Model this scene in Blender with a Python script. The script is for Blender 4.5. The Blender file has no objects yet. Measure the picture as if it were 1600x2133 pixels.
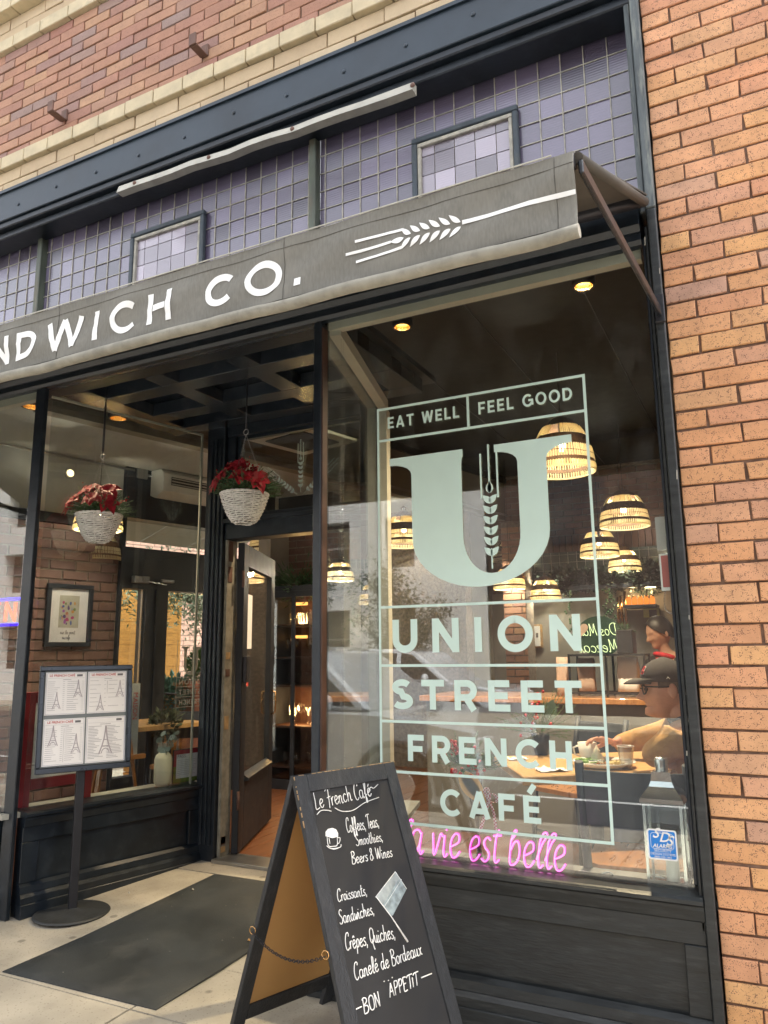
import bpy, bmesh, math, random
from mathutils import Vector, Matrix, noise
from math import sin, cos, pi, radians, sqrt

rnd = random.Random(7)
sc = bpy.context.scene
C = sc.collection

# ------------------------------------------------------------------ camera, sky, sun, exposure
RW = [[0.89292294, -0.0925316, -0.44059792],
      [0.45008391, 0.16035378, 0.87847091],
      [-0.01063478, -0.98271286, 0.18483056]]
EYE = Vector((0.0, -2.8, 1.31))
FOC, CX, CY = 1564.18, 800.0, 1066.5
cam_d = bpy.data.cameras.new('camera')
cam_d.sensor_fit = 'HORIZONTAL'
cam_d.sensor_width = 36
cam_d.lens = FOC / 1600 * 36
cam_d.clip_start = 0.05
cam_d.clip_end = 500
cam = bpy.data.objects.new('camera', cam_d)
m = Matrix.Identity(4)
for i in range(3):
    m[i][0] = RW[i][0]
    m[i][1] = -RW[i][1]
    m[i][2] = -RW[i][2]
    m[i][3] = EYE[i]
cam.matrix_world = m
C.objects.link(cam)
sc.camera = cam

world = bpy.data.worlds.new('World')
sc.world = world
world.use_nodes = True
wn = world.node_tree
bg = wn.nodes['Background']
sky = wn.nodes.new('ShaderNodeTexSky')
sky.sky_type = 'NISHITA'
sky.sun_disc = False
sky.sun_elevation = radians(58)
sky.sun_rotation = radians(50)
sky.air_density = 1.0
sky.dust_density = 4.0
sky.ozone_density = 0.6
hsv = wn.nodes.new('ShaderNodeHueSaturation')      # thin bright overcast takes most of the blue out
hsv.inputs['Saturation'].default_value = .22
wn.links.new(sky.outputs[0], hsv.inputs['Color'])
wn.links.new(hsv.outputs[0], bg.inputs[0])
bg.inputs[1].default_value = 0.15

sun_d = bpy.data.lights.new('sun', 'SUN')
sun_d.energy = 1.3
sun_d.angle = radians(40)
sun_d.color = (1.0, 0.95, 0.88)
sun = bpy.data.objects.new('sun', sun_d)
_az, _el = radians(50), radians(58)
_dir = Vector((sin(_az) * cos(_el), cos(_az) * cos(_el), sin(_el)))
sun.rotation_euler = _dir.to_track_quat('Z', 'Y').to_euler()
sun.location = (4, -8, 12)
C.objects.link(sun)

sc.view_settings.view_transform = 'Standard'
sc.view_settings.look = 'None'
sc.view_settings.gamma = 1.0
sc.view_settings.use_curve_mapping = False
sc.view_settings.exposure = 2.35
sc.render.engine = 'CYCLES'
sc.cycles.max_bounces = 10
sc.cycles.transparent_max_bounces = 24
sc.cycles.sample_clamp_indirect = 4.0
sc.cycles.caustics_reflective = False
sc.cycles.caustics_refractive = False

# ------------------------------------------------------------------ where things stand
def ray(x, y):
    c = (x - CX, y - CY, FOC)
    return Vector([sum(RW[i][j] * c[j] for j in range(3)) for i in range(3)])
def at(x, y, Y=0.0):
    "point of the upright plane Y that is seen at photo pixel x, y"
    r = ray(x, y)
    return EYE + r * ((Y - EYE.y) / r.y)
def flat(x, y, z):
    r = ray(x, y)
    return EYE + r * ((z - EYE.z) / r.z)
def on(x, y, p0, d):
    "point of the upright plane through p0 along d"
    r = ray(x, y)
    n = Vector((d[1], -d[0], 0))
    return EYE + r * ((Vector((p0[0], p0[1], 0)) - EYE).dot(n) / r.dot(n))
def far(x, y, Yr):
    r = ray(x, y)
    return EYE + r * (Yr / r.y)

# ------------------------------------------------------------------ mesh helpers
ORG = {}
class MB:
    def __init__(s):
        s.v = []; s.f = []; s.sm = []
    def add(s, vs, fs, smooth=False):
        k = len(s.v)
        s.v += [Vector(p) for p in vs]
        s.f += [tuple(i + k for i in f) for f in fs]
        s.sm += [smooth] * len(fs)
        return s
    def box(s, x0, x1, y0, y1, z0, z1):
        vs = [(x, y, z) for z in (z0, z1) for y in (y0, y1) for x in (x0, x1)]
        return s.add(vs, [(0, 2, 3, 1), (4, 5, 7, 6), (0, 1, 5, 4), (2, 6, 7, 3), (0, 4, 6, 2), (1, 3, 7, 5)])
    def obox(s, c, ux, uy, uz, hx, hy, hz):
        c = Vector(c); ux = Vector(ux).normalized() * hx; uy = Vector(uy).normalized() * hy; uz = Vector(uz).normalized() * hz
        vs = [c + ux * a + uy * b + uz * d for d in (-1, 1) for b in (-1, 1) for a in (-1, 1)]
        return s.add(vs, [(0, 2, 3, 1), (4, 5, 7, 6), (0, 1, 5, 4), (2, 6, 7, 3), (0, 4, 6, 2), (1, 3, 7, 5)])
    def bar(s, a, b, w, h, up=(0, 0, 1)):
        a = Vector(a); b = Vector(b); d = (b - a); L = d.length; d.normalize()
        u = Vector(up); side = d.cross(u)
        if side.length < 1e-4: side = d.cross(Vector((1, 0, 0)))
        side.normalize(); u2 = side.cross(d)
        return s.obox((a + b) / 2, d, side, u2, L / 2, w / 2, h / 2)
    def quad(s, a, b, c, d):
        return s.add([a, b, c, d], [(0, 1, 2, 3)])
    def tube(s, pts, r, n=8, closed=False, caps=True, smooth=True):
        pts = [Vector(p) for p in pts]
        N = len(pts)
        rs = r if isinstance(r, (list, tuple)) else [r] * N
        base = len(s.v)
        prev = None
        for i, p in enumerate(pts):
            if closed: t = pts[(i + 1) % N] - pts[i - 1]
            else: t = pts[min(i + 1, N - 1)] - pts[max(i - 1, 0)]
            if t.length < 1e-9: t = Vector((0, 0, 1))
            t.normalize()
            if prev is None:
                a = Vector((0, 0, 1)) if abs(t.z) < .9 else Vector((1, 0, 0))
                u = t.cross(a).normalized()
            else:
                u = prev - t * prev.dot(t)
                if u.length < 1e-6: u = t.orthogonal()
                u.normalize()
            prev = u
            w = t.cross(u)
            for k in range(n):
                a = 2 * pi * k / n
                s.v.append(p + (u * cos(a) + w * sin(a)) * rs[i])
        M = N if closed else N - 1
        for i in range(M):
            j = (i + 1) % N
            for k in range(n):
                l = (k + 1) % n
                s.f.append((base + i * n + k, base + i * n + l, base + j * n + l, base + j * n + k)); s.sm.append(smooth)
        if caps and not closed:
            s.f.append(tuple(base + k for k in reversed(range(n)))); s.sm.append(False)
            s.f.append(tuple(base + (N - 1) * n + k for k in range(n))); s.sm.append(False)
        return s
    def lathe(s, prof, c=(0, 0, 0), n=24, sx=1, sy=1, smooth=True, a0=0):
        c = Vector(c); base = len(s.v); N = len(prof)
        for r, z in prof:
            for k in range(n):
                a = 2 * pi * k / n + a0
                s.v.append(c + Vector((r * cos(a) * sx, r * sin(a) * sy, z)))
        for i in range(N - 1):
            for k in range(n):
                l = (k + 1) % n
                s.f.append((base + i * n + k, base + i * n + l, base + (i + 1) * n + l, base + (i + 1) * n + k)); s.sm.append(smooth)
        return s
    def prism(s, poly, f0, f1):
        "poly: list of 2-D points; f0(p), f1(p): map to the two 3-D faces"
        n = len(poly)
        a = [f0(p) for p in poly]; b = [f1(p) for p in poly]
        fs = [tuple(range(n)), tuple(reversed(range(n, 2 * n)))]
        fs += [(i, n + i, n + (i + 1) % n, (i + 1) % n) for i in range(n)]
        return s.add(a + b, fs)
    def ball(s, c, r, n=8, m=6, sx=1, sy=1, sz=1):
        prof = [(max(r * sin(pi * i / m), 1e-5), -r * cos(pi * i / m) * sz) for i in range(m + 1)]
        return s.lathe(prof, c, n, sx, sy)
    def build(s, name, mt, parent=None, label=None, cat=None, group=None, kind=None, bevel=0, org=None):
        o0 = Vector(org) if org is not None else (ORG[parent.name] if parent is not None else Vector((0, 0, 0)))
        me = bpy.data.meshes.new(name)
        me.from_pydata([tuple(p - o0) for p in s.v], [], s.f)
        me.polygons.foreach_set('use_smooth', s.sm)
        if mt: me.materials.append(mt)
        me.update()
        if bevel:
            bm = bmesh.new(); bm.from_mesh(me)
            bmesh.ops.remove_doubles(bm, verts=bm.verts, dist=1e-5)
            bmesh.ops.bevel(bm, geom=list(bm.edges), offset=bevel, segments=1, affect='EDGES', clamp_overlap=True)
            bm.to_mesh(me); bm.free()
        o = bpy.data.objects.new(name, me)
        C.objects.link(o)
        if parent is not None:
            o.parent = parent
            if org is not None: o.location = o0 - ORG[parent.name]
        else: o.location = o0
        ORG[o.name] = o0
        tag(o, label, cat, group, kind)
        return o
def tag(o, label=None, cat=None, group=None, kind=None):
    if label: o['label'] = label
    if cat: o['category'] = cat
    if group: o['group'] = group
    if kind: o['kind'] = kind
    return o
def thing(name, label, cat, loc=(0, 0, 0), group=None):
    o = bpy.data.objects.new(name, None)
    o.empty_display_size = .1
    o.location = loc
    C.objects.link(o)
    ORG[o.name] = Vector(loc)
    return tag(o, label, cat, group)
def copy_tree(o, parent=None):
    c = o.copy(); C.objects.link(c); c.parent = parent
    ORG[c.name] = ORG.get(o.name, Vector((0, 0, 0)))
    for ch in list(o.children): copy_tree(ch, c)
    return c
def B(*a): return MB().box(*a)
def fin(obj):
    "apply modifiers of a temporary object and return its mesh"
    dg = bpy.context.evaluated_depsgraph_get()
    me = bpy.data.meshes.new_from_object(obj.evaluated_get(dg))
    bpy.data.objects.remove(obj)
    return me

# ------------------------------------------------------------------ materials
def mat(name, col, rough=.6, metal=0., var=.12, vscale=12., bump=.0, bscale=60., spec=.5, stretch=(1, 1, 1), stain=0., stcol=None, stscale=3., coat=0.):
    m_ = bpy.data.materials.new(name); m_.use_nodes = True
    nt = m_.node_tree; N = nt.nodes; L = nt.links
    b = N['Principled BSDF']
    b.inputs['Roughness'].default_value = rough
    b.inputs['Metallic'].default_value = metal
    b.inputs['Specular IOR Level'].default_value = spec
    b.inputs['Coat Weight'].default_value = coat
    geo = N.new('ShaderNodeNewGeometry')
    mp = N.new('ShaderNodeMapping'); mp.inputs['Scale'].default_value = stretch
    L.new(geo.outputs['Position'], mp.inputs[0])
    n1 = N.new('ShaderNodeTexNoise'); n1.inputs['Scale'].default_value = vscale; n1.inputs['Detail'].default_value = 6
    L.new(mp.outputs[0], n1.inputs[0])
    mr = N.new('ShaderNodeMapRange'); mr.inputs[1].default_value = .3; mr.inputs[2].default_value = .7
    mr.inputs[3].default_value = 1 - var; mr.inputs[4].default_value = 1 + var
    L.new(n1.outputs[0], mr.inputs[0])
    mul = N.new('ShaderNodeVectorMath'); mul.operation = 'SCALE'
    mul.inputs[0].default_value = col[:3]
    L.new(mr.outputs[0], mul.inputs['Scale'])
    out = mul.outputs[0]
    if stain:
        n2 = N.new('ShaderNodeTexNoise'); n2.inputs['Scale'].default_value = stscale; n2.inputs['Detail'].default_value = 8; n2.inputs['Roughness'].default_value = .65
        L.new(mp.outputs[0], n2.inputs[0])
        r2 = N.new('ShaderNodeMapRange'); r2.inputs[1].default_value = .52; r2.inputs[2].default_value = .7; r2.inputs[4].default_value = stain
        L.new(n2.outputs[0], r2.inputs[0])
        mx = N.new('ShaderNodeMix'); mx.data_type = 'RGBA'
        L.new(r2.outputs[0], mx.inputs[0]); L.new(out, mx.inputs[6])
        mx.inputs[7].default_value = (*(stcol or [c * .5 for c in col[:3]]), 1)
        out = mx.outputs[2]
    L.new(out, b.inputs['Base Color'])
    n3 = N.new('ShaderNodeMapRange'); n3.inputs[3].default_value = max(rough - .12, .03); n3.inputs[4].default_value = min(rough + .12, 1)
    L.new(n1.outputs[0], n3.inputs[0]); L.new(n3.outputs[0], b.inputs['Roughness'])
    if bump:
        n4 = N.new('ShaderNodeTexNoise'); n4.inputs['Scale'].default_value = bscale; n4.inputs['Detail'].default_value = 5
        L.new(mp.outputs[0], n4.inputs[0])
        bp = N.new('ShaderNodeBump'); bp.inputs['Strength'].default_value = bump; bp.inputs['Distance'].default_value = .004
        L.new(n4.outputs[0], bp.inputs['Height']); L.new(bp.outputs[0], b.inputs['Normal'])
    return m_
def emit(name, col, st):
    m_ = bpy.data.materials.new(name); m_.use_nodes = True
    nt = m_.node_tree; nt.nodes.clear()
    e = nt.nodes.new('ShaderNodeEmission'); e.inputs[0].default_value = (*col, 1); e.inputs[1].default_value = st
    o = nt.nodes.new('ShaderNodeOutputMaterial'); nt.links.new(e.outputs[0], o.inputs[0])
    return m_
def glassmat(name, tint=(.93, .96, .95), f0=.045, rough=0.0, dirt=0.):
    "thin window glass: see-through, with mirror reflections that grow at grazing angles"
    m_ = bpy.data.materials.new(name); m_.use_nodes = True
    nt = m_.node_tree; N = nt.nodes; L = nt.links; N.clear()
    geo = N.new('ShaderNodeNewGeometry')
    dt = N.new('ShaderNodeVectorMath'); dt.operation = 'DOT_PRODUCT'
    L.new(geo.outputs['Incoming'], dt.inputs[0]); L.new(geo.outputs['Normal'], dt.inputs[1])
    ab = N.new('ShaderNodeMath'); ab.operation = 'ABSOLUTE'; L.new(dt.outputs['Value'], ab.inputs[0])
    om = N.new('ShaderNodeMath'); om.operation = 'SUBTRACT'; om.inputs[0].default_value = 1; L.new(ab.outputs[0], om.inputs[1])
    pw = N.new('ShaderNodeMath'); pw.operation = 'POWER'; pw.inputs[1].default_value = 5; L.new(om.outputs[0], pw.inputs[0])
    ma = N.new('ShaderNodeMath'); ma.operation = 'MULTIPLY_ADD'; ma.inputs[1].default_value = 1 - f0; ma.inputs[2].default_value = f0
    L.new(pw.outputs[0], ma.inputs[0])
    tr = N.new('ShaderNodeBsdfTransparent'); tr.inputs[0].default_value = (*tint, 1)
    gl = N.new('ShaderNodeBsdfGlossy'); gl.inputs['Roughness'].default_value = rough; gl.inputs[0].default_value = (1, 1, 1, 1)
    mx = N.new('ShaderNodeMixShader'); L.new(ma.outputs[0], mx.inputs[0]); L.new(tr.outputs[0], mx.inputs[1]); L.new(gl.outputs[0], mx.inputs[2])
    o = N.new('ShaderNodeOutputMaterial')
    if dirt:                                                     # faint dust and wiping streaks on the pane
        mp = N.new('ShaderNodeMapping'); mp.inputs['Scale'].default_value = (3, 3, 1); L.new(geo.outputs['Position'], mp.inputs[0])
        nz = N.new('ShaderNodeTexNoise'); nz.inputs['Scale'].default_value = 3.5; nz.inputs['Detail'].default_value = 9; nz.inputs['Roughness'].default_value = .7; L.new(mp.outputs[0], nz.inputs[0])
        rg = N.new('ShaderNodeMapRange'); rg.inputs[1].default_value = .48; rg.inputs[2].default_value = .75; rg.inputs[4].default_value = dirt; L.new(nz.outputs[0], rg.inputs[0])
        df = N.new('ShaderNodeBsdfDiffuse'); df.inputs[0].default_value = (.6, .6, .58, 1)
        m2 = N.new('ShaderNodeMixShader'); L.new(rg.outputs[0], m2.inputs[0]); L.new(mx.outputs[0], m2.inputs[1]); L.new(df.outputs[0], m2.inputs[2]); L.new(m2.outputs[0], o.inputs[0])
    else: L.new(mx.outputs[0], o.inputs[0])
    return m_
def brickmat(name, cols, speck=.5, rough=.75, spsize=230., bump=.25, speckcol=(.10, .05, .04), dark=.25):
    "one colour per brick from a small palette, iron spots and fine grain on each"
    m_ = bpy.data.materials.new(name); m_.use_nodes = True
    nt = m_.node_tree; N = nt.nodes; L = nt.links
    b = N['Principled BSDF']; b.inputs['Roughness'].default_value = rough
    oi = N.new('ShaderNodeObjectInfo')
    cr = N.new('ShaderNodeValToRGB'); cr.color_ramp.interpolation = 'LINEAR'
    el = cr.color_ramp.elements
    el[0].position = 0; el[0].color = (*cols[0], 1); el[1].position = 1; el[1].color = (*cols[-1], 1)
    for i, c in enumerate(cols[1:-1]):
        e = el.new((i + 1) / (len(cols) - 1)); e.color = (*c, 1)
    L.new(oi.outputs['Random'], cr.inputs[0])
    geo = N.new('ShaderNodeNewGeometry')
    n1 = N.new('ShaderNodeTexNoise'); n1.inputs['Scale'].default_value = 9; n1.inputs['Detail'].default_value = 7; n1.inputs['Roughness'].default_value = .6
    L.new(geo.outputs['Position'], n1.inputs[0])
    mr = N.new('ShaderNodeMapRange'); mr.inputs[1].default_value = .3; mr.inputs[2].default_value = .7; mr.inputs[3].default_value = 1 - dark; mr.inputs[4].default_value = 1 + dark * .6
    L.new(n1.outputs[0], mr.inputs[0])
    sc1 = N.new('ShaderNodeVectorMath'); sc1.operation = 'SCALE'; L.new(cr.outputs[0], sc1.inputs[0]); L.new(mr.outputs[0], sc1.inputs['Scale'])
    vo = N.new('ShaderNodeTexVoronoi'); vo.inputs['Scale'].default_value = spsize; L.new(geo.outputs['Position'], vo.inputs[0])
    n5 = N.new('ShaderNodeTexNoise'); n5.inputs['Scale'].default_value = 60; L.new(geo.outputs['Position'], n5.inputs[0])
    r5 = N.new('ShaderNodeMapRange'); r5.inputs[1].default_value = .42; r5.inputs[2].default_value = .62; r5.inputs[3].default_value = .12; r5.inputs[4].default_value = .42
    L.new(n5.outputs[0], r5.inputs[0])
    lt = N.new('ShaderNodeMath'); lt.operation = 'LESS_THAN'; L.new(vo.outputs['Distance'], lt.inputs[0]); L.new(r5.outputs[0], lt.inputs[1])
    ms = N.new('ShaderNodeMath'); ms.operation = 'MULTIPLY'; ms.inputs[1].default_value = speck; L.new(lt.outputs[0], ms.inputs[0])
    mx = N.new('ShaderNodeMix'); mx.data_type = 'RGBA'; L.new(ms.outputs[0], mx.inputs[0]); L.new(sc1.outputs[0], mx.inputs[6]); mx.inputs[7].default_value = (*speckcol, 1)
    L.new(mx.outputs[2], b.inputs['Base Color'])
    bp = N.new('ShaderNodeBump'); bp.inputs['Strength'].default_value = bump; bp.inputs['Distance'].default_value = .003
    n6 = N.new('ShaderNodeTexNoise'); n6.inputs['Scale'].default_value = 150; n6.inputs['Detail'].default_value = 4; L.new(geo.outputs['Position'], n6.inputs[0])
    L.new(n6.outputs[0], bp.inputs['Height']); L.new(bp.outputs[0], b.inputs['Normal'])
    return m_

M = {}
M['black'] = mat('black paint', (.010, .015, .022), .36, var=.35, vscale=7, bump=.25, bscale=45, stain=.25, stcol=(.05, .055, .06), stscale=14)
M['bulk'] = mat('worn charcoal paint', (.019, .022, .023), .42, var=.3, vscale=9, bump=.35, bscale=25, stretch=(1, 1, 6), stain=.3, stcol=(.085, .088, .085), stscale=7)
M['steel'] = mat('painted steel lintel', (.020, .032, .046), .38, var=.3, vscale=3, bump=.15, bscale=20, stain=.2, stcol=(.04, .045, .05), stscale=6)  # lens haze put into the colour: lighter and bluer than the black paint
M['weath'] = mat('weathered grey green paint', (.085, .10, .105), .6, var=.4, vscale=10, bump=.5, bscale=30, stretch=(4, 4, .5), stain=.6, stcol=(.30, .31, .27), stscale=12)
M['olive'] = mat('olive painted mullion', (.085, .10, .075), .5, var=.4, vscale=8, stretch=(3, 3, .6), stain=.5, stcol=(.16, .085, .04), stscale=5)
M['oldwhite'] = mat('dirty white metal', (.38, .365, .31), .5, var=.15, vscale=12, stain=.5, stcol=(.22, .20, .16), stscale=8, bump=.1)
M['trimwhite'] = mat('cream trim paint', (.50, .475, .40), .55, var=.06, stain=.2, stcol=(.4, .37, .3))
M['mortar'] = mat('brown mortar', (.165, .10, .068), .9, var=.35, vscale=40, bump=.6, bscale=200)
M['mortarg'] = mat('grey mortar', (.33, .29, .25), .9, var=.35, vscale=40, bump=.6, bscale=200)
M['brick'] = brickmat('speckled buff brick', [(.62, .31, .152), (.66, .35, .185), (.59, .285, .16), (.68, .385, .172), (.55, .29, .178), (.63, .325, .148), (.50, .295, .215), (.67, .36, .152), (.60, .285, .148)], speck=.8, dark=.2)
M['brickr'] = brickmat('red brown brick', [(.35, .175, .11), (.40, .21, .13), (.32, .16, .115), (.43, .245, .14), (.30, .17, .135), (.38, .19, .125), (.44, .26, .155), (.34, .16, .115), (.27, .19, .165), (.40, .205, .125)], speck=.35, spsize=180, dark=.12)
M['cream'] = brickmat('cream brick', [(.50, .385, .24), (.54, .415, .26), (.48, .36, .225), (.56, .44, .285)], speck=.12, spsize=160, dark=.1, speckcol=(.3, .2, .12), bump=.15)
M['ledge'] = mat('yellow stained ledge brick', (.54, .45, .29), .7, var=.12, vscale=10, bump=.3, bscale=80, stain=.45, stcol=(.36, .31, .21), stscale=14)
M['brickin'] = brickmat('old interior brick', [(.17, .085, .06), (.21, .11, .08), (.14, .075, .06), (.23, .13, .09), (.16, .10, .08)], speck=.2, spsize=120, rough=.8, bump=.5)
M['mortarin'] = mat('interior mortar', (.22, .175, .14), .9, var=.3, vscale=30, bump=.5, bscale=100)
M['concrete'] = mat('warm concrete', (.40, .36, .29), .8, var=.2, vscale=3.5, bump=.5, bscale=140, stain=.75, stcol=(.24, .21, .165), stscale=2.6)
def gum(m_):
    "flattened dark gum spots and fine grit in a paving material"
    nt = m_.node_tree; N = nt.nodes; L = nt.links; b = N['Principled BSDF']; src = b.inputs['Base Color'].links[0].from_socket
    geo = N.new('ShaderNodeNewGeometry'); out = src
    for sc_, th_, am in ((5.5, .085, .55), (60, .16, .35)):
        vo = N.new('ShaderNodeTexVoronoi'); vo.inputs['Scale'].default_value = sc_; L.new(geo.outputs['Position'], vo.inputs[0])
        rg = N.new('ShaderNodeMapRange'); rg.inputs[1].default_value = th_; rg.inputs[2].default_value = th_ * 1.5; rg.inputs[3].default_value = am; rg.inputs[4].default_value = 0; L.new(vo.outputs['Distance'], rg.inputs[0])
        mx = N.new('ShaderNodeMix'); mx.data_type = 'RGBA'; L.new(rg.outputs[0], mx.inputs[0]); L.new(out, mx.inputs[6]); mx.inputs[7].default_value = (.10, .09, .075, 1); out = mx.outputs[2]
    L.new(out, b.inputs['Base Color'])
gum(M['concrete'])
M['asphalt'] = mat('asphalt', (.05, .05, .052), .85, var=.3, vscale=20, bump=.6, bscale=200)
M['rubber'] = mat('black rubber mat', (.030, .034, .036), .55, var=.3, vscale=3, bump=.5, bscale=260, stain=.6, stcol=(.075, .074, .070), stscale=3.5)
M['glass'] = glassmat('window glass', f0=.065, dirt=.035)
M['cglass'] = glassmat('clear drinking glass', (.95, .97, .97), f0=.09)
M['sign'] = mat('mint white vinyl lettering', (.56, .72, .66), .45, var=.02)
M['white'] = mat('white lettering', (.80, .80, .78), .55, var=.04, stain=.2, stcol=(.6, .6, .57), stscale=14)
M['darkmetal'] = mat('dark metal', (.03, .03, .035), .4, metal=.4)
M['chrome'] = mat('polished steel', (.62, .63, .62), .08, metal=1., var=.05)
M['galv'] = mat('dull steel', (.38, .38, .38), .35, metal=.9)
M['rust'] = mat('rusty steel', (.14, .075, .055), .7, var=.3)
M['brass'] = mat('brass', (.65, .38, .16), .25, metal=1.)
M['blackwood'] = mat('black stained wood', (.018, .020, .023), .5, var=.35, vscale=12, bump=.5, bscale=40, stretch=(6, 6, 1), stain=.3, stcol=(.075, .075, .078), stscale=8)
M['rawwood'] = mat('bare wood edge', (.42, .27, .13), .6, var=.3, vscale=30)
M['hard'] = mat('tan hardboard', (.50, .285, .10), .55, var=.05, vscale=4)
M['chalk'] = mat('blackboard', (.011, .011, .012), .65, var=.3, vscale=6, stain=.25, stcol=(.045, .045, .045), stscale=5)
M['chalkw'] = mat('chalk white', (.80, .80, .78), .8, var=.1, vscale=60)
M['chalkg'] = mat('smudged chalk', (.33, .37, .37), .8, var=.35, vscale=30)
M['paper'] = mat('printed paper', (.84, .82, .82), .5, var=.03)
M['ink'] = mat('grey print', (.16, .15, .16), .7, var=.05)
M['inklt'] = mat('pale grey print', (.36, .35, .37), .7, var=.05)
M['inkblue'] = mat('blue grey rule', (.26, .28, .40), .7, var=.05)
M['red'] = mat('red print', (.50, .06, .05), .6, var=.05)
M['sky blue'] = mat('sticker blue', (.01, .20, .62), .4, var=.03)

# ------------------------------------------------------------------ lettering
def arc(cx, cy, rx, ry, a0, a1, n=18):
    return [(cx + rx * cos(radians(a0 + (a1 - a0) * i / n)), cy + ry * sin(radians(a0 + (a1 - a0) * i / n))) for i in range(n + 1)]
def sans(ch, w):
    "centre lines of a wide geometric capital of height 1 and stroke w; returns strokes, advance width"
    h = w / 2; t = 1 - h; b = h
    if ch == 'U': return [[(h, 1), (h, .40)] + arc(.41, .39, .41 - h, .39 - h, 180, 360) + [(.82 - h, .40), (.82 - h, 1)]], .82
    if ch == 'N': return [[(h, 0), (h, 1)], [(h * 1.1, 1 - h * .6), (.84 - h * 1.1, h * .6)], [(.84 - h, 0), (.84 - h, 1)]], .84
    if ch == 'I': return [[(h, 0), (h, 1)]], w
    if ch == 'O': return [arc(.5, .5, .5 - h + .01, .5 - h + .015, 90, 451, 36)], 1.0
    if ch == 'C': return [arc(.5, .5, .5 - h + .01, .5 - h + .015, 44, 316, 30)], .90
    if ch == 'G': return [arc(.5, .5, .5 - h + .01, .5 - h + .015, 46, 333, 30), [(.93, .11), (.93, .50)], [(.93 + h, .50), (.56, .50)]], 1.0
    if ch == 'S': return [arc(.34, .745, .27 - h * .2, .255 - h + .01, 30, 180, 14)[0:] + arc(.34, .745, .27 - h * .2, .255 - h + .01, 180, 262, 8)[1:] + arc(.34, .265, .30 - h * .2, .265 - h + .01, 82, 0, 8)[0:] + arc(.34, .265, .30 - h * .2, .265 - h + .01, 0, -148, 16)[1:]], .68
    if ch == 'T': return [[(0, t), (.78, t)], [(.39, 0), (.39, 1 - w)]], .78
    if ch == 'E': return [[(h, 0), (h, 1)], [(w, t), (.68, t)], [(w, .5), (.62, .5)], [(w, b), (.69, b)]], .69
    if ch == 'F': return [[(h, 0), (h, 1)], [(w, t), (.68, t)], [(w, .47), (.62, .47)]], .68
    if ch == 'H': return [[(h, 0), (h, 1)], [(w, .5), (.80 - w, .5)], [(.80 - h, 0), (.80 - h, 1)]], .80
    if ch == 'L': return [[(h, 0), (h, 1)], [(w, b), (.64, b)]], .64
    if ch == 'A' or ch == 'Á': return [[(h * 1.05, 0), (.46, 1 - .0)], [(.46, 1 - .0), (.92 - h * 1.05, 0)], [(.2, .27), (.72, .27)]], .92
    if ch == 'É': s, a = sans('E', w); return s + [[(.25, 1.09), (.47, 1.40)]], a
    if ch == 'R': return [[(h, 0), (h, 1)], [(w * .9, t), (.42, t)] + arc(.42, .66, .33 - h, .34 - h, 90, -90, 12) + [(.42, .32 + h), (w * .9, .32 + h)], [(.42, .36), (.70 - h * .6, 0)]], .76
    if ch == 'P': return [[(h, 0), (h, 1)], [(w * .9, t), (.42, t)] + arc(.42, .64, .33 - h, .36 - h, 90, -90, 12) + [(.42, .28 + h), (w * .9, .28 + h)]], .74
    if ch == 'D': return [[(h, 0), (h, 1)], [(w * .9, t), (.38, t)] + arc(.38, .5, .48 - h, .5 - h, 90, -90, 16) + [(.38, b), (w * .9, b)]], .86
    if ch == 'W': return [[(h, 1), (.33, 0)], [(.33, 0), (.62, 1)], [(.62, 1), (.91, 0)], [(.91, 0), (1.24 - h, 1)]], 1.24
    if ch == '.': return [[(h, 0), (h, w * 1.1)]], w
    if ch == ' ': return [], .36
    return [[(h, 0), (h, 1)]], .3
def ribbon(mb, pts, w, f, lift, th=.0006):
    "flat stroke of width w along 2-D points; f(x, y, d) maps to 3-D, d = height over the surface"
    P = [Vector(p) for p in pts]; n = len(P)
    if n < 2: return
    L = []; R = []
    closed = (P[0] - P[-1]).length < w * .3 and n > 8
    for i, p in enumerate(P):
        a = (p - P[i - 1]) if i > 0 else (P[1] - P[0])
        c = (P[i + 1] - p) if i < n - 1 else (P[-1] - P[-2])
        if a.length < 1e-7: a = c
        if c.length < 1e-7: c = a
        a = a.normalized(); c = c.normalized()
        t = (a + c)
        t = t.normalized() if t.length > .2 else c
        k = 1 / max(t.dot(c), .5)
        nn = Vector((-t.y, t.x)) * (w / 2 * k)
        L.append(p + nn); R.append(p - nn)
    base = len(mb.v)
    for l, r in zip(L, R):
        mb.v += [Vector(f(l.x, l.y, lift + th)), Vector(f(r.x, r.y, lift + th)), Vector(f(l.x, l.y, lift)), Vector(f(r.x, r.y, lift))]
    for i in range(n - 1):
        k = base + 4 * i
        for q in ((k, k + 4, k + 5, k + 1), (k + 2, k + 3, k + 7, k + 6), (k, k + 2, k + 6, k + 4), (k + 1, k + 5, k + 7, k + 3)):
            mb.f.append(q); mb.sm.append(False)
    for k in (base, base + 4 * (n - 1)):
        mb.f.append((k, k + 1, k + 3, k + 2)); mb.sm.append(False)
def caps(mb, text, x0, z0, H, f, weight=.17, track=.25, width=None, lift=.0005):
    gl = [sans(c, weight) for c in text]
    tot = sum(g[1] for g in gl) + track * (len(gl) - 1)
    sx = H if width is None else width / tot
    x = x0; q = 0
    for st, adv in gl:
        for s_ in st:
            ribbon(mb, [(x + p[0] * sx, z0 + p[1] * H) for p in s_], weight * (H + sx) / 2, f, lift + q * .00012)
            q += 1
        x += (adv + track) * sx
    return x
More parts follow.
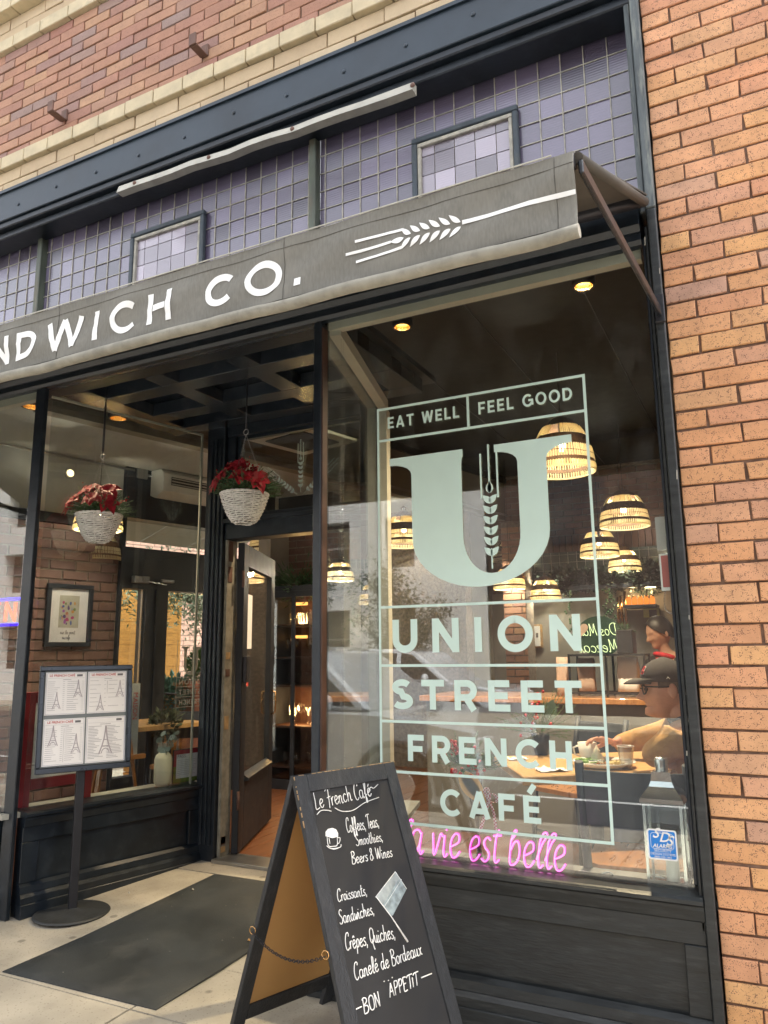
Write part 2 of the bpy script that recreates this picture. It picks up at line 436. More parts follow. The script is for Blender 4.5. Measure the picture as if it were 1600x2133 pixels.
def print_text(name, body, f, size, mt, parent, ext=.0003, shear=0, align='LEFT', **kw):
    "ordinary small print from the built-in face, laid on a surface by f(x, y, d)"
    cu = bpy.data.curves.new('txt', 'FONT'); cu.body = body; cu.size = size; cu.align_x = align; cu.shear = shear
    cu.resolution_u = 3; cu.extrude = ext; cu.space_line = kw.pop('line', 1.0); cu.offset = kw.pop('offset', 0)
    o = bpy.data.objects.new('txt', cu); C.objects.link(o)
    me = bpy.data.meshes.new_from_object(o)
    C.objects.unlink(o); bpy.data.objects.remove(o)
    mb = MB(); mb.add([f(v.co.x, v.co.y, v.co.z + ext + .0004) for v in me.vertices], [tuple(p.vertices) for p in me.polygons])
    bpy.data.meshes.remove(me)
    return mb.build(name, mt, parent, **kw)

# single-stroke hand letters, x-height .5, capitals 1
HG = {
'a': ('.42,.42 .3,.5 .12,.46 .04,.25 .12,.03 .28,.02 .4,.18 .43,.45|.43,.45 .42,.1 .5,0 .58,.08', .56),
'b': ('.04,.45 .14,.8 .12,1.02 .06,.9 .06,.1 .2,0 .36,.1 .4,.3 .3,.48 .16,.44 .08,.3', .5),
'c': ('.38,.42 .24,.5 .08,.4 .04,.2 .14,.02 .3,.02 .42,.12', .46),
'd': ('.38,.42 .24,.5 .08,.42 .04,.2 .14,.02 .28,.04 .38,.25|.42,1 .39,.5 .4,.1 .48,0 .55,.06', .55),
'e': ('.05,.22 .2,.26 .36,.34 .34,.47 .2,.5 .07,.38 .05,.18 .16,.01 .32,.02 .44,.14', .46),
'f': ('.04,.2 .22,.55 .3,.9 .22,1.03 .14,.9 .14,.2 .12,-.25 .2,-.34 .24,-.15 .18,.1 .34,.16', .38),
'g': ('.4,.42 .26,.5 .08,.42 .04,.22 .14,.05 .28,.08 .4,.3|.42,.46 .4,-.1 .3,-.34 .12,-.34 .08,-.2 .4,.02', .5),
'h': ('.06,1 .07,.5 .06,0|.06,.2 .16,.44 .28,.5 .36,.4 .36,.1 .42,0 .5,.06', .52),
'i': ('.04,.45 .06,.1 .14,0 .22,.07|.05,.66 .07,.7', .24),
'l': ('.02,.15 .2,.55 .26,.9 .18,1.03 .1,.9 .08,.2 .16,0 .28,.06', .28),
'm': ('.04,.48 .06,0|.06,.3 .16,.48 .26,.42 .27,0|.27,.3 .38,.48 .48,.42 .49,.08 .56,0 .62,.06', .64),
'n': ('.04,.48 .06,0|.06,.3 .18,.48 .3,.42 .31,.08 .38,0 .46,.06', .48),
'o': ('.22,.5 .08,.42 .04,.22 .14,.02 .3,.04 .38,.24 .34,.44 .22,.5', .44),
'p': ('.05,.46 .07,0 .04,-.35|.06,.3 .18,.5 .34,.44 .38,.24 .28,.04 .1,.04', .44),
'r': ('.04,.46 .07,.1 .06,0|.07,.25 .16,.46 .3,.48', .33),
's': ('.32,.44 .2,.5 .08,.42 .12,.3 .28,.2 .3,.08 .18,0 .02,.06', .36),
't': ('.14,.95 .12,.4 .14,.08 .22,0 .32,.07|.0,.58 .3,.64', .33),
'u': ('.04,.48 .05,.14 .14,.02 .28,.08 .36,.46|.36,.46 .36,.12 .42,0 .5,.06', .51),
'v': ('.02,.48 .1,.2 .16,.02 .26,.22 .34,.48 .44,.42', .44),
'w': ('.02,.48 .08,.1 .16,0 .26,.3 .27,.4 .3,.08 .38,0 .5,.3 .52,.5', .56),
'x': ('.04,.46 .16,.4 .3,.06 .42,.02|.4,.48 .26,.36 .14,.08 .02,.02', .44),
'z': ('.04,.46 .34,.48 .04,.02 .36,.04', .38),
'q': ('.4,.42 .26,.5 .08,.42 .04,.22 .14,.03 .28,.06 .4,.3|.42,.46 .4,-.35', .5),
'L': ('.08,1 .1,.5 .08,.02 .3,0 .5,.06', .5),
'F': ('.0,.9 .2,1.02 .62,1.0|.34,1.0 .3,.4 .24,-.12|.12,.5 .5,.56', .5),
'C': ('.55,.92 .44,1.04 .24,.98 .08,.65 .06,.3 .18,.02 .36,0 .5,.12|.55,.92 .5,.8', .56),
'T': ('.0,.88 .14,1.02 .62,1.04|.32,1.02 .3,.4 .26,0', .48),
'S': ('.46,.9 .34,1.02 .14,.96 .08,.78 .2,.6 .4,.42 .44,.2 .3,0 .1,.02 .02,.14', .52),
'B': ('.1,1 .1,.5 .06,0|.0,.94 .2,1.04 .42,.95 .44,.72 .14,.54 .46,.44 .54,.2 .38,0 .08,.0', .6),
'W': ('.02,1 .1,.4 .16,.02 .32,.5 .38,.9 .42,.4 .5,.02 .66,.5 .76,1.02', .8),
'Q': ('.3,1 .1,.88 .04,.55 .1,.2 .3,.06 .5,.2 .56,.55 .5,.88 .3,1|.3,.3 .38,.0 .5,-.35 .56,-.3', .62),
'D': ('.1,1 .12,.5 .08,0|.0,.95 .3,1 .56,.8 .6,.4 .4,.06 .06,0', .66),
'M': ('.02,.0 .14,.6 .16,1 .26,.6 .34,.2 .5,.7 .58,1 .58,.4 .62,0 .7,.05', .74),
'O': ('.3,1 .1,.88 .04,.5 .12,.1 .3,0 .48,.1 .54,.5 .48,.88 .3,1', .6),
'N': ('.06,0 .08,1|.08,1 .44,0|.44,0 .46,1', .56),
'A': ('.0,0 .24,1|.24,1 .46,0|.08,.36 .4,.4', .52),
'P': ('.08,1 .08,0|.08,1 .36,.98 .42,.76 .3,.54 .08,.5', .46),
'E': ('.4,1 .08,1 .08,.5 .08,0 .42,.02|.08,.52 .34,.54', .46),
'I': ('.08,.0 .1,.74|.1,.98 .12,1.02', .2),
'-': ('.0,.42 .5,.5', .6), ',': ('.1,.06 .06,-.16', .2), '.': ('.08,.0 .1,.04', .2), ' ': ('', .26),
'&': ('.5,.1 .3,.5 .1,.8 .2,1 .34,.9 .28,.6 .06,.3 .1,.04 .3,0 .46,.3', .58),
'1': ('.08,.8 .2,1 .2,0', .3),
}
def cat_rom(P, n=5):
    if len(P) < 3: return P
    out = []
    for i in range(len(P) - 1):
        p0 = P[max(i - 1, 0)]; p1 = P[i]; p2 = P[i + 1]; p3 = P[min(i + 2, len(P) - 1)]
        for k in range(n):
            t = k / n
            out.append(tuple(.5 * (2 * b + (c - a) * t + (2 * a - 5 * b + 4 * c - d) * t * t + (-a + 3 * b - 3 * c + d) * t ** 3) for a, b, c, d in zip(p0, p1, p2, p3)))
    out.append(tuple(P[-1]))
    return out
ACC = {'é': ('e', '.18,.64 .3,.8'), 'ê': ('e', '.1,.64 .2,.76 .3,.64'), 'É': ('E', '.18,1.12 .32,1.3')}
def hand_lines(text, slant=.0):
    x = 0; res = []
    for ch in text:
        extra = None
        if ch in ACC: ch, extra = ACC[ch]
        g, adv = HG.get(ch, HG[' '])
        for s_ in g.split('|') + ([extra] if extra else []):
            if not s_: continue
            pts = [tuple(float(q) for q in p.split(',')) for p in s_.split()]
            pts = cat_rom(pts, 4) if len(pts) > 2 else pts
            res.append([(x + p[0] + slant * p[1], p[1]) for p in pts])
        x += adv + .03
    return res, x
def hand(mb, text, a, b, H, f, r, slant=0, n=5, lift=.001, seed=0, fit=True, xh=.5):
    "hand lettering from 2-D point a to b, capital height H, tubes of radius r"
    L_, W_ = hand_lines(text, slant)
    a = Vector(a); b = Vector(b); d = b - a; k = d.length / W_ if fit else H; d.normalize(); up = Vector((-d.y, d.x))
    rr = random.Random(seed)
    for s_ in L_:
        j = rr.uniform(-.02, .02)
        pts = []
        for p in s_:
            y_ = p[1] * xh / .5 if p[1] < .5 else xh + (p[1] - .5) * (1 - xh) / .5
            q = a + d * (p[0] * k) + up * ((y_ + j) * H)
            pts.append(f(q.x, q.y, lift))
        mb.tube(pts, r, n)
    return mb

# ------------------------------------------------------------------ ground
def gz(Y): return .060 * max(Y, 0) if Y > 0 else .03 * Y
KERB = -3.60
g = MB()
g.box(-14, 10, KERB - .16, KERB - .001, -.45, gz(KERB) + .0)
g.build('kerb', M['concrete'], kind='structure')
sub = MB()
sub.add([(-16, KERB, gz(KERB) - .03), (12, KERB, gz(KERB) - .03), (12, 0, -.03), (-16, 0, -.03), (12, 1.3, gz(1.3) - .03), (-16, 1.3, gz(1.3) - .03)], [(0, 1, 2, 3), (3, 2, 4, 5)])
pave = sub.build('pavement', M['mortarg'], kind='structure')
xs = [-14.0 + 1.3 * i for i in range(19)]
ys = [KERB + .01, -3.0, -1.70, -.42, .94]
for i in range(len(xs) - 1):
    for j in range(len(ys) - 1):
        if j == 3 and not (-4.1 < xs[i + 1] and xs[i] < -1.2): continue
        x0, x1, y0, y1 = xs[i] + .005, xs[i + 1] - .005, ys[j] + .005, ys[j + 1] - .005
        if xs[i] > 4 or xs[i] < -8.5: continue
        mb = MB()
        yy = [y0, 0.0, y1] if y0 < 0 < y1 else [y0, y1]
        for a_, b_ in zip(yy, yy[1:]):
            t_ = rnd.uniform(-.0015, .0015)
            mb.add([(x0, a_, gz(a_) + t_), (x1, a_, gz(a_) + t_), (x1, b_, gz(b_) + t_), (x0, b_, gz(b_) + t_), (x0, a_, gz(a_) - .05), (x1, a_, gz(a_) - .05), (x1, b_, gz(b_) - .05), (x0, b_, gz(b_) - .05)],
                   [(0, 1, 2, 3), (0, 4, 5, 1), (1, 5, 6, 2), (2, 6, 7, 3), (3, 7, 4, 0)])
        mb.build('paving_slab', M['concrete'], pave)
mb = MB(); mb.add([(-4.1, .945, gz(.945)), (-1.2, .945, gz(.945)), (-1.2, 1.16, gz(1.16)), (-4.1, 1.16, gz(1.16)), (-4.1, .945, 0), (-1.2, .945, 0)], [(0, 1, 2, 3), (4, 5, 1, 0)])
mb.build('paving_slab', M['concrete'], pave)
MB().add([(-60, -60, -.33), (60, -60, -.33), (60, KERB - .1, -.33), (-60, KERB - .1, -.33)], [(0, 1, 2, 3)]).build('road', M['asphalt'], kind='structure')
MB().add([(-60, KERB - 2.5, -.326), (60, KERB - 2.5, -.326), (60, KERB - 2.4, -.326), (-60, KERB - 2.4, -.326)], [(0, 1, 2, 3)]).build('parking_line', M['white'], kind='structure')
MB().box(-60, 60, -16.5, -13.5, -.5, -.18).build('far_pavement', M['concrete'], kind='structure')

# ------------------------------------------------------------------ bricks
def brick_mesh(name, mt, seed, w, h, d):
    r = random.Random(seed); e = .0055
    me = bpy.data.meshes.new(name); bm = bmesh.new()
    bmesh.ops.create_cube(bm, size=1)
    for v in bm.verts:
        v.co.x *= w; v.co.y *= d; v.co.z *= h
        v.co += Vector((r.uniform(-e, e) * .5, r.uniform(-e, e) * .4, r.uniform(-e, e) * .5))
    bmesh.ops.bevel(bm, geom=[q for q in bm.edges if all(v.co.y < 0 for v in q.verts)], offset=.0025, segments=1, affect='EDGES')
    bm.to_mesh(me); bm.free(); me.materials.append(mt)
    return me
def brickwork(parent, x0, x1, z0, z1, yface, course, length, gap, mt, name='brick', depth=.09, off=0., seed=1, maxn=300, uneven=.003, headers=False):
    variants = {}
    r = random.Random(seed); n = 0; rest = MB()
    rows = int(round((z1 - z0) / course))
    for j in range(rows):
        zc = z0 + (j + .5) * course
        x = x0 - (length / 2 if (j % 2) else 0) - off
        while x < x1 - .01:
            a, b = max(x, x0), min(x + length, x1)
            x += length
            w = b - a - gap
            if w < .025: continue
            n += 1
            yy = yface + r.uniform(-uneven, uneven) + depth / 2
            if n > maxn:
                rest.box((a + gap / 2), (b - gap / 2), yface, yface + depth, zc - (course - gap) / 2, zc + (course - gap) / 2); continue
            key = (round(w, 3), r.randrange(4))
            if key not in variants: variants[key] = brick_mesh(name, mt, seed + len(variants), w, course - gap * 1.0, depth)
            o = bpy.data.objects.new(name, variants[key]); C.objects.link(o)
            o.parent = parent
            o.location = Vector(((a + b) / 2, yy, zc)) - ORG[parent.name]
            o.rotation_euler = (r.uniform(-.004, .004), r.uniform(-.003, .003), r.uniform(-.004, .004))
    if rest.v: rest.build(name, mt, parent, kind='stuff')
CO, LN = .0692, .2148
JX = -.226
pier = thing('brick_pier', 'tall pier of speckled orange buff bricks right of the cafe window', 'brick pier', (JX, 0, 0))
B(JX + .004, 1.9, .009, .35, -.1, 5.6).build('mortar', M['mortar'], pier)
brickwork(pier, JX, JX + LN * 3.0, -.06, -.06 + CO * 66, 0.0, CO, LN, .0078, M['brick'], seed=11, off=0)
brickwork(pier, JX + LN * 3.0, 1.9, -.06, -.06 + CO * 66, 0.0, CO, LN, .0078, M['brick'], seed=12, maxn=0)

upw = thing('upper_brick_wall', 'red brown brick wall above the cafe shopfront and its steel lintel', 'brick wall', (-2.5, 0, 4.2))
B(-5.6, JX - .004, .008, .35, 4.2, 6.6).build('mortar', M['mortar'], upw)
z0 = 4.20
brickwork(upw, -5.4, JX, z0, z0 + CO * 2.6 - .003, -.004, CO * 1.3, LN * 1.5, .006, M['cream'], seed=21, uneven=.002)
led = MB()
x = -5.4
lz0 = z0 + CO * 2.6
while x < JX:
    B(x + .003, min(x + LN, JX) - .003, -.035 + rnd.uniform(-.003, .003), .08, lz0, lz0 + .085).build('ledge_brick', M['ledge'], upw, bevel=.004)
    x += LN
z1 = lz0 + .085
brickwork(upw, -5.4, JX, z1, z1 + CO * 12, 0.0, CO, LN, .007, M['brickr'], seed=22, maxn=300)
z2 = z1 + CO * 12
x = -5.4
while x < -1.5:
    B(x + .003, x + LN * 1.2 - .003, -.03 + rnd.uniform(-.002, .002), .08, z2 + .003, z2 + .088).build('ledge_brick', M['ledge'], upw, bevel=.004)
    x += LN * 1.2
brickwork(upw, -5.4, -1.5, z2 + .09, z2 + .09 + CO * 1.3 * 2, -.002, CO * 1.3, LN * 1.6, .006, M['cream'], seed=24)
z3 = z2 + .09 + CO * 2.6
x = -5.4
while x < -2.2:
    B(x + .003, x + LN * 1.5 - .003, -.07, .08, z3 + .002, z3 + .11).build('sill_brick', M['ledge'], upw, bevel=.004)
    x += LN * 1.5
uwin = thing('upper_window', 'dark louvred window at the top left corner above the sill', 'window', (-4.4, 0, z3))
fr_ = MB().box(-5.3, -3.6, .0, .06, z3 + .112, z3 + .17); fr_.build('window_frame', M['olive'], uwin)
for i in range(14):
    MB().obox((-4.5, .06, z3 + .19 + i * .045), (1, 0, 0), (0, .8, -.6), (0, .6, .8), .85, .02, .003).build('louvre', M['galv'], uwin)
for i, (px, py, lb) in enumerate(((135, 245, 'small rusty angle bracket nearer the left edge'), (428, 112, 'small rusty angle bracket above the bare gap, further right'))):
    p = at(px, py + 8, 0)
    t = thing('wall_bracket', lb + ' on the red brick wall', 'bracket', (p.x, 0, p.z), 'rusty brackets on the upper brick wall')
    B(p.x - .024, p.x + .024, -.012, .004, p.z - .0, p.z + .075).build('back_plate', M['rust'], t, bevel=.003)
    MB().box(p.x - .024, p.x + .024, -.10, -.013, p.z - .006, p.z + .004).build('tongue', M['rust'], t, bevel=.002)
    B(p.x - .024, p.x + .024, -.112, -.101, p.z - .006, p.z + .065).build('front_plate', M['rust'], t, bevel=.002)

# ------------------------------------------------------------------ steel lintel and glazed transom
ln = thing('steel_lintel', 'long dark blue black steel lintel with bolt heads over the purple glass', 'lintel', (-2.5, 0, 3.94))
B(-5.5, JX - .03, -.05, .10, 3.985, 4.196).build('girder', M['steel'], ln, bevel=.004)
B(-5.5, JX - .03, -.062, -.0505, 4.17, 4.19).build('top_flange', M['steel'], ln)
B(-5.5, JX - .03, -.035, .13, 3.945, 3.984).build('lower_moulding', M['black'], ln, bevel=.006)
B(-5.5, JX - .03, -.0, .14, 3.90, 3.944).build('lower_moulding', M['black'], ln, bevel=.006)
x = -5.2
while x < -.4:
    MB().lathe([(.0001, -.008), (.011, -.007), (.013, 0)], n=8).v
    b_ = MB(); b_.ball((x, -.052, 4.075 + rnd.uniform(-.02, .02)), .011, 8, 5, sy=.5); b_.build('bolt_head', M['steel'], ln)
    x += .33
tb = thing('awning_rail', 'peeling off white metal strip bolted across the dark lintel', 'metal strip', (-2.2, -.08, 3.93))
A_, B_ = at(248, 397, -.09), at(862, 182, -.09)
pts = [A_.lerp(B_, i / 14) + Vector((0, 0, .006 * sin(i * 1.9) * (1 if 3 < i < 10 else .3))) for i in range(15)]
mb = MB()
for i, p in enumerate(pts):
    w_ = .042 if 0 < i < 13 else .046
    k = len(mb.v)
    mb.v += [p + Vector((0, -.004, w_ / 2)), p + Vector((0, -.018, -w_ / 2)), p + Vector((0, .03, w_ / 2 + .003)), p + Vector((0, .03, -w_ / 2))]
    if i:
        for q in ((k - 4, k, k + 1, k - 3), (k - 2, k - 1, k + 3, k + 2), (k - 4, k - 2, k + 2, k), (k - 3, k + 1, k + 3, k - 1)):
            mb.f.append(q); mb.sm.append(False)
for k in (0, len(mb.v) - 4): mb.f.append((k, k + 1, k + 3, k + 2)); mb.sm.append(False)
mb.build('strip', M['oldwhite'], tb)
for i in (1, 5, 9, 14):
    b_ = MB(); b_.ball(pts[i] + Vector((0, -.014, 0)), .012, 10, 6, sy=.6); b_.build('bolt', M['rust'], tb)

YT = .15
def purple(name, c, rough):
    m_ = bpy.data.materials.new(name); m_.use_nodes = True
    nt = m_.node_tree; N = nt.nodes; L = nt.links; b = N['Principled BSDF']
    oi = N.new('ShaderNodeObjectInfo')
    mr = N.new('ShaderNodeMapRange'); mr.inputs[3].default_value = .5; mr.inputs[4].default_value = 1.4; L.new(oi.outputs['Random'], mr.inputs[0])
    s_ = N.new('ShaderNodeVectorMath'); s_.operation = 'SCALE'; s_.inputs[0].default_value = c; L.new(mr.outputs[0], s_.inputs['Scale']); L.new(s_.outputs[0], b.inputs['Base Color'])
    b.inputs['Roughness'].default_value = rough; b.inputs['Coat Weight'].default_value = 1.; b.inputs['Coat Roughness'].default_value = .04; b.inputs['Coat IOR'].default_value = 1.7
    geo = N.new('ShaderNodeNewGeometry')
    wv = N.new('ShaderNodeTexWave'); wv.bands_direction = 'Z'; wv.inputs['Scale'].default_value = 26; wv.inputs['Distortion'].default_value = 0
    L.new(geo.outputs['Position'], wv.inputs[0])
    nz = N.new('ShaderNodeTexNoise'); nz.inputs['Scale'].default_value = 6; L.new(geo.outputs['Position'], nz.inputs[0])
    ad = N.new('ShaderNodeMath'); ad.operation = 'MULTIPLY_ADD'; ad.inputs[1].default_value = 3.; L.new(nz.outputs[0], ad.inputs[0]); L.new(wv.outputs[0], ad.inputs[2])
    bp = N.new('ShaderNodeBump'); bp.inputs['Strength'].default_value = .28; bp.inputs['Distance'].default_value = .0014; L.new(ad.outputs[0], bp.inputs['Height']); L.new(bp.outputs[0], b.inputs['Normal']); L.new(bp.outputs[0], b.inputs['Coat Normal'])
    return m_
M['purple'] = purple('purple ribbed prism glass', (.125, .105, .165), .3)
M['lilac'] = purple('pale lilac ribbed glass', (.33, .29, .35), .35)
M['came'] = mat('grey lead came', (.40, .38, .32), .6, var=.25, vscale=30, stain=.4, stcol=(.55, .52, .42), stscale=30)
M['ventblue'] = mat('dark blue grey vent paint', (.045, .06, .075), .55, var=.3, stain=.4, stcol=(.12, .13, .12), stscale=14)
TS = .1005
sK = (YT + 2.8) / 2.8
def tz(z): return 1.31 + (z - 1.31) * sK
ZB, ZT = tz(2.97), 3.965
def vent(t, xa, xb, ztop):
    mb_ = MB()
    for (a, b, c, d) in ((xa - .026, xb + .026, ztop, ztop + .028), (xa - .026, xa, ZB, ztop - .001), (xb, xb + .026, ZB, ztop - .001)):
        mb_.box(a, b, YT - .035, YT - .007, c, d)
    mb_.build('vent_frame', M['ventblue'], t, bevel=.004)
    m2 = MB()
    for (a, b, c, d) in ((xa, xb, ztop - .022, ztop - .001), (xa, xa + .02, ZB, ztop - .023), (xb - .02, xb, ZB, ztop - .023)):
        m2.box(a + .001, b - .001, YT - .028, YT - .008, c, d)
    m2.build('vent_sash', M['came'], t, bevel=.003)
def transom(xa, xb, x_align, label, vent_at=None):
    t = thing('glass_transom', label, 'transom window', (xa, YT, ZB), 'purple leaded glass transoms over the awning')
    B(xa, xb, YT + .012, YT + .03, ZB, ZT).build('backing', M['black'], t)
    x0 = x_align - math.ceil((x_align - xa) / TS) * TS
    xi = x0; cols = []
    while xi < xb - .008:
        cols.append((max(xi, xa), min(xi + TS, xb))); xi += TS
    zl = tz(3.69); zr = zl - math.ceil((zl - ZB) / TS) * TS; rows = []
    while zr < ZT - .005: rows.append((max(zr, ZB), min(zr + TS, ZT))); zr += TS
    cache = {}
    for (a, b) in cols:
        for (c, d) in rows:
            inv = vent_at and (a + b) / 2 > vent_at[0] and (a + b) / 2 < vent_at[1] and (c + d) / 2 < vent_at[2]
            key = (round(b - a, 3), round(d - c, 3), inv)
            if b - a < .012 or d - c < .012: continue
            if key not in cache:
                w_, h_ = (b - a) / 2 - .0022, (d - c) / 2 - .0022
                mm = MB().box(-w_, w_, -.004, .004, -h_, h_)
                me = bpy.data.meshes.new('glass_tile'); me.from_pydata([tuple(v) for v in mm.v], [], mm.f); me.materials.append(M['lilac' if inv else 'purple']); cache[key] = me
            o = bpy.data.objects.new('glass_tile', cache[key]); C.objects.link(o); o.parent = t
            o.location = Vector(((a + b) / 2, YT + .004 + (-.012 if inv else 0), (c + d) / 2)) - ORG[t.name]
            o.rotation_euler = (rnd.uniform(-.012, .012), 0, rnd.uniform(-.012, .012))
    cm = MB()
    for (a, b) in cols[1:]: cm.box(a - .0023, a + .0023, YT - .0055, YT + .0005, ZB, ZT)
    for (c, d) in rows[1:]: cm.box(xa, xb, YT - .0048, YT + .0005, c - .0021, c + .0021)
    cm.build('lead_came', M['came'], t)
    for (a, b) in cols[1:]:
        for (c, d) in rows[1:]:
            pass
    if vent_at: vent(t, *vent_at)
    return t
def sX(px, py): return at(px, py, YT).x
mu1, mu2 = sX(97, 490), sX(660, 285)
xR = sX(1330, 250)
AL = sX(800 + 930 / 2, 235 / 2)
transom(-5.3, mu1 - .022, AL - TS * 33, 'purple leaded glass transom at the far left without a vent')
transom(mu1 + .022, mu2 - .022, AL - TS * 20, 'purple leaded glass transom between the two olive mullions', (sX(287, 500), sX(425, 455), tz(3.575)))
transom(mu2 + .022, xR, AL, 'purple leaded glass transom by the brick pier, its vent framed in grey blue', (sX(873, 305), sX(1070, 240), tz(3.565)))
for mx_, lb in ((mu1, 'narrow olive mullion left between purple transoms, brown at its top'), (mu2, 'narrow olive mullion right of the first vent between purple transoms')):
    B(mx_ - .02, mx_ + .02, YT - .045, YT + .01, ZB - .02, ZT - .005).build('mullion', M['olive'], None, lb, 'mullion', 'olive mullions between the transoms', bevel=.004, org=(mx_, YT, ZB))

# ------------------------------------------------------------------ timber shopfront
class Fr:
    "upright frame of reference: s along the wall, d out of it, z up"
    def __init__(s, O, u, n):
        s.O = Vector((O[0], O[1], 0)); s.u = Vector((u[0], u[1], 0)).normalized(); s.n = Vector((n[0], n[1], 0)).normalized()
    def p(s, a, d, z): return s.O + s.u * a + s.n * d + Vector((0, 0, z))
    def box(s, mb, a0, a1, d0, d1, z0, z1):
        vs = [s.p(a, d, z) for z in (z0, z1) for d in (d0, d1) for a in (a0, a1)]
        return mb.add(vs, [(0, 2, 3, 1), (4, 5, 7, 6), (0, 1, 5, 4), (2, 6, 7, 3), (0, 4, 6, 2), (1, 3, 7, 5)])
    def prof(s, mb, a0, a1, pr):
        "moulding: profile of (d, z) swept from a0 to a1"
        n = len(pr)
        return mb.add([s.p(a0, d, z) for d, z in pr] + [s.p(a1, d, z) for d, z in pr],
                      [tuple(range(n)), tuple(reversed(range(n, 2 * n)))] + [(i, n + i, n + (i + 1) % n, (i + 1) % n) for i in range(n)])
front = Fr((0, 0), (1, 0), (0, -1))
WL = 1.1311 * sqrt(1 + .2424 ** 2)
left = Fr((-3.56, 0), (.2424, 1), (1, -.2424))
right = Fr((-1.72, 0), (-.2716, 1), (-1, -.2716))
GZ0, GZ1 = .515, 2.83
RX0, RX1 = -1.70, -.285          # clear glass between the posts

def bulkhead(fr, a0, a1, name, label, mt, top, panels, group=None, zb=-.05, stile=.09):
    t = thing(name, label, 'bulkhead', fr.p((a0 + a1) / 2, 0, 0), group)
    m_ = MB(); fr.box(m_, a0, a1, -.06, -.012, zb, top - .03); m_.build('panel_board', mt, t)
    m_ = MB(); fr.prof(m_, a0, a1, [(-.10, top - .028), (.035, top - .028), (.045, top - .020), (.045, top - .008), (.03, top), (-.10, top + .004)]); m_.build('sill', mt, t)
    m_ = MB(); fr.prof(m_, a0, a1, [(-.011, top - .075), (.018, top - .075), (.028, top - .04), (.028, top - .029), (-.011, top - .029)]); m_.build('sill_moulding', mt, t)
    m_ = MB(); fr.box(m_, a0, a1, -.011, .012, top - .15, top - .076); m_.build('top_rail', mt, t, bevel=.003)
    m_ = MB(); fr.prof(m_, a0, a1, [(-.011, .135), (.004, .165), (.022, .150), (.026, .118), (-.011, .118)]); m_.build('base_moulding', mt, t)
    m_ = MB(); fr.prof(m_, a0, a1, [(-.011, .07), (-.011, .117), (.03, .117), (.038, .100), (.038, .07)]); m_.build('base_moulding', mt, t)
    m_ = MB(); fr.box(m_, a0, a1, -.011, .045, zb, .069); m_.build('plinth', mt, t, bevel=.003)
    n = panels
    ed = [a0 + (a1 - a0) * i / n for i in range(n + 1)]
    for i, e in enumerate(ed):
        lo = e - (0 if i == 0 else stile / 2); hi = e + (0 if i == n else stile / 2)
        if i == 0: hi = e + stile
        if i == n: lo = e - stile
        m_ = MB(); fr.box(m_, lo, hi, -.011, .0115, .166, top - .151); m_.build('stile', mt, t, bevel=.003)
    return t
bulkhead(front, -1.758, -.262, 'window_bulkhead', 'charcoal panelled bulkhead under the lettered window beside the brick pier', M['bulk'], .528, 1, stile=.07)
bulkhead(left, .045, WL - .0, 'window_bulkhead', 'blue black panelled bulkhead along the left side of the entrance', M['black'], .515, 1)
bulkhead(right, .045, WL - .0, 'window_bulkhead', 'dark panelled bulkhead along the right side of the entrance, behind the chalkboard', M['black'], .515, 1)
bulkhead(front, -5.6, -3.65, 'window_bulkhead', 'dark bulkhead under the far left front window', M['black'], .515, 2)

def post(fr, a0, a1, d0, d1, z0, z1, label, mt, flutes=True):
    t = thing('shopfront_post', label, 'post', fr.p((a0 + a1) / 2, 0, 0))
    m_ = MB(); fr.box(m_, a0, a1, d0, d1, z0, z1); m_.build('shaft', mt, t, bevel=.004)
    return t
post(front, -3.64, -3.562, -.022, .006, 0.0, 2.83, 'dark corner post left of the entrance, by the open sign', M['black'])
pc = post(front, -1.757, -1.716, -.06, .008, 0.0, 2.83, 'slim black corner post between entrance and lettered window', M['black'])
B(-1.7155, -1.709, -.002, .04, .553, 2.80).build('brown_edge', mat('brown primer edge', (.06, .03, .022), .5, var=.4), pc)
jb = thing('window_jamb', 'black moulded jamb beside the brick pier with chipped paint', 'jamb', (-.25, 0, 0))
B(-.262, JX - .002, -.028, .10, -.05, 2.96).build('outer_board', M['bulk'], jb, bevel=.004)
B(-.276, -.2625, -.012, .10, .42, 2.90).build('bead', M['bulk'], jb, bevel=.004)
B(-.288, -.2765, .0, .10, .555, 2.86).build('inner_bead', M['black'], jb, bevel=.003)
for i in range(9):
    z = rnd.uniform(.7, 2.9); x = rnd.choice((-.262, -.245, -.276, -.232))
    c_ = MB().obox((x, -.0295 if x > -.262 else -.014, z), (1, 0, 0), (0, 1, 0), (.05, 0, 1), .0016 * rnd.uniform(.5, 1.5), .0008, rnd.uniform(.004, .018)); c_.build('paint_chip', M['came'], jb)
ju = thing('transom_jamb', 'weathered grey green jamb between purple glass and brick pier', 'jamb', (-.25, 0, 3))
B(-.262, JX - .002, -.028, .10, 2.962, 3.97).build('outer_board', M['weath'], ju, bevel=.004)
B(-.288, -.2625, -.004, .13, 2.962, 3.90).build('inner_bead', M['weath'], ju, bevel=.006)
hb = thing('head_beam', 'black moulded head beam behind the awning, over window and entrance', 'beam', (-2.5, 0, 2.9))
m_ = MB(); front.prof(m_, -5.6, -.29, [(-.16, 2.835), (.0, 2.835), (.012, 2.85), (.012, 2.878), (-.16, 2.878)]); m_.build('bottom_moulding', M['black'], hb)
m_ = MB(); front.prof(m_, -5.6, -.29, [(-.16, 2.8785), (.022, 2.8785), (.04, 2.90), (.04, 2.93), (-.16, 2.93)]); m_.build('middle_moulding', M['black'], hb)
m_ = MB(); front.prof(m_, -5.6, -.29, [(-.14, 2.9305), (.03, 2.9305), (.03, 3.03), (-.14, 3.04)]); m_.build('fascia_board', M['black'], hb)

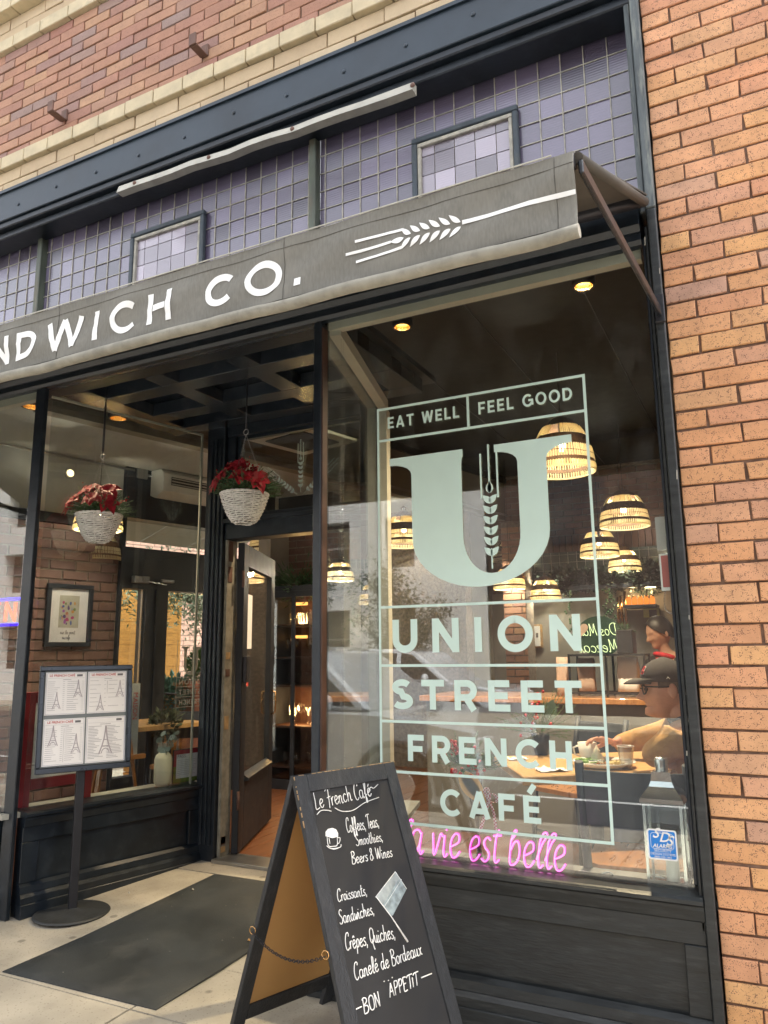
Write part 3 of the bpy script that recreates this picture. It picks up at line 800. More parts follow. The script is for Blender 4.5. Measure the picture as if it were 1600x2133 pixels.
# glass with putty line, in its own window
def window(fr, a0, a1, z0, z1, label, d=-.02, cat='window', frame=None, fw=.0, name='shop_window', th=.006):
    t = thing(name, label, cat, fr.p((a0 + a1) / 2, d, z0))
    m_ = MB(); fr.box(m_, a0, a1, d - th, d, z0, z1); m_.build('pane', M['glass'], t)
    if frame:
        for (p0, p1, q0, q1) in ((a0, a1, z1, z1 + fw), (a0, a1, z0 - fw, z0), (a0 - fw, a0, z0 - fw, z1 + fw), (a1, a1 + fw, z0 - fw, z1 + fw)):
            m_ = MB(); fr.box(m_, p0 + .0005, p1 - .0005, d - .03, d + .012, q0 + .0005, q1 - .0005); m_.build('frame_bar', frame, t, bevel=.003)
    return t
wr = window(front, RX0, RX1 - .004, .532, 2.833, 'big plate glass window with mint cafe lettering in ruled boxes')
wl = window(front, -5.55, -3.655, .517, 2.833, 'front window left of the entrance, cut off at the photo edge')
ws = window(left, .05, WL - .055, .517, 2.80, 'angled side window left of the entrance, vase and menu stand before it')
wq = window(right, .05, WL - .055, .517, 2.80, 'angled side window right of the entrance, seen through the lettered glass')
# pale putty edges inside
def edge(fr, a0, a1, z0, z1, t, w=.012, d=-.028, mt=None, sides='tlr'):
    m_ = MB()
    if 't' in sides: fr.box(m_, a0, a1, d - .012, d, z1 - w, z1)
    if 'l' in sides: fr.box(m_, a0, a0 + w, d - .0115, d - .0005, z0, z1 - w)
    if 'r' in sides: fr.box(m_, a1 - w, a1, d - .0115, d - .0005, z0, z1 - w)
    m_.build('putty_edge', mt or M['trimwhite'], t)
edge(left, .05, WL - .055, .517, 2.80, ws, .012, sides='tr')
# cream head casing behind the front glass and down the side window
m_ = MB(); front.box(m_, -1.70, -.30, -.075, -.031, 2.795, 2.833); m_.build('cream_head_casing', M['trimwhite'], wr)
m_ = MB(); front.box(m_, -5.5, -3.65, -.075, -.031, 2.79, 2.833); m_.build('cream_head_casing', M['trimwhite'], wl)
m_ = MB(); right.box(m_, .03, WL - .0, -.085, -.031, 2.77, 2.833); m_.build('cream_head_casing', M['trimwhite'], wq)
m_ = MB(); right.box(m_, WL - .06, WL + .05, -.085, -.031, .56, 2.77); m_.build('cream_side_casing', M['trimwhite'], wq)
# sills inside
M['greysill'] = mat('grey painted ledge', (.20, .205, .205), .6, var=.2, vscale=8, stain=.4, stcol=(.32, .32, .30))
sl = thing('display_ledge', 'dark grey display ledge inside the lettered window', 'ledge', (-1.0, .12, .53))
MB().add([(-1.67, .03, .508), (-.05, .03, .508), (-.05, .26, .508), (-1.73, .26, .508), (-1.67, .03, .48), (-.05, .03, .48), (-.05, .26, .48), (-1.73, .26, .48)],
         [(0, 1, 2, 3), (7, 6, 5, 4), (0, 4, 5, 1), (3, 2, 6, 7), (0, 3, 7, 4), (1, 5, 6, 2)]).build('board', M['greysill'], sl)
sl2 = thing('display_ledge', 'pale grey ledge inside the angled left window with vase on it', 'ledge', left.p(.5, -.1, .50))
m_ = MB(); left.box(m_, -.05, WL - .01, -.24, -.031, .485, .512); m_.build('board', M['oldwhite'], sl2)
sl3 = thing('display_ledge', 'ledge inside the angled right window behind the chalkboard', 'ledge', right.p(.5, -.1, .50))
m_ = MB(); right.box(m_, .32, WL - .01, -.24, -.065, .485, .510); m_.build('board', M['greysill'], sl3)

# end posts of the recess and door wall
YD = 1.135
dw = thing('door_surround', 'black fluted door surround with transom bar at the back of the entrance', 'door frame', (-2.65, YD, 0))
LX, RXX = -3.286, -2.03
B(LX - .02, LX + .13, YD - .03, YD + .12, .04, 2.86).build('left_pilaster', M['black'], dw, bevel=.004)
for i in range(3):
    B(LX + .015 + i * .036, LX + .035 + i * .036, YD - .042, YD - .0305, .16, 2.75).build('flute', M['black'], dw, bevel=.004)
B(RXX - .09, RXX + .03, YD - .03, YD + .12, .04, 2.86).build('right_pilaster', M['black'], dw, bevel=.004)
B(LX + .131, RXX - .091, YD - .01, YD + .11, 2.06, 2.20).build('transom_bar', M['black'], dw, bevel=.005)
B(LX + .131, RXX - .091, YD - .035, YD - .0105, 2.165, 2.195).build('transom_bar_moulding', M['black'], dw, bevel=.004)
B(LX + .131, RXX - .091, YD - .01, YD + .11, 2.765, 2.86).build('head', M['black'], dw, bevel=.005)
B(LX + .1315, LX + .155, YD + .0, YD + .10, .07, 2.059).build('chipped_cream_stop', mat('dirty chipped cream', (.27, .25, .20), .6, var=.3, vscale=20), dw, bevel=.003)
for i in range(9):
    z = rnd.uniform(.1, 2.0)
    B(LX + .156, LX + .159, YD + .01, YD + .05, z, z + rnd.uniform(.03, .12)).build('bare_patch', M['rust'] if i % 3 else M['rawwood'], dw)
B(LX + .131, RXX - .091, YD - .05, YD + .14, gz(YD) - .01, gz(YD) + .018).build('threshold', M['galv'], dw, bevel=.004)
tr_ = window(front, LX + .23, RXX - .10, 2.23, 2.74, 'clear transom pane over the open door with etched wheat', d=-YD - .03, frame=M['black'], fw=.029)
B(LX + .132, LX + .20, YD - .0, YD + .09, 2.201, 2.764).build('side_block', M['black'], dw)

# coffered ceiling of the entrance
ce = thing('entry_ceiling', 'glossy black coffered ceiling over the entrance', 'ceiling', (-2.65, .5, 2.86))
MB().box(-3.62, -1.66, .02, YD + .1, 2.925, 2.96).build('board', M['black'], ce)
glossb = mat('glossy black soffit', (.022, .028, .036), .22, var=.35, vscale=4, bump=.2, bscale=12, stain=.35, stcol=(.09, .095, .10), stscale=6)
for x0_, x1_ in ((-3.62, -3.42), (-2.985, -2.855), (-2.425, -2.29), (-1.86, -1.70)):
    MB().box(x0_, x1_, .058, .99, 2.8353, 2.915).build('coffer_beam', glossb, ce, bevel=.003)
for y0_, y1_ in ((.03, .057), (.31, .44), (.70, .83), (.991, 1.12)):
    MB().box(-3.6, -1.70, y0_, y1_, 2.834, 2.92).build('coffer_beam', glossb, ce, bevel=.003)

# ------------------------------------------------------------------ door leaf, open inwards
H0 = Vector((LX + .19, YD + .10, 0)); H1 = Vector((-3.50, 2.17, 0))
dv = (H1 - H0); DL = dv.length; dv.normalize()
leaf = Fr(H0, (dv.x, dv.y), (dv.y, -dv.x))
M['leafp'] = mat('near black door paint', (.006, .008, .012), .5, var=.3, bump=.2, bscale=30)
dt = thing('shop_door', 'black glazed door standing open into the cafe', 'door', H0 + Vector((0, 0, .09)))
ZF = .07
for a0, a1, z0_, z1_, nm in ((0, .13, ZF + .02, 2.05, 'stile'), (DL - .13, DL, ZF + .02, 2.05, 'stile'), (.131, DL - .131, 1.90, 2.05, 'top_rail'), (.131, DL - .131, ZF + .02, .50, 'bottom_rail')):
    m_ = MB(); leaf.box(m_, a0, a1, -.022, .022, z0_, z1_); m_.build(nm, M['leafp'], dt, bevel=.003)
m_ = MB(); leaf.prof(m_, .131, DL - .131, [(.023, .50), (.05, .505), (.05, .52), (.003, .55), (.003, .50)]); m_.build('glazing_sill', M['leafp'], dt)
m_ = MB(); leaf.box(m_, .131, DL - .131, -.003, .0029, .5505, 1.899); m_.build('pane', M['glass'], dt)
m_ = MB(); leaf.box(m_, .015, .09, .023, .05, 1.13, 1.30); m_.build('lock_case', M['darkmetal'], dt, bevel=.004)
for sgn in (1, -1):
    hd = MB(); hd.tube([leaf.p(DL - .07, sgn * .022, .86), leaf.p(DL - .07, sgn * .05, .875), leaf.p(DL - .07, sgn * .055, .95), leaf.p(DL - .07, sgn * .05, 1.025), leaf.p(DL - .07, sgn * .022, 1.04)], 0.006, 8)
    hd.build('pull_handle', M['brass'], dt)
for z in (.35, 1.75):
    m_ = MB(); m_.tube([leaf.p(-.01, .02, z), leaf.p(-.01, .02, z + .11)], .009, 8); m_.build('hinge', M['rust'], dt)
m_ = MB(); leaf.box(m_, .19, .33, .0032, .0040, 1.35, 1.72); m_.build('notice', M['paper'], dt)
m_ = MB(); leaf.box(m_, .18, .26, .0032, .0040, 1.10, 1.26); m_.build('red_sticker', M['red'], dt, label='small red sticker on the door glass')

# ------------------------------------------------------------------ awning
YA = -1.2
cloth = bpy.data.materials.new('faded taupe awning canvas'); cloth.use_nodes = True
nt = cloth.node_tree; N = nt.nodes; L = nt.links; b = N['Principled BSDF']; b.inputs['Roughness'].default_value = .9
geo = N.new('ShaderNodeNewGeometry'); sp = N.new('ShaderNodeSeparateXYZ'); L.new(geo.outputs['Position'], sp.inputs[0])
mp = N.new('ShaderNodeMapping'); mp.inputs['Scale'].default_value = (60, 60, 14); L.new(geo.outputs['Position'], mp.inputs[0])
n1 = N.new('ShaderNodeTexNoise'); n1.inputs['Scale'].default_value = 3; n1.inputs['Detail'].default_value = 8; L.new(mp.outputs[0], n1.inputs[0])
n2 = N.new('ShaderNodeTexNoise'); n2.inputs['Scale'].default_value = 5; n2.inputs['Detail'].default_value = 8; L.new(geo.outputs['Position'], n2.inputs[0])
cr = N.new('ShaderNodeValToRGB'); cr.color_ramp.elements[0].position = .35; cr.color_ramp.elements[0].color = (.155, .149, .130, 1); cr.color_ramp.elements[1].position = .7; cr.color_ramp.elements[1].color = (.192, .184, .158, 1)
L.new(n1.outputs[0], cr.inputs[0])
r2 = N.new('ShaderNodeMapRange'); r2.inputs[1].default_value = .5; r2.inputs[2].default_value = .68; r2.inputs[4].default_value = .55; L.new(n2.outputs[0], r2.inputs[0])
mx = N.new('ShaderNodeMix'); mx.data_type = 'RGBA'; L.new(r2.outputs[0], mx.inputs[0]); L.new(cr.outputs[0], mx.inputs[6]); mx.inputs[7].default_value = (.225, .215, .185, 1)
L.new(mx.outputs[2], b.inputs['Base Color'])
wv = N.new('ShaderNodeTexNoise'); wv.inputs['Scale'].default_value = 900; L.new(geo.outputs['Position'], wv.inputs[0])
bp = N.new('ShaderNodeBump'); bp.inputs['Strength'].default_value = .3; bp.inputs['Distance'].default_value = .001; L.new(wv.outputs[0], bp.inputs['Height']); L.new(bp.outputs[0], b.inputs['Normal'])
M['canvas'] = cloth
M['hem'] = mat('dirty pale hem canvas', (.25, .237, .195), .9, var=.2, vscale=20, stain=.6, stcol=(.16, .145, .12), stscale=22)
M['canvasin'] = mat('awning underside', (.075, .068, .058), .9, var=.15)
XA0, XA1 = -5.2, -.300
ZA1, ZA0, ZH = 2.455, 2.262, 2.235
def sag(x, z):
    k = (ZA1 - z) / (ZA1 - ZA0)
    return .005 * sin(x * 2.1 + 1.3) * k + .004 * sin(x * 9 + z * 21) * sin(k * pi) + .003 * sin(x * 23 - z * 34) * (sin(k * pi) + .3) + .004 * noise.noise(Vector((x * 7, z * 30, 2.))) + .0015 * noise.noise(Vector((x * 30, z * 60, 5.)))
def V(x, z, d=0): return Vector((x, YA + sag(x, z) - d, z))
aw = thing('awning', 'taupe canvas awning lettered with the shop name and a wheat ear', 'awning', (-2.7, YA, 2.45))
NX, NZ = 300, 12
mb = MB(); vs = []
for i in range(NX + 1):
    x = XA0 + (XA1 - XA0) * i / NX
    for j in range(NZ + 1): vs.append(V(x, ZA0 + (ZA1 - ZA0) * j / NZ))
for i in range(NX + 1):
    x = XA0 + (XA1 - XA0) * i / NX
    for j in range(NZ + 1): vs.append(V(x, ZA0 + (ZA1 - ZA0) * j / NZ, -.002))
fs = []; K = (NX + 1) * (NZ + 1)
for i in range(NX):
    for j in range(NZ):
        a = i * (NZ + 1) + j; b_ = a + NZ + 1
        fs.append((a, b_, b_ + 1, a + 1)); fs.append((K + a, K + a + 1, K + b_ + 1, K + b_))
for j in range(NZ):
    a = NX * (NZ + 1) + j; fs.append((a, K + a, K + a + 1, a + 1))
mb.add(vs, fs, True).build('valance', M['canvas'], aw)
hem = MB()
hp = []
for i in range(NX + 1):
    x = XA0 + (XA1 + .004 - XA0) * i / NX; hp.append(V(x, ZA0 - .012, .004) + Vector((0, 0, .0015 * sin(x * 7) + .001 * sin(x * 19))))
hem.tube(hp, .0165, 10); hem.build('rolled_hem', M['hem'], aw)
top_r = MB(); top_r.tube([(XA0, YA + .022, ZA1 - .012), (XA1 + .0, YA + .022, ZA1 - .012)], .019, 12); top_r.build('front_bar', M['darkmetal'], aw)
wt = MB(); wt.bar((XA0, YA - .003, ZA1 + .003), (XA1 - .05, YA - .003, ZA1 + .003), .003, .0035); wt.build('pale_top_edge', M['oldwhite'], aw)
# roof cloth, slopes down from the wall
mb = MB()
R0, R1 = (.0, 3.00), (YA + .015, ZA1 + .004)
xa_, xb_ = XA0, XA1
mb.add([(xa_, -.06, 3.0), (xb_ + .05, -.06, 3.0), (xb_, YA + .01, ZA1 + .006), (xa_, YA + .01, ZA1 + .006), (xa_, -.06, 2.994), (xb_ + .05, -.06, 2.994), (xb_, YA + .01, ZA1), (xa_, YA + .01, ZA1)],
       [(0, 3, 2, 1), (4, 5, 6, 7), (0, 1, 5, 4), (2, 3, 7, 6), (1, 2, 6, 5), (3, 0, 4, 7)])
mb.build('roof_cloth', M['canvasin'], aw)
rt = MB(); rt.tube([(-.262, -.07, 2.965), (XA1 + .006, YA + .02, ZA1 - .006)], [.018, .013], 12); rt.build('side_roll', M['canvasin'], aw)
ro = MB(); ro.tube([(XA0, -.075, 2.975), (-.262, -.075, 2.975)], .03, 12); ro.build('roller_tube', M['darkmetal'], aw)
for x in (XA1 + .012, XA0 + .05):
    am = MB(); am.bar((x, YA + .02, ZA1 - .03), (x + .047, -.032, 2.53), .012, .034, up=(0, 0, 1)); am.build('drop_arm', M['black'], aw, bevel=.003)
wb = at(1377, 655, -.03)
B(wb.x - .02, wb.x + .015, -.045, -.0285, 2.49, 2.60).build('arm_bracket', M['darkmetal'], aw, bevel=.003)
# seams
for x in (-.345, -1.105, -2.0, -3.2, -4.3):
    s_ = MB(); s_.tube([V(x, z, .0006) for z in [ZA0 + (ZA1 - ZA0) * i / 10 for i in range(11)]], .0009, 4); s_.build('seam', M['canvasin'], aw)
s_ = MB(); s_.tube([V(XA0 + (XA1 - XA0) * i / 150, ZA1 - .030, .0006) for i in range(151)], .0008, 4); s_.build('seam', M['canvasin'], aw)
s_ = MB(); s_.tube([V(XA0 + (XA1 - XA0) * i / 150, ZA0 + .008, .0006) for i in range(151)], .0012, 4); s_.build('seam', M['canvasin'], aw)
# letters in the plane of the valance
def VF(x, z, d): return V(x, z, d + .001)
def subdiv(pts, st=.02):
    out = [pts[0]]
    for a, b_ in zip(pts, pts[1:]):
        n = max(1, int((Vector(b_) - Vector(a)).length / st))
        for i in range(1, n + 1): out.append((a[0] + (b_[0] - a[0]) * i / n, a[1] + (b_[1] - a[1]) * i / n))
    return out
def aimg(px, py):
    p = at(px, py, YA); return p
base = {'N': (-18, 12, 770), }
def letter_on(ch, x0, x1, z0, z1, parent, f=VF, w=.205):
    st, adv = sans(ch, w); mb = MB(); sx = (x1 - x0) / adv; H = z1 - z0
    for q, s_ in enumerate(st):
        ribbon(mb, subdiv([(x0 + p[0] * sx, z0 + p[1] * H) for p in s_], .01 if f is VF else 9), w * min(H, H), f, .0006 + q * .00015, .0005)
    return mb.build('letter_' + ch.lower(), M['white'], parent)
zt, zb = 2.400, 2.300
X = lambda px, py: at(px, py, YA).x
pos = {'D': (X(33, 742), X(78, 715)), 'W': (X(97, 710), X(173, 690)), 'I': (X(192, 690), X(207, 680)), 'C': (X(230, 670), X(285, 655)), 'H': (X(308, 650), X(362, 630)),
       'c': (X(429, 605), X(488, 590)), 'O': (X(512, 590), X(588, 570))}
for ch, (a, b_) in pos.items():
    letter_on(ch.upper(), a, b_, zb, zt, aw)
xD = pos['D'][0]
letter_on('N', xD - .125, xD - .035, zb, zt, aw); letter_on('A', xD - .25, xD - .16, zb, zt, aw); letter_on('S', xD - .355, xD - .285, zb, zt, aw)
letter_on('.', X(612, 605), X(630, 600), zb, zt, aw)
# wheat ear
def leaf_poly(c, ang, L_, W_, n=10):
    pts = []
    for i in range(n + 1):
        t = i / n; pts.append((t * L_, W_ * sin(pi * t ** .75)))
    for i in range(1, n):
        t = 1 - i / n; pts.append((t * L_, -W_ * .55 * sin(pi * t ** .85)))
    ca, sa = cos(ang), sin(ang)
    return [(c[0] + p[0] * ca - p[1] * sa, c[1] + p[0] * sa + p[1] * ca) for p in pts]
def put_leaf(mb, c, ang, L_, W_, f, lift=.0006, flip=1):
    P = leaf_poly((0, 0), 0, L_, W_)
    ca, sa = cos(ang), sin(ang)
    P = [(c[0] + p[0] * ca - flip * p[1] * sa, c[1] + p[0] * sa + flip * p[1] * ca) for p in P]
    mb.prism(P, lambda p: Vector(f(p[0], p[1], lift + .0006)), lambda p: Vector(f(p[0], p[1], lift)))
wh = MB()
pa = at(1198, 396, YA); pb = at(962, 462, YA); pc_ = at(800, 522, YA)
ribbon(wh, subdiv([(pa.x, pa.z), (pb.x, pb.z)], .02), .011, VF, .0006)
zc = pb.z - .004
for i in range(6):
    x = pb.x - .004 - i * .0262
    put_leaf(wh, (x, zc + .006), radians(140), .038, .0085, VF, .0006, 1)
    put_leaf(wh, (x, zc - .006), radians(220), .038, .0085, VF, .0006, -1)
x = pb.x - 6 * .0268 + .004
put_leaf(wh, (x + .002, zc), radians(180), .040, .011, VF, .0009, 1)
ribbon(wh, subdiv([(x - .036, zc), (x - .17, zc)], .02), .0075, VF, .0009)
ribbon(wh, subdiv([(x + .0, zc + .025), (x - .04, zc + .028), (x - .14, zc + .028)], .01), .0075, VF, .0009)
ribbon(wh, subdiv([(x + .0, zc - .025), (x - .04, zc - .028), (x - .14, zc - .028)], .01), .0075, VF, .0009)
wh.build('wheat_ear', M['white'], aw)

# ------------------------------------------------------------------ street seen in the glass
M['render'] = mat('white rendered wall', (.78, .76, .72), .8, var=.05, vscale=1.5, stain=.3, stcol=(.5, .48, .44), stscale=1)
M['darkwin'] = mat('dark window glass', (.02, .022, .026), .08, var=.1)
M['leaf'] = mat('tree leaves', (.06, .085, .035), .6, var=.5, vscale=3)
M['bark'] = mat('bark', (.10, .08, .06), .9, var=.4, bump=.6, bscale=30)
ob = thing('office_building', 'white rendered building across the street with deep dark window openings', 'building', (-6, -16.5, -.2))
WW = MB(); fy = -15.5
cols_ = [(-27.5 + i * 2.6, -27.5 + i * 2.6 + (1.0 if i % 3 else 1.6)) for i in range(8)]
rows_ = [(.9, 2.5), (3.6, 5.0), (6.0, 7.2)]
xs_ = sorted({-29, -6.3} | {c for ab in cols_ for c in ab}); zs_ = sorted({-.18, 8.6} | {c for ab in rows_ for c in ab})
for i in range(len(xs_) - 1):
    for j in range(len(zs_) - 1):
        op = any(abs(xs_[i] - a) < 1e-6 for a, b_ in cols_) and any(abs(zs_[j] - a) < 1e-6 for a, b_ in rows_)
        if not op: WW.box(xs_[i], xs_[i + 1], fy - .5, fy, zs_[j], zs_[j + 1])
WW.build('wall', M['render'], ob)
MB().box(-29, -6.3, fy - .52, fy + .12, 8.6, 8.9).build('parapet', M['render'], ob)
for a, b_ in cols_:
    for c, d in rows_:
        w_ = MB().box(a + .002, b_ - .002, fy - .46, fy - .42, c + .002, d - .002).build('window', M['darkwin'], ob)
        MB().box(a + .01, b_ - .01, fy - .418, fy - .38, (c + d) / 2 - .03, (c + d) / 2 + .03).build('glazing_bar', M['galv'], w_)
for x in (-15.8, -9.2):
    MB().tube([(x, fy + .08, -.1), (x, fy + .08, 8.5)], .07, 8).build('downpipe', M['render'], ob)

ob2 = thing('added_brown_building', 'dark brown brick building added across the street to keep reflections dark', 'building', (0, -16.5, -.2))  # added so the window reflects dark in front of the seated man
MB().box(-6.25, 22, fy - .6, fy - .05, -.18, 7.5).build('wall', mat('dark brown brickwork', (.10, .065, .05), .85, var=.3, vscale=6), ob2)
for i in range(8):
    for c in (.6, 3.9): MB().box(-4.6 + i * 3, -3.2 + i * 3, fy - .049, fy - .02, c, c + 1.7).build('window', M['darkwin'], ob2)
def tree(x, y, h, seed, label):
    r = random.Random(seed)
    t = thing('street_tree', label, 'tree', (x, y, -.2), 'street trees across the road')
    tr = MB(); tips = []
    tr.tube([(x, y, -.25), (x + .05, y, h * .25), (x + .12, y + .05, h * .5), (x + .1, y, h * .8)], [.14, .11, .08, .03], 8)
    for i in range(12):
        a = r.uniform(0, 6.28); z0_ = h * r.uniform(.3, .65); L_ = h * r.uniform(.2, .34)
        p0 = Vector((x + .08, y, z0_)); p2 = p0 + Vector((cos(a) * L_, sin(a) * L_, L_ * r.uniform(.5, 1.2)))
        tr.tube([p0, p0.lerp(p2, .5) + Vector((0, 0, -.06)), p2], [.045, .03, .012], 6); tips += [p0.lerp(p2, .6), p2]
    tips.append(Vector((x, y, h * .9)))
    tr.build('trunk', M['bark'], t)
    lf = MB()
    for tp in tips:
        for k in range(10):
            c = tp + Vector((r.gauss(0, h * .055), r.gauss(0, h * .055), r.gauss(0, h * .05)))
            for q in range(16):
                p = c + Vector((r.gauss(0, .11), r.gauss(0, .11), r.gauss(0, .11)))
                u = Vector((r.uniform(-1, 1), r.uniform(-1, 1), r.uniform(-1, 1))).normalized() * .055
                v = u.orthogonal().normalized() * .02
                k0 = len(lf.v); lf.v += [p - u, p + v, p + u, p - v]; lf.f.append((k0, k0 + 1, k0 + 2, k0 + 3)); lf.sm.append(False)
    lf.build('crown', M['leaf'], t)
tree(-11.4, -13.0, 4.6, 3, 'loose leafy street tree across the road, reflected beside the entrance post')
tree(-7.6, -12.8, 3.2, 5, 'smaller street tree across the road, reflected left of the lettering')
tree(3.5, -12.5, 4.2, 8, 'street tree across the road towards the right')

M['carw'] = mat('pale silver car paint', (.50, .54, .57), .25, metal=.2, var=.03, coat=1.)
M['carwh'] = mat('white car paint', (.66, .68, .70), .25, var=.03, coat=1.)
M['card'] = mat('black trim', (.02, .02, .022), .4)
M['tyre'] = mat('tyre rubber', (.02, .02, .02), .8)
def vehicle(name, label, cat, x0, y0, prof, cab, mt, wheels, W=1.86, windows=(), lamps=()):
    "profile in (x, z) swept over the width, cabin narrowing to its roof"
    t = thing(name, label, cat, (x0, y0, -.33))
    zb = -.33
    def half(pts, yb, yt, zlo, zhi):
        f = []
        for p in pts:
            k = min(max((p[1] - zlo) / (zhi - zlo), 0), 1); f.append(yb + (yt - yb) * k)
        return f
    bd = MB(); hw = half(prof, W / 2, W / 2 - .04, .3, 1.0)
    n = len(prof)
    bd.add([(x0 + p[0], y0 + h_, zb + p[1]) for p, h_ in zip(prof, hw)] + [(x0 + p[0], y0 - h_, zb + p[1]) for p, h_ in zip(prof, hw)],
           [tuple(range(n)), tuple(reversed(range(n, 2 * n)))] + [(i, n + i, n + (i + 1) % n, (i + 1) % n) for i in range(n)])
    bd.build('body', mt, t, bevel=.035)
    cb = MB(); zl = min(p[1] for p in cab); zh = max(p[1] for p in cab); hc = half(cab, W / 2 - .04, W / 2 - .22, zl, zh); n = len(cab)
    cb.add([(x0 + p[0], y0 + h_, zb + p[1]) for p, h_ in zip(cab, hc)] + [(x0 + p[0], y0 - h_, zb + p[1]) for p, h_ in zip(cab, hc)],
           [tuple(range(n)), tuple(reversed(range(n, 2 * n)))] + [(i, n + i, n + (i + 1) % n, (i + 1) % n) for i in range(n)])
    cb.build('cabin', mt, t, bevel=.03)
    for poly in windows:
        for sg in (1, -1):
            hh = half(poly, W / 2 - .04, W / 2 - .22, zl, zh)
            wm = MB(); wm.add([(x0 + p[0], y0 + sg * (h_ + .006), zb + p[1]) for p, h_ in zip(poly, hh)] + [(x0 + p[0], y0 + sg * (h_ - .01), zb + p[1]) for p, h_ in zip(poly, hh)],
                              [tuple(range(len(poly))), tuple(reversed(range(len(poly), 2 * len(poly))))] + [(i, len(poly) + i, len(poly) + (i + 1) % len(poly), (i + 1) % len(poly)) for i in range(len(poly))])
            wm.build('side_window', M['darkwin'], t)
    for wx in wheels:
        for sg in (1, -1):
            w_ = MB(); w_.tube([(x0 + wx, y0 + sg * (W / 2 - .22), zb + .36), (x0 + wx, y0 + sg * (W / 2 + .01), zb + .36)], .36, 24, smooth=True); wo = w_.build('wheel', M['tyre'], t)
            w_ = MB(); w_.tube([(x0 + wx, y0 + sg * (W / 2 + .005), zb + .36), (x0 + wx, y0 + sg * (W / 2 + .022), zb + .36)], .22, 20); w_.build('rim', M['chrome'], wo)
            a_ = MB(); a_.tube([(x0 + wx + .44 * cos(q * pi / 12), y0 + sg * (W / 2 - .005), zb + .36 + .44 * sin(q * pi / 12)) for q in range(13)], .035, 6); a_.build('wheel_arch', M['card'], t)
    for (lx, lz, lw, lh, col) in lamps:
        for sg in (1, -1):
            MB().box(x0 + lx - lw / 2, x0 + lx + lw / 2, y0 + sg * (W / 2 - .2) - .13, y0 + sg * (W / 2 - .2) + .13, zb + lz - lh / 2, zb + lz + lh / 2).build('lamp', M[col], t, bevel=.01)
    for sg in (1, -1):
        mr_ = MB(); mr_.ball((x0 + cab[-1][0] - .45, y0 + sg * (W / 2 + .1), zb + zl + .08), .11, 12, 8, sx=.6, sy=1.1, sz=.8); mr_.build('wing_mirror', mt, t)
        MB().box(x0 + cab[0][0] + .75, x0 + cab[0][0] + .95, y0 + sg * (W / 2 - .02) - .02, y0 + sg * (W / 2 - .02) + .03, zb + zl - .13, zb + zl - .10).build('door_handle', M['chrome'], t)
        MB().box(x0 + cab[0][0] + .4, x0 + cab[-1][0] - .6, y0 + sg * (W / 2 - .03) - .006, y0 + sg * (W / 2 - .03) + .02, zb + .42, zb + .5).build('side_trim', M['card'], t)
    return t
M['lampw'] = mat('headlamp glass', (.7, .72, .75), .1); M['lampr'] = mat('tail lamp', (.4, .02, .02), .15)
suvp = [(-2.2, .25), (2.2, .25), (2.28, .5), (2.2, .95), (1.2, 1.08), (-2.15, 1.1), (-2.28, .95), (-2.3, .5)]
suvc = [(-2.12, 1.09), (-1.9, 1.62), (-1.5, 1.72), (.1, 1.72), (.4, 1.66), (1.15, 1.08)]
vehicle('parked_car', 'pale silver estate car parked at the kerb, mirrored in the lettered window', 'car', -4.65, -4.72, suvp, suvc, M['carw'], (-1.4, 1.42),
        windows=([(-1.95, 1.15), (-1.78, 1.58), (-1.0, 1.64), (-.95, 1.14)], [(-.85, 1.14), (-.9, 1.64), (-.02, 1.64), (.0, 1.14)], [(.1, 1.14), (.08, 1.64), (.32, 1.60), (.95, 1.13)]), lamps=((2.2, .8, .16, .14, 'lampw'), (-2.24, .9, .1, .2, 'lampr')))
vehicle('parked_car', 'white car parked on the far side of the street, faintly mirrored in the window', 'car', -6.6, -11.6, suvp, suvc, M['carwh'], (-1.4, 1.42),
        windows=([(-1.95, 1.15), (-1.78, 1.58), (-1.0, 1.64), (-.95, 1.14)], [(-.85, 1.14), (-.9, 1.64), (-.02, 1.64), (.0, 1.14)], [(.1, 1.14), (.08, 1.64), (.32, 1.60), (.95, 1.13)]), lamps=((2.2, .8, .16, .14, 'lampw'), (-2.24, .9, .1, .2, 'lampr')))

# ------------------------------------------------------------------ inside the cafe: shell
FZ = .07
M['floor'] = mat('orange wood floor', (.13, .048, .018), .4, var=.3, vscale=4, stretch=(12, 1, 1), stain=.4, stcol=(.07, .024, .012), stscale=2)
M['ceilp'] = mat('pale grey ceiling paint', (.40, .395, .365), .8, var=.03)
M['wallp'] = mat('warm grey plaster', (.30, .275, .24), .8, var=.05)
M['walld'] = mat('black ceiling paint', (.006, .007, .009), .75, var=.2)
M['tanw'] = mat('tan bulkhead paint', (.19, .165, .125), .7, var=.08)
M['wood'] = mat('pale table wood', (.52, .31, .13), .45, var=.15, vscale=5, stretch=(2, 14, 2), bump=.1)
M['wood2'] = mat('chair seat wood', (.42, .19, .07), .3, var=.25, vscale=5, stretch=(8, 2, 2), coat=.5)
M['navy'] = mat('navy black chair paint', (.022, .026, .036), .5, var=.15)
KW = (.2424, 1)
lw = Fr((-5.4, 0), KW, (1, -.2424))
def S(Y): return Y * sqrt(1 + .2424 ** 2)
flo = thing('floor', None, None); flo['kind'] = 'structure'
y = YD + .17
def plank(x0, x1, y0, y1):
    MB().box(x0, x1, y0, y1, FZ - .02, FZ + rnd.uniform(-.0008, .0008)).build('floor_board', M['floor'], flo)
x = -4.9
while x < -2.0:
    yy = YD + .15 + rnd.uniform(-.5, .0) * 0
    while yy < 5.0:
        L_ = rnd.uniform(.7, 1.4); plank(x + .001, x + .108, yy + .001, min(yy + L_, 5.0) - .001); yy += L_
    x += .11
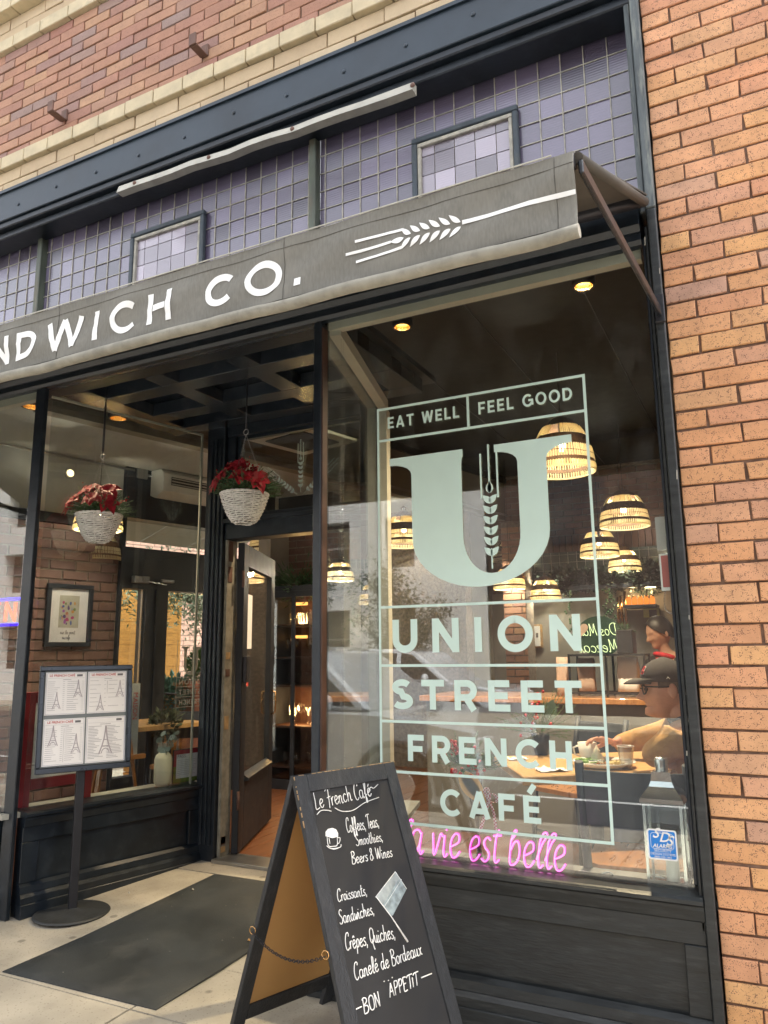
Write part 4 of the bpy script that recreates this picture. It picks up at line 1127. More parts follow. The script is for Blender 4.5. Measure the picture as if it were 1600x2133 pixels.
MB().add([(-5.4, .0, FZ - .004), (-4.902, 0, FZ - .004), (-4.902, 2.1, FZ - .004)], [(0, 1, 2)]).build('floor_sheet', M['floor'], flo)
MB().box(-4.9, -3.70, .0, YD + .14, FZ - .05, FZ - .004).build('floor_sheet', M['floor'], flo)
MB().add([(-1.66, .03, FZ - .004), (1.6, .03, FZ - .004), (1.6, 7, FZ - .004), (-1.99, 7, FZ - .004), (-1.99, 1.2, FZ - .004)], [(0, 1, 2, 3, 4)]).build('floor_sheet', M['floor'], flo)
MB().box(-4.9, -1.992, 5.0, 7, FZ - .05, FZ - .004).build('floor_sheet', M['floor'], flo)
# ceilings
BX = lambda Y: -4.195 + .2424 * Y
LQ = lambda Y: -5.42 + .2424 * Y
MB().add([(LQ(-.1), -.0, 2.95), (BX(-.0), -.0, 2.95), (BX(6.1), 6.1, 2.95), (LQ(6.1), 6.1, 2.95), (LQ(-.1), -.0, 2.98), (BX(-.0), -.0, 2.98), (BX(6.1), 6.1, 2.98), (LQ(6.1), 6.1, 2.98)], [(0, 3, 2, 1), (4, 5, 6, 7), (0, 1, 5, 4), (2, 3, 7, 6), (1, 2, 6, 5), (3, 0, 4, 7)]).build('ceiling', M['ceilp'], kind='structure')
MB().box(-4.6, 1.7, .20, 6.6, 3.44, 3.5).build('high_ceiling', M['walld'], kind='structure')
bh = Fr((BX(0), 0), KW, (1, -.2424))
m_ = MB(); bh.box(m_, .4, S(6.0), -.10, .0, 2.90, 3.44); m_.build('ceiling_bulkhead', M['tanw'], kind='structure')
m_ = MB(); bh.box(m_, .4, S(6.0), .0005, .03, 3.36, 3.44); m_.build('ceiling_bulkhead_trim', M['walld'], kind='structure')
for i, x in enumerate((-2.2, -1.5, -.8, -.1)):
    MB().box(x, x + .006, .3, 5.9, 3.434, 3.4398).build('ceiling_seam', M['darkmetal'], kind='structure')
MB().box(1.45, 1.6, .0, 6.6, 0, 3.5).build('wall_right', M['walld'], kind='structure')
MB().box(-3.7, 1.6, .205, .24, 2.90, 3.439).build('wall_front_inner', M['walld'], kind='structure')
# back wall: plain below, brick above
YB = 6.0
MB().box(-2.95, 1.6, YB, YB + .2, 0, 2.0).build('wall_back_lower', M['wallp'], kind='structure')
MB().box(-3.2, 1.6, YB + .05, YB + .2, 2.0, 3.44).build('wall_back_upper', M['mortarin'], kind='structure')
bw = thing('interior_brick_wall', 'dim brown brick wall high above the bar at the back', 'brick wall', (-1, YB, 2.57))
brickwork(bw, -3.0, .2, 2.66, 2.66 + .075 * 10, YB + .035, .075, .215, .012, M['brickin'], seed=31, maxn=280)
x = -3.0
while x < .2:
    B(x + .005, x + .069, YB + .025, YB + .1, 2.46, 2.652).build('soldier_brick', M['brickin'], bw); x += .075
MB().box(-3.1, .4, YB - .02, YB + .1, 3.415, 3.44).build('coping', M['mortarin'], bw)
gp = thing('wire_glass_screen', 'grey green gridded glass screen above the bar shelf', 'screen', (-1, YB - .05, 2.0))
MB().box(-2.5, .2, YB - .03, YB - .02, 2.04, 2.455).build('glass_sheet', mat('wired glass', (.11, .13, .11), .2, var=.2, vscale=4), gp)
m_ = MB()
for i in range(28): m_.box(-2.5 + i * .1, -2.5 + i * .1 + .006, YB - .036, YB - .0305, 2.04, 2.45)
for i in range(5): m_.box(-2.5, .2, YB - .0355, YB - .0306, 2.06 + i * .09, 2.064 + i * .09)
m_.build('wire_grid', M['came'], gp)
bs = thing('bar_shelf', 'long dark shelf below the wired glass with trailing plants', 'shelf', (-1, YB - .2, 2.0))
MB().box(-2.6, .3, YB - .30, YB - .04, 1.985, 2.03).build('board', M['navy'], bs)
# middle and left back walls
MB().box(-3.25, -2.955, 5.301, 6.25, 0, 3.43).build('wall_back_return', M['tanw'], kind='structure')
MB().box(-4.62, -3.86, 3.86, 3.95, 0, 2.949).build('wall_cabinet_end', M['mortarin'], kind='structure')
MB().box(-4.2, -2.96, 5.1, 5.3, 0, 3.0).build('wall_back_left', M['mortarin'], kind='structure')
bw2 = thing('interior_brick_wall', 'dark brick wall behind the glass cabinet, seen through the doorway', 'brick wall', (-4.3, 3.86, 2))
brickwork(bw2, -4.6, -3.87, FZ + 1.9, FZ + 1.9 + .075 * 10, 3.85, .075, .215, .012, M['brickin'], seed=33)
MB().box(-4.62, -3.85, 3.70, 3.849, 2.72, 2.945).build('wall_beam', M['walld'], kind='structure')
# brick column with picture, further right
bc = thing('brick_column', 'red brick column behind the lettering, a small framed print beside it', 'column', (-2.45, 5.4, 0))
pX = far(1052, 1350, 8.1).x, far(1100, 1350, 8.1).x
B(pX[0] + .003, pX[1] - .003, 5.315, 5.6, FZ, 2.75).build('mortar', M['mortarin'], bc)
brickwork(bc, pX[0], pX[1], FZ, FZ + .075 * 35, 5.30, .075, .215, .012, M['brickr'], seed=35, depth=.06)

# left side wall along the side street
M['lb'] = brickmat('painted brown brick', [(.20, .115, .095), (.235, .14, .11), (.18, .105, .095), (.25, .155, .12), (.22, .125, .10)], speck=.15, spsize=90, rough=.8, bump=.7, dark=.2)
sw = thing('side_brick_wall', 'old brown brick wall with a framed print, seen through the left windows', 'brick wall', lw.p(1, 0, 0))
m_ = MB(); lw.box(m_, -1.0, S(1.93), -.2, -.012, 0, 2.37); m_.build('mortar', M['mortarin'], sw)
vm = {}
r_ = random.Random(5); z = FZ; j = 0
while z < 2.36:
    a = -.60 - (.11 if j % 2 else 0)
    while a < S(1.925):
        b_ = min(a + .22, S(1.925)); w_ = b_ - a - .013
        if w_ > .03 and a > -.75:
            k = (round(w_, 3), r_.randrange(3))
            if k not in vm: vm[k] = brick_mesh('brick', M['lb'], 50 + len(vm), w_, .068, .05)
            o = bpy.data.objects.new('brick', vm[k]); C.objects.link(o); o.parent = sw
            o.location = lw.p((a + b_) / 2, -.027 + r_.uniform(-.003, .004), z + .04) - ORG[sw.name]; o.rotation_euler = (0, 0, math.atan2(1, .2424))
        a += .22
    z += .0805; j += 1
m_ = MB(); lw.box(m_, -1.0, S(1.93), -.2, .06, 2.371, 2.45); m_.build('wall_beam', M['walld'], kind='structure')
m_ = MB(); lw.box(m_, -1.0, S(1.93), -.2, .0, 2.4505, 2.95); m_.build('wall_left_upper', M['ceilp'], kind='structure')
m_ = MB(); lw.box(m_, S(3.6), S(6), -.2, -.01, 0, 2.95); m_.build('wall_left_far', M['wallp'], kind='structure')
cd = thing('conduit', 'thin conduit with a junction box along the ceiling edge', 'conduit', lw.p(1, .1, 2.9))
m_ = MB(); m_.tube([lw.p(-.8, .05, 2.925), lw.p(S(2.0), .05, 2.925)], .010, 8); m_.build('pipe', M['galv'], cd)
jp = on(250, 975, (-5.4, 0), KW)
m_ = MB(); lw.box(m_, S(2.02), S(2.12), .0, .07, 2.86, 2.945); m_.build('junction_box', M['galv'], cd, bevel=.004)
m_ = MB(); m_.tube([lw.p(S(2.12), .05, 2.90), lw.p(S(2.25), .07, 2.90), lw.p(S(2.4), .06, 2.88)], .012, 8); m_.build('cable', M['galv'], cd)
# glazed doors to the side street
fd = thing('glazed_doors', 'tall black glazed doors in the left wall giving on a sunny side street', 'doors', lw.p(S(2.6), 0, 0))
def lbx(nm, mt, Y0, Y1, d0, d1, z0, z1, par=None, **kw):
    m_ = MB(); lw.box(m_, S(Y0), S(Y1), d0, d1, z0, z1); return m_.build(nm, mt, par or fd, **kw)
lbx('header', M['navy'], 1.932, 3.6, -.12, .05, 2.50, 2.95)
lbx('transom_bar', M['navy'], 1.932, 3.6, -.12, .03, 1.885, 2.245)
lbx('frame_post', M['navy'], 1.932, 1.953, -.12, .03, FZ, 1.884)
lbx('frame_post', M['navy'], 1.932, 1.965, -.12, .03, 2.246, 2.499)
lbx('meeting_stiles', M['navy'], 2.178, 2.392, -.10, .04, FZ, 1.884)
lbx('meeting_cover', M['navy'], 2.27, 2.295, .0405, .055, FZ, 1.884)
lbx('far_stile', M['navy'], 2.93, 3.6, -.10, .04, FZ, 1.884)
lbx('bottom_rail', M['navy'], 1.954, 2.177, -.08, .02, FZ, .32)
lbx('bottom_rail', M['navy'], 2.393, 2.929, -.08, .02, FZ, .32)
lbx('pane', M['glass'], 1.954, 2.177, -.035, -.029, .321, 1.884)
lbx('pane', M['glass'], 2.393, 2.929, -.035, -.029, .321, 1.884)
lbx('pane', M['glass'], 1.966, 3.6, -.035, -.029, 2.246, 2.499)
lbx('steel_edge', M['galv'], 2.165, 2.177, -.028, .0, .33, 1.884)
m_ = MB(); m_.tube([lw.p(S(2.40), .04, .98), lw.p(S(2.40), .09, .98), lw.p(S(2.48), .09, .975)], .010, 8); m_.build('lever_handle', M['darkmetal'], fd)
m_ = MB(); lw.box(m_, S(2.02), S(2.16), .05, .11, 1.93, 1.99); lw.box(m_, S(2.30), S(2.42), .05, .09, 1.95, 1.98); m_.build('door_closer', M['galv'], fd, bevel=.005)
m_ = MB(); m_.bar(lw.p(S(2.12), .10, 1.95), lw.p(S(2.35), .07, 1.93), .015, .01); m_.build('closer_arm', M['galv'], fd)
# lettering on the side door, read from outside
M['vin'] = mat('grey vinyl', (.30, .30, .28), .6, var=.03)
def DF(a, z, d): return lw.p(S(2.895) - a, -.029 + d, z)
ul = MB()
def serif_u(mb, cx, zb, W_, H_, f, lift=.0006, mir=1):
    "big slab-serif U as filled outlines: thick left limb, thin right limb"
    n = 20
    outer = []; inner = []
    TL, TR = .30, .155           # limb widths as a share of W_
    xl, xr = -.385, .385
    for i in range(n + 1):
        a = pi + pi * i / n
        outer.append((.0 + cos(a) * .385, .37 + sin(a) * .37))
    ix0, ix1 = xl + TL, xr - TR
    for i in range(n + 1):
        a = 2 * pi - pi * i / n
        inner.append(((ix0 + ix1) / 2 + cos(a) * (ix1 - ix0) / 2, .36 + sin(a) * .27))
    body = [(xl, .86)] + outer + [(xr, .86)], [(ix1, .86)] + inner + [(ix0, .86)]
    O, I_ = body; I_ = list(reversed(I_))
    m0 = lambda p: (cx + mir * p[0] * W_, zb + p[1] * H_)
    # strip between outer and inner outline
    k0 = len(mb.v); N_ = len(O)
    for p, q in zip(O, I_):
        a, b_ = m0(p), m0(q)
        mb.v += [Vector(f(a[0], a[1], lift + .0006)), Vector(f(b_[0], b_[1], lift + .0006)), Vector(f(a[0], a[1], lift)), Vector(f(b_[0], b_[1], lift))]
    for i in range(N_ - 1):
        k = k0 + 4 * i
        for q in ((k, k + 4, k + 5, k + 1), (k + 2, k + 3, k + 7, k + 6), (k, k + 2, k + 6, k + 4), (k + 1, k + 5, k + 7, k + 3)): mb.f.append(q); mb.sm.append(False)
    for k in (k0, k0 + 4 * (N_ - 1)): mb.f.append((k, k + 1, k + 3, k + 2)); mb.sm.append(False)
    def serif(xa, xb, la, lb):
        # bracketed slab: top edge la..lb, narrowing to the limb xa..xb
        P = [(la, 1.0), (lb, 1.0), (lb, .945)]
        P += [(lb - (lb - xb) * sin(t * pi / 2 / 5), .945 - (1 - cos(t * pi / 2 / 5)) * .085) for t in range(1, 6)]
        P += [(xa - (xa - la) * cos(t * pi / 2 / 5) * 1.0, .86 + (1 - cos((5 - t) * pi / 2 / 5)) * 0 + .085 * sin(0)) for t in ()]
        P += [(la + (xa - la) * sin(t * pi / 2 / 5), .945 - (1 - cos(t * pi / 2 / 5)) * .085) for t in range(5, 0, -1)]
        P += [(la, .945)]
        P = [m0(p) for p in P]
        mb.prism(P, lambda p: Vector(f(p[0], p[1], lift + .0007)), lambda p: Vector(f(p[0], p[1], lift + .0001)))
    serif(xl, ix0, -.52, -.075); serif(ix1, xr, .105, .52)
def wheat_v(mb, cx, z0_, z1_, w, f, lift=.0006, rows=7, awn=True):
    H_ = z1_ - z0_
    ribbon(mb, [(cx, z0_), (cx, z0_ + H_ * .16)], w * .07, f, lift)
    for i in range(rows):
        z = z0_ + H_ * (.10 + .50 * i / rows)
        put_leaf(mb, (cx + w * .02, z), radians(52), w * .56, w * .20, f, lift, 1)
        put_leaf(mb, (cx - w * .02, z), radians(128), w * .56, w * .20, f, lift, -1)
    put_leaf(mb, (cx, z0_ + H_ * .60), radians(90), w * .62, w * .19, f, lift + .0003, 1)
    put_leaf(mb, (cx, z0_ + H_ * .60), radians(90), w * .62, w * .19, f, lift + .0003, -1)
    if awn:
        for dx, h_ in ((-w * .42, .93), (0, 1.0), (w * .42, .93)):
            ribbon(mb, [(cx + dx, z0_ + H_ * (.66 if dx == 0 else .56)), (cx + dx, z0_ + H_ * h_)], w * .085, f, lift + .0003)
serif_u(ul, .20, 1.13, .20, .26, DF)
caps(ul, 'UNION', .08, 1.05, .045, DF, width=.24)
caps(ul, 'STREET', .08, .96, .045, DF, width=.24)
caps(ul, 'FRENCH', .09, .87, .045, DF, width=.22)
for z in (1.115, 1.03, .94, .85): ribbon(ul, [(.05, z), (.35, z)], .005, DF, .0005)
for a_ in (.05, .35): ribbon(ul, [(a_, .85), (a_, 1.45)], .005, DF, .0007)
ul.build('door_lettering', M['vin'], fd)

# air curtain over the side doors
ac = thing('air_curtain', 'white air curtain unit mounted over the side doors', 'air unit', lw.p(S(2.5), .1, 2.7))
m_ = MB(); lw.prof(m_, S(2.16), S(3.2), [(.051, 2.72), (.13, 2.69), (.25, 2.74), (.25, 2.90), (.20, 2.945), (.051, 2.945)]); m_.build('casing', mat('white enamel', (.60, .59, .55), .4, var=.03), ac, bevel=.004)
m_ = MB(); lw.box(m_, S(2.24), S(3.1), .2505, .256, 2.80, 2.875); m_.build('intake', M['darkmetal'], ac)
m_ = MB()
for q in range(3): lw.box(m_, S(2.24), S(3.1), .2565, .262, 2.805 + q * .026, 2.815 + q * .026)
m_.build('grille', M['ceilp'], ac)

# ------------------------------------------------------------------ side street through those doors
M['fence'] = mat('orange stained boards', (.56, .25, .045), .55, var=.2, vscale=5, stretch=(2, 2, 14), stain=.3, stcol=(.40, .17, .04), stscale=6)
og = MB().add([(-40, -3, -.06), (-5.5, -3, -.06), (-5.5, 30, -.06), (-40, 30, -.06)], [(0, 1, 2, 3)]); og.build('side_pavement', M['concrete'], kind='structure')
ofr = Fr((-8.3, 0), KW, (1, -.2424))
fe = thing('board_fence', 'bright orange horizontal board fence across the side street', 'fence', ofr.p(4, 0, 0))
FE_ = ofr.u.dot(on(374, 1400, (-8.3, 0), KW) - ofr.O)
for i in range(15):
    for j_ in range(2):
        a0 = FE_ - 5.2 + j_ * 2.6
        m_ = MB(); ofr.box(m_, a0 + .003, a0 + 2.597, -.02, .0 + rnd.uniform(0, .004), .02 + i * .145 * .99, .02 + (i + 1) * .145 * .99 - .005); m_.build('board', M['fence'], fe)
m_ = MB(); ofr.box(m_, FE_ - 5.2, FE_, -.04, -.024, 0, 2.14); m_.build('added_gap_backing', M['wood2'], fe)  # added behind the boards so no brightness shows through the gaps
for a0 in (FE_ - 5.2, FE_ - 2.6, FE_ - .05):
    m_ = MB(); ofr.box(m_, a0 - .05, a0 + .05, -.12, -.021, -.05, 2.2); m_.build('fence_post', M['fence'], fe)
fob = thing('brick_house', 'pinkish brick building beyond the orange fence', 'building', (-14, 8, 0))
ofr2 = Fr((-12.5, 0), KW, (1, -.2424))
m_ = MB(); ofr2.box(m_, -2, 24, -.5, -.012, -.1, 5.0); m_.build('wall', M['mortarg'], fob)
vm2 = {}
m_ = MB()
z = .2; j = 0
while z < 4.8:
    a = 3.0 - (.15 if j % 2 else 0)
    while a < 14: ofr2.box(m_, a + .006, a + .294, -.02, .0, z + .006, z + .094); a += .30
    z += .1; j += 1
m_.build('brick', brickmat('pink brick', [(.50, .27, .20), (.55, .32, .24)], speck=.2), fob, kind='stuff')
def bush(name, label, cat, c, R_, n, mt, sz=.05, flat_=1., par=None, seed=1, spiky=False):
    r = random.Random(seed); lf = MB()
    for i in range(n):
        d = Vector((r.gauss(0, 1), r.gauss(0, 1), r.gauss(0, 1) * flat_)).normalized() * R_ * r.uniform(.3, 1) ** .6
        p = Vector(c) + d
        u = (d.normalized() + Vector((r.uniform(-.5, .5), r.uniform(-.5, .5), r.uniform(.0, .8)))).normalized() * sz * r.uniform(.7, 1.4)
        v = u.cross(Vector((r.uniform(-1, 1), r.uniform(-1, 1), 1))).normalized() * sz * (.12 if spiky else .35)
        q = u.cross(v).normalized() * sz * .12
        k = len(lf.v); lf.v += [p, p + u * .5 + v + q, p + u, p + u * .5 - v + q]; lf.f += [(k, k + 1, k + 2), (k, k + 2, k + 3)]; lf.sm += [False, False]
    return lf.build(name, mt, par, label, cat)
M['leafg'] = mat('bright green leaves', (.11, .20, .05), .5, var=.4, vscale=8)
M['succ'] = mat('blue green succulents', (.14, .26, .19), .5, var=.3, vscale=8)
M['olv'] = mat('olive tree leaves', (.16, .19, .11), .6, var=.4, vscale=6)
M['terra'] = mat('terracotta render', (.45, .16, .09), .8, var=.1)
def onp(px, py, off): return on(px, py, (-5.4 - off, 0), KW)
c_ = onp(365, 1500, 1.3)
pl = thing('wooden_planter', 'square wooden planter box full of blue green succulents', 'planter', (c_.x, c_.y, 0))
zt_ = onp(360, 1455, 1.3).z
for i in range(6):
    m_ = MB(); h_ = (zt_ + .05) / 6; ofr_ = Fr((c_.x, c_.y), KW, (1, -.2424)); ofr_.box(m_, -.35, .17, -.4, .0, -.05 + i * h_, -.05 + (i + 1) * h_ - .008); m_.build('board', M['fence'], pl)
bush('succulents', None, None, (c_.x - .08, c_.y, zt_ + .03), .22, 900, M['succ'], .07, .55, pl, 3, False)
c2 = onp(416, 1430, 1.0)
tcx = thing('terracotta_pillar', 'terracotta coloured square pillar with a moulded cap carrying a shrub', 'pillar', (c2.x, c2.y, 0))
ofr3 = Fr((c2.x, c2.y), KW, (1, -.2424)); zc_ = onp(400, 1420, 1.0).z
m_ = MB(); ofr3.box(m_, .0, .42, -.4, .0, -.05, zc_ - .12); m_.build('shaft', M['terra'], tcx)
m_ = MB(); ofr3.box(m_, -.025, .445, -.42, .02, zc_ - .119, zc_ - .07); m_.build('neck', M['terra'], tcx)
m_ = MB(); ofr3.box(m_, -.05, .47, -.45, .045, zc_ - .069, zc_); m_.build('cap', M['terra'], tcx)
pz = ofr3.p(.2, -.2, zc_ + .15)
bush('bright_shrub', 'light green shrub growing on the terracotta pillar', 'shrub', pz, .20, 1800, M['leafg'], .04, .9, None, 5)
c3 = onp(262, 1540, 1.6)
bush('tall_grass', 'yellow green ornamental grass by the orange fence', 'grass plant', (c3.x, c3.y + .1, .62), .30, 1200, mat('yellow grass', (.32, .34, .08), .6, var=.4), .14, 1., None, 7, True)
ot = thing('olive_tree', 'olive tree hanging over the side street fence', 'tree', (-8.0, 4.4, 0))
c4 = onp(410, 1270, 2.2)
m_ = MB(); m_.tube([(c4.x - .2, c4.y + .5, -.1), (c4.x - .1, c4.y + .45, 1.0), (c4.x, c4.y + .3, 2.0)], [.08, .06, .03], 8); m_.build('trunk', M['bark'], ot)
r_ = random.Random(4)
lf = MB()
for k in range(46):
    cc = Vector((c4.x + r_.gauss(0, .30), c4.y + .15 + r_.gauss(0, .5), c4.z + .18 + r_.gauss(0, .22)))
    for q in range(110):
        p = cc + Vector((r_.gauss(0, .14), r_.gauss(0, .14), r_.gauss(0, .12)))
        u = Vector((r_.uniform(-1, 1), r_.uniform(-1, 1), r_.uniform(-1, 1))).normalized() * .035; v = u.orthogonal().normalized() * .010
        k0 = len(lf.v); lf.v += [p - u, p + v, p + u, p - v]; lf.f.append((k0, k0 + 1, k0 + 2, k0 + 3)); lf.sm.append(False)
lf.build('crown', M['olv'], ot)
cn = thing('street_canopy', 'pale slatted canopy outside over the side doors', 'canopy', lw.p(S(2.6), -.8, 2.7))
for i in range(5):
    m_ = MB(); a0 = S(1.2) + i * .62; n_ = [lw.p(a0, -.15, 2.86), lw.p(a0 + .61, -.15, 2.86), lw.p(a0 + .61, -1.5, 2.55), lw.p(a0, -1.5, 2.55)]
    m_.add(n_ + [p + Vector((0, 0, .02)) for p in n_], [(0, 1, 2, 3), (7, 6, 5, 4), (0, 4, 5, 1), (1, 5, 6, 2), (2, 6, 7, 3), (3, 7, 4, 0)]); m_.build('canopy_panel', M['ceilp'], cn)
mt_ = thing('street_table', 'grey metal mesh patio table outside the side doors', 'table', onp(400, 1500, .35))
pt = onp(400, 1498, .35)
mtf = Fr((pt.x, pt.y), KW, (1, -.2424)); tzt = pt.z
m_ = MB()
for i in range(26): mtf.box(m_, -.35 + i * .027, -.341 + i * .027, -.28, .28, tzt - .004, tzt)
for i in range(22): mtf.box(m_, -.35, .35, -.28 + i * .027, -.271 + i * .027, tzt - .009, tzt - .0045)
m_.build('mesh_top', M['galv'], mt_)
m_ = MB(); mtf.box(m_, -.36, .36, .2805, .30, tzt - .03, tzt); mtf.box(m_, -.36, .36, -.30, -.2805, tzt - .03, tzt); m_.build('rim', M['darkmetal'], mt_)
for a in (-.3, .3):
    for d in (-.22, .22):
        m_ = MB(); m_.tube([mtf.p(a, d, tzt - .03), mtf.p(a * 1.1, d * 1.1, -.05)], .011, 6); m_.build('leg', M['darkmetal'], mt_)

# ------------------------------------------------------------------ lettering on the big window
WF = lambda x, z, d: Vector((x, -.0265 - d + .0065, z)) if False else Vector((x, .02 - d, z))
def wpt(px, py): return at(px, py, .02)
wx = lambda px, py: wpt(px, py).x
wz = lambda px, py: wpt(px, py).z
ls = MB()
xl, xr = (wx(789, 855) + wx(793, 1590)) / 2, (wx(1215, 782) + wx(1277, 1750)) / 2
zs = [(wz(787, 856) + wz(1215, 781)) / 2, (wz(789, 918) + wz(1220, 857)) / 2, (wz(790, 1265) + wz(1240, 1248)) / 2, (wz(790, 1385) + wz(1255, 1387)) / 2,
      (wz(793, 1502) + wz(1260, 1517)) / 2, (wz(880, 1611) + wz(1270, 1637)) / 2, (wz(850, 1715) + wz(1280, 1757)) / 2]
LWD = .0105
zb_, zt_ = zs[-1], zs[0]
for z in zs: ribbon(ls, [(xl - LWD / 2, z), (xr + LWD / 2, z)], LWD, WF, .0004)
for x in (xl, xr): ribbon(ls, [(x, zb_ - LWD / 2), (x, zt_ + LWD / 2)], LWD, WF, .0007)
xm = wx(975, 860); ribbon(ls, [(xm, zs[1]), (xm, zs[0])], LWD, WF, .0007)
ls.build('ruled_frame', M['sign'], wr)
def line_of(text, pL, pR, pT, pB, wgt=.21, nm='lettering', tr=.25):
    a, b_ = wx(*pL), wx(*pR); z0_, z1_ = wz(*pB), wz(*pT)
    mb = MB(); caps(mb, text, a, z0_, z1_ - z0_, WF, weight=wgt, track=tr, width=b_ - a); return mb.build(nm, M['sign'], wr)
line_of('EAT WELL', (808, 885), (957, 865), (880, 858), (880, 882), .19, tr=.28)
line_of('FEEL GOOD', (997, 855), (1192, 825), (1095, 822), (1095, 848), .19, tr=.28)
line_of('UNION', (818, 1325), (1210, 1320), (1010, 1285), (1010, 1358), .215, tr=.48)
line_of('STREET', (818, 1445), (1213, 1450), (1015, 1417), (1015, 1481), .215, tr=.34)
line_of('FRENCH', (850, 1565), (1192, 1570), (1020, 1537), (1020, 1595), .215, tr=.34)
line_of('CAFÉ', (918, 1680), (1127, 1690), (1020, 1651), (1020, 1707), .215, tr=.34)
uu = MB()
ucx = (wx(812, 965) + wx(1190, 905)) / 2; uw = (wx(1190, 905) - wx(812, 965))
uz0 = wz(1000, 1222); uz1 = (wz(830, 952) + wz(1150, 912)) / 2
serif_u(uu, ucx, uz0, uw / 1.04, uz1 - uz0, WF, .0004)
uu.build('big_letter_u', M['sign'], wr)
we = MB(); wheat_v(we, wx(1021, 1050), wz(1021, 1185), wz(1021, 925), .082, WF, .0006, 6); we.build('wheat_ear', M['sign'], wr)
# etched wheat on the transom pane
etched = mat('etched glass film', (.42, .50, .47), .7, var=.03)
TF = lambda x, z, d: Vector((x, YD + .022 - d, z))
eb = MB()
tcx_ = at(626, 980, YD + .02).x; tz0, tz1 = at(626, 1035, YD + .02).z, at(626, 915, YD + .02).z
wheat_v(eb, tcx_, tz0 + .03, tz1, .05, TF, .0004, 6)
for sg in (1, -1):
    def RF(x, z, d, sg=sg):
        dx, dz = x - tcx_, z - tz0; a = radians(52) * sg
        return TF(tcx_ + dx * cos(a) + dz * sin(a), tz0 + dz * cos(a) - dx * sin(a), d + .001)
    wheat_v(eb, tcx_, tz0 + .03, tz0 + (tz1 - tz0) * .95, .05, RF, .0004, 6)
eb.build('etched_wheat', etched, tr_)

# alarm sticker
st = thing('alarm_sticker', 'blue and white SDS alarms sticker low on the lettered window by the pier', 'sticker', at(1380, 1760, .02))
sx0, sx1 = wx(1349, 1755), wx(1411, 1760); sz0, sz1 = (wz(1350, 1787) + wz(1412, 1796)) / 2, (wz(1348, 1724) + wz(1400, 1731)) / 2
def rrect(x0, x1, z0, z1, r, n=5):
    P = []
    for cx, cz, a in ((x1 - r, z1 - r, 0), (x0 + r, z1 - r, 90), (x0 + r, z0 + r, 180), (x1 - r, z0 + r, 270)):
        for i in range(n + 1): t = radians(a + 90 * i / n); P.append((cx + r * cos(t), cz + r * sin(t)))
    return P
def plate(poly, f, lift, th, name, mt, par):
    m_ = MB(); m_.prism(poly, lambda p: Vector(f(p[0], p[1], lift + th)), lambda p: Vector(f(p[0], p[1], lift))); return m_.build(name, mt, par)
sw_, sh_ = sx1 - sx0, sz1 - sz0
plate(rrect(sx0, sx1, sz0, sz1, .008), WF, .0004, .0005, 'backing', M['white'], st)
plate(rrect(sx0 + .005, sx1 - .005, sz0 + .005, sz1 - .005, .006), WF, .001, .0003, 'blue_field', M['sky blue'], st)
mb = MB(); P = rrect(sx0 + .011, sx1 - .011, sz0 + sh_ * .36, sz1 - .012, .010); ribbon(mb, P + [P[0]], .0012, WF, .0015, .0002); mb.build('white_outline', M['white'], st)
def stx(body, x, z, size, nm, sheen=.3, al='LEFT', par=st, mt=None, F_=WF, lift=.0014, **kw):
    return print_text(nm, body, lambda a, b_, d: F_(x + a, z + b_, lift + d), size, mt or M['white'], par, ext=.0001, shear=sheen, align=al, **kw)
cxs = (sx0 + sx1) / 2
for i, (c_, dx, dz, s_) in enumerate((('S', -.030, .072, .044), ('D', -.010, .060, .044), ('S', .012, .050, .044))):
    stx(c_, cxs + dx * sw_ / .093, sz0 + dz * sh_ / .1, s_ * sw_ / .093, 'sticker_letter', .35, offset=.0006)
stx('ALARMS', cxs, sz0 + sh_ * .40, .0165, 'sticker_word', .2, 'CENTER', offset=.0004)
stx('SECURITY', cxs, sz0 + sh_ * .26, .0125, 'sticker_word', 0, 'CENTER')
stx('DESIGN SYSTEMS', cxs, sz0 + sh_ * .155, .0105, 'sticker_word', 0, 'CENTER')
stx('(800) 555-1901', cxs, sz0 + sh_ * .065, .009, 'sticker_word', 0, 'CENTER')
stx('PROTECTED BY', cxs, sz1 - .0105, .006, 'sticker_word', 0, 'CENTER')
# permit card taped at the window edge
pm = thing('permit_card', 'red and white card taped inside the glass near the right jamb', 'card', wpt(1378, 1170))
ex0, ex1 = wx(1371, 1180), wx(1397, 1180)
plate(rrect(ex0, ex1, wz(1380, 1145), wz(1380, 1075), .002, 1), lambda x, z, d: Vector((x, .032 - d, z)), 0, .0005, 'pale_card', M['ceilp'], pm)
plate(rrect(ex0 + .004, ex1 + .006, wz(1385, 1230), wz(1385, 1152), .002, 1), lambda x, z, d: Vector((x, .034 - d, z)), 0, .0005, 'white_border', M['white'], pm)
plate(rrect(ex0 + .010, ex1 + .002, wz(1385, 1223), wz(1385, 1156), .002, 1), lambda x, z, d: Vector((x, .034 - d, z)), .0006, .0004, 'red_field', mat('faded red card', (.45, .09, .08), .6), pm)
ch = thing('bead_chain', 'thin bead chain hanging inside the lettered window by the red card', 'chain', wpt(1384, 1250))
m_ = MB()
cp = cat_rom([tuple(at(px, py, .05)) for px, py in ((1386, 1232), (1384, 1250), (1386, 1268), (1394, 1276), (1404, 1279))], 6)
for p in cp: m_.ball(p, .0022, 6, 4)
m_.build('beads', M['chrome'], ch)
c2_ = thing('blind_cord', 'long bead chain of a blind hanging inside the window next to the corner post', 'chain', at(710, 1000, .05))
m_ = MB()
for i in range(150):
    z = 2.75 - i * .0128
    m_.ball((at(711, 700, .06).x + .004 * sin(i * .08), .06, z), .0022, 5, 3); m_.ball((at(711, 700, .06).x + .012 + .004 * sin(i * .06), .06, z), .0022, 5, 3)
m_.build('beads', M['chrome'], c2_)

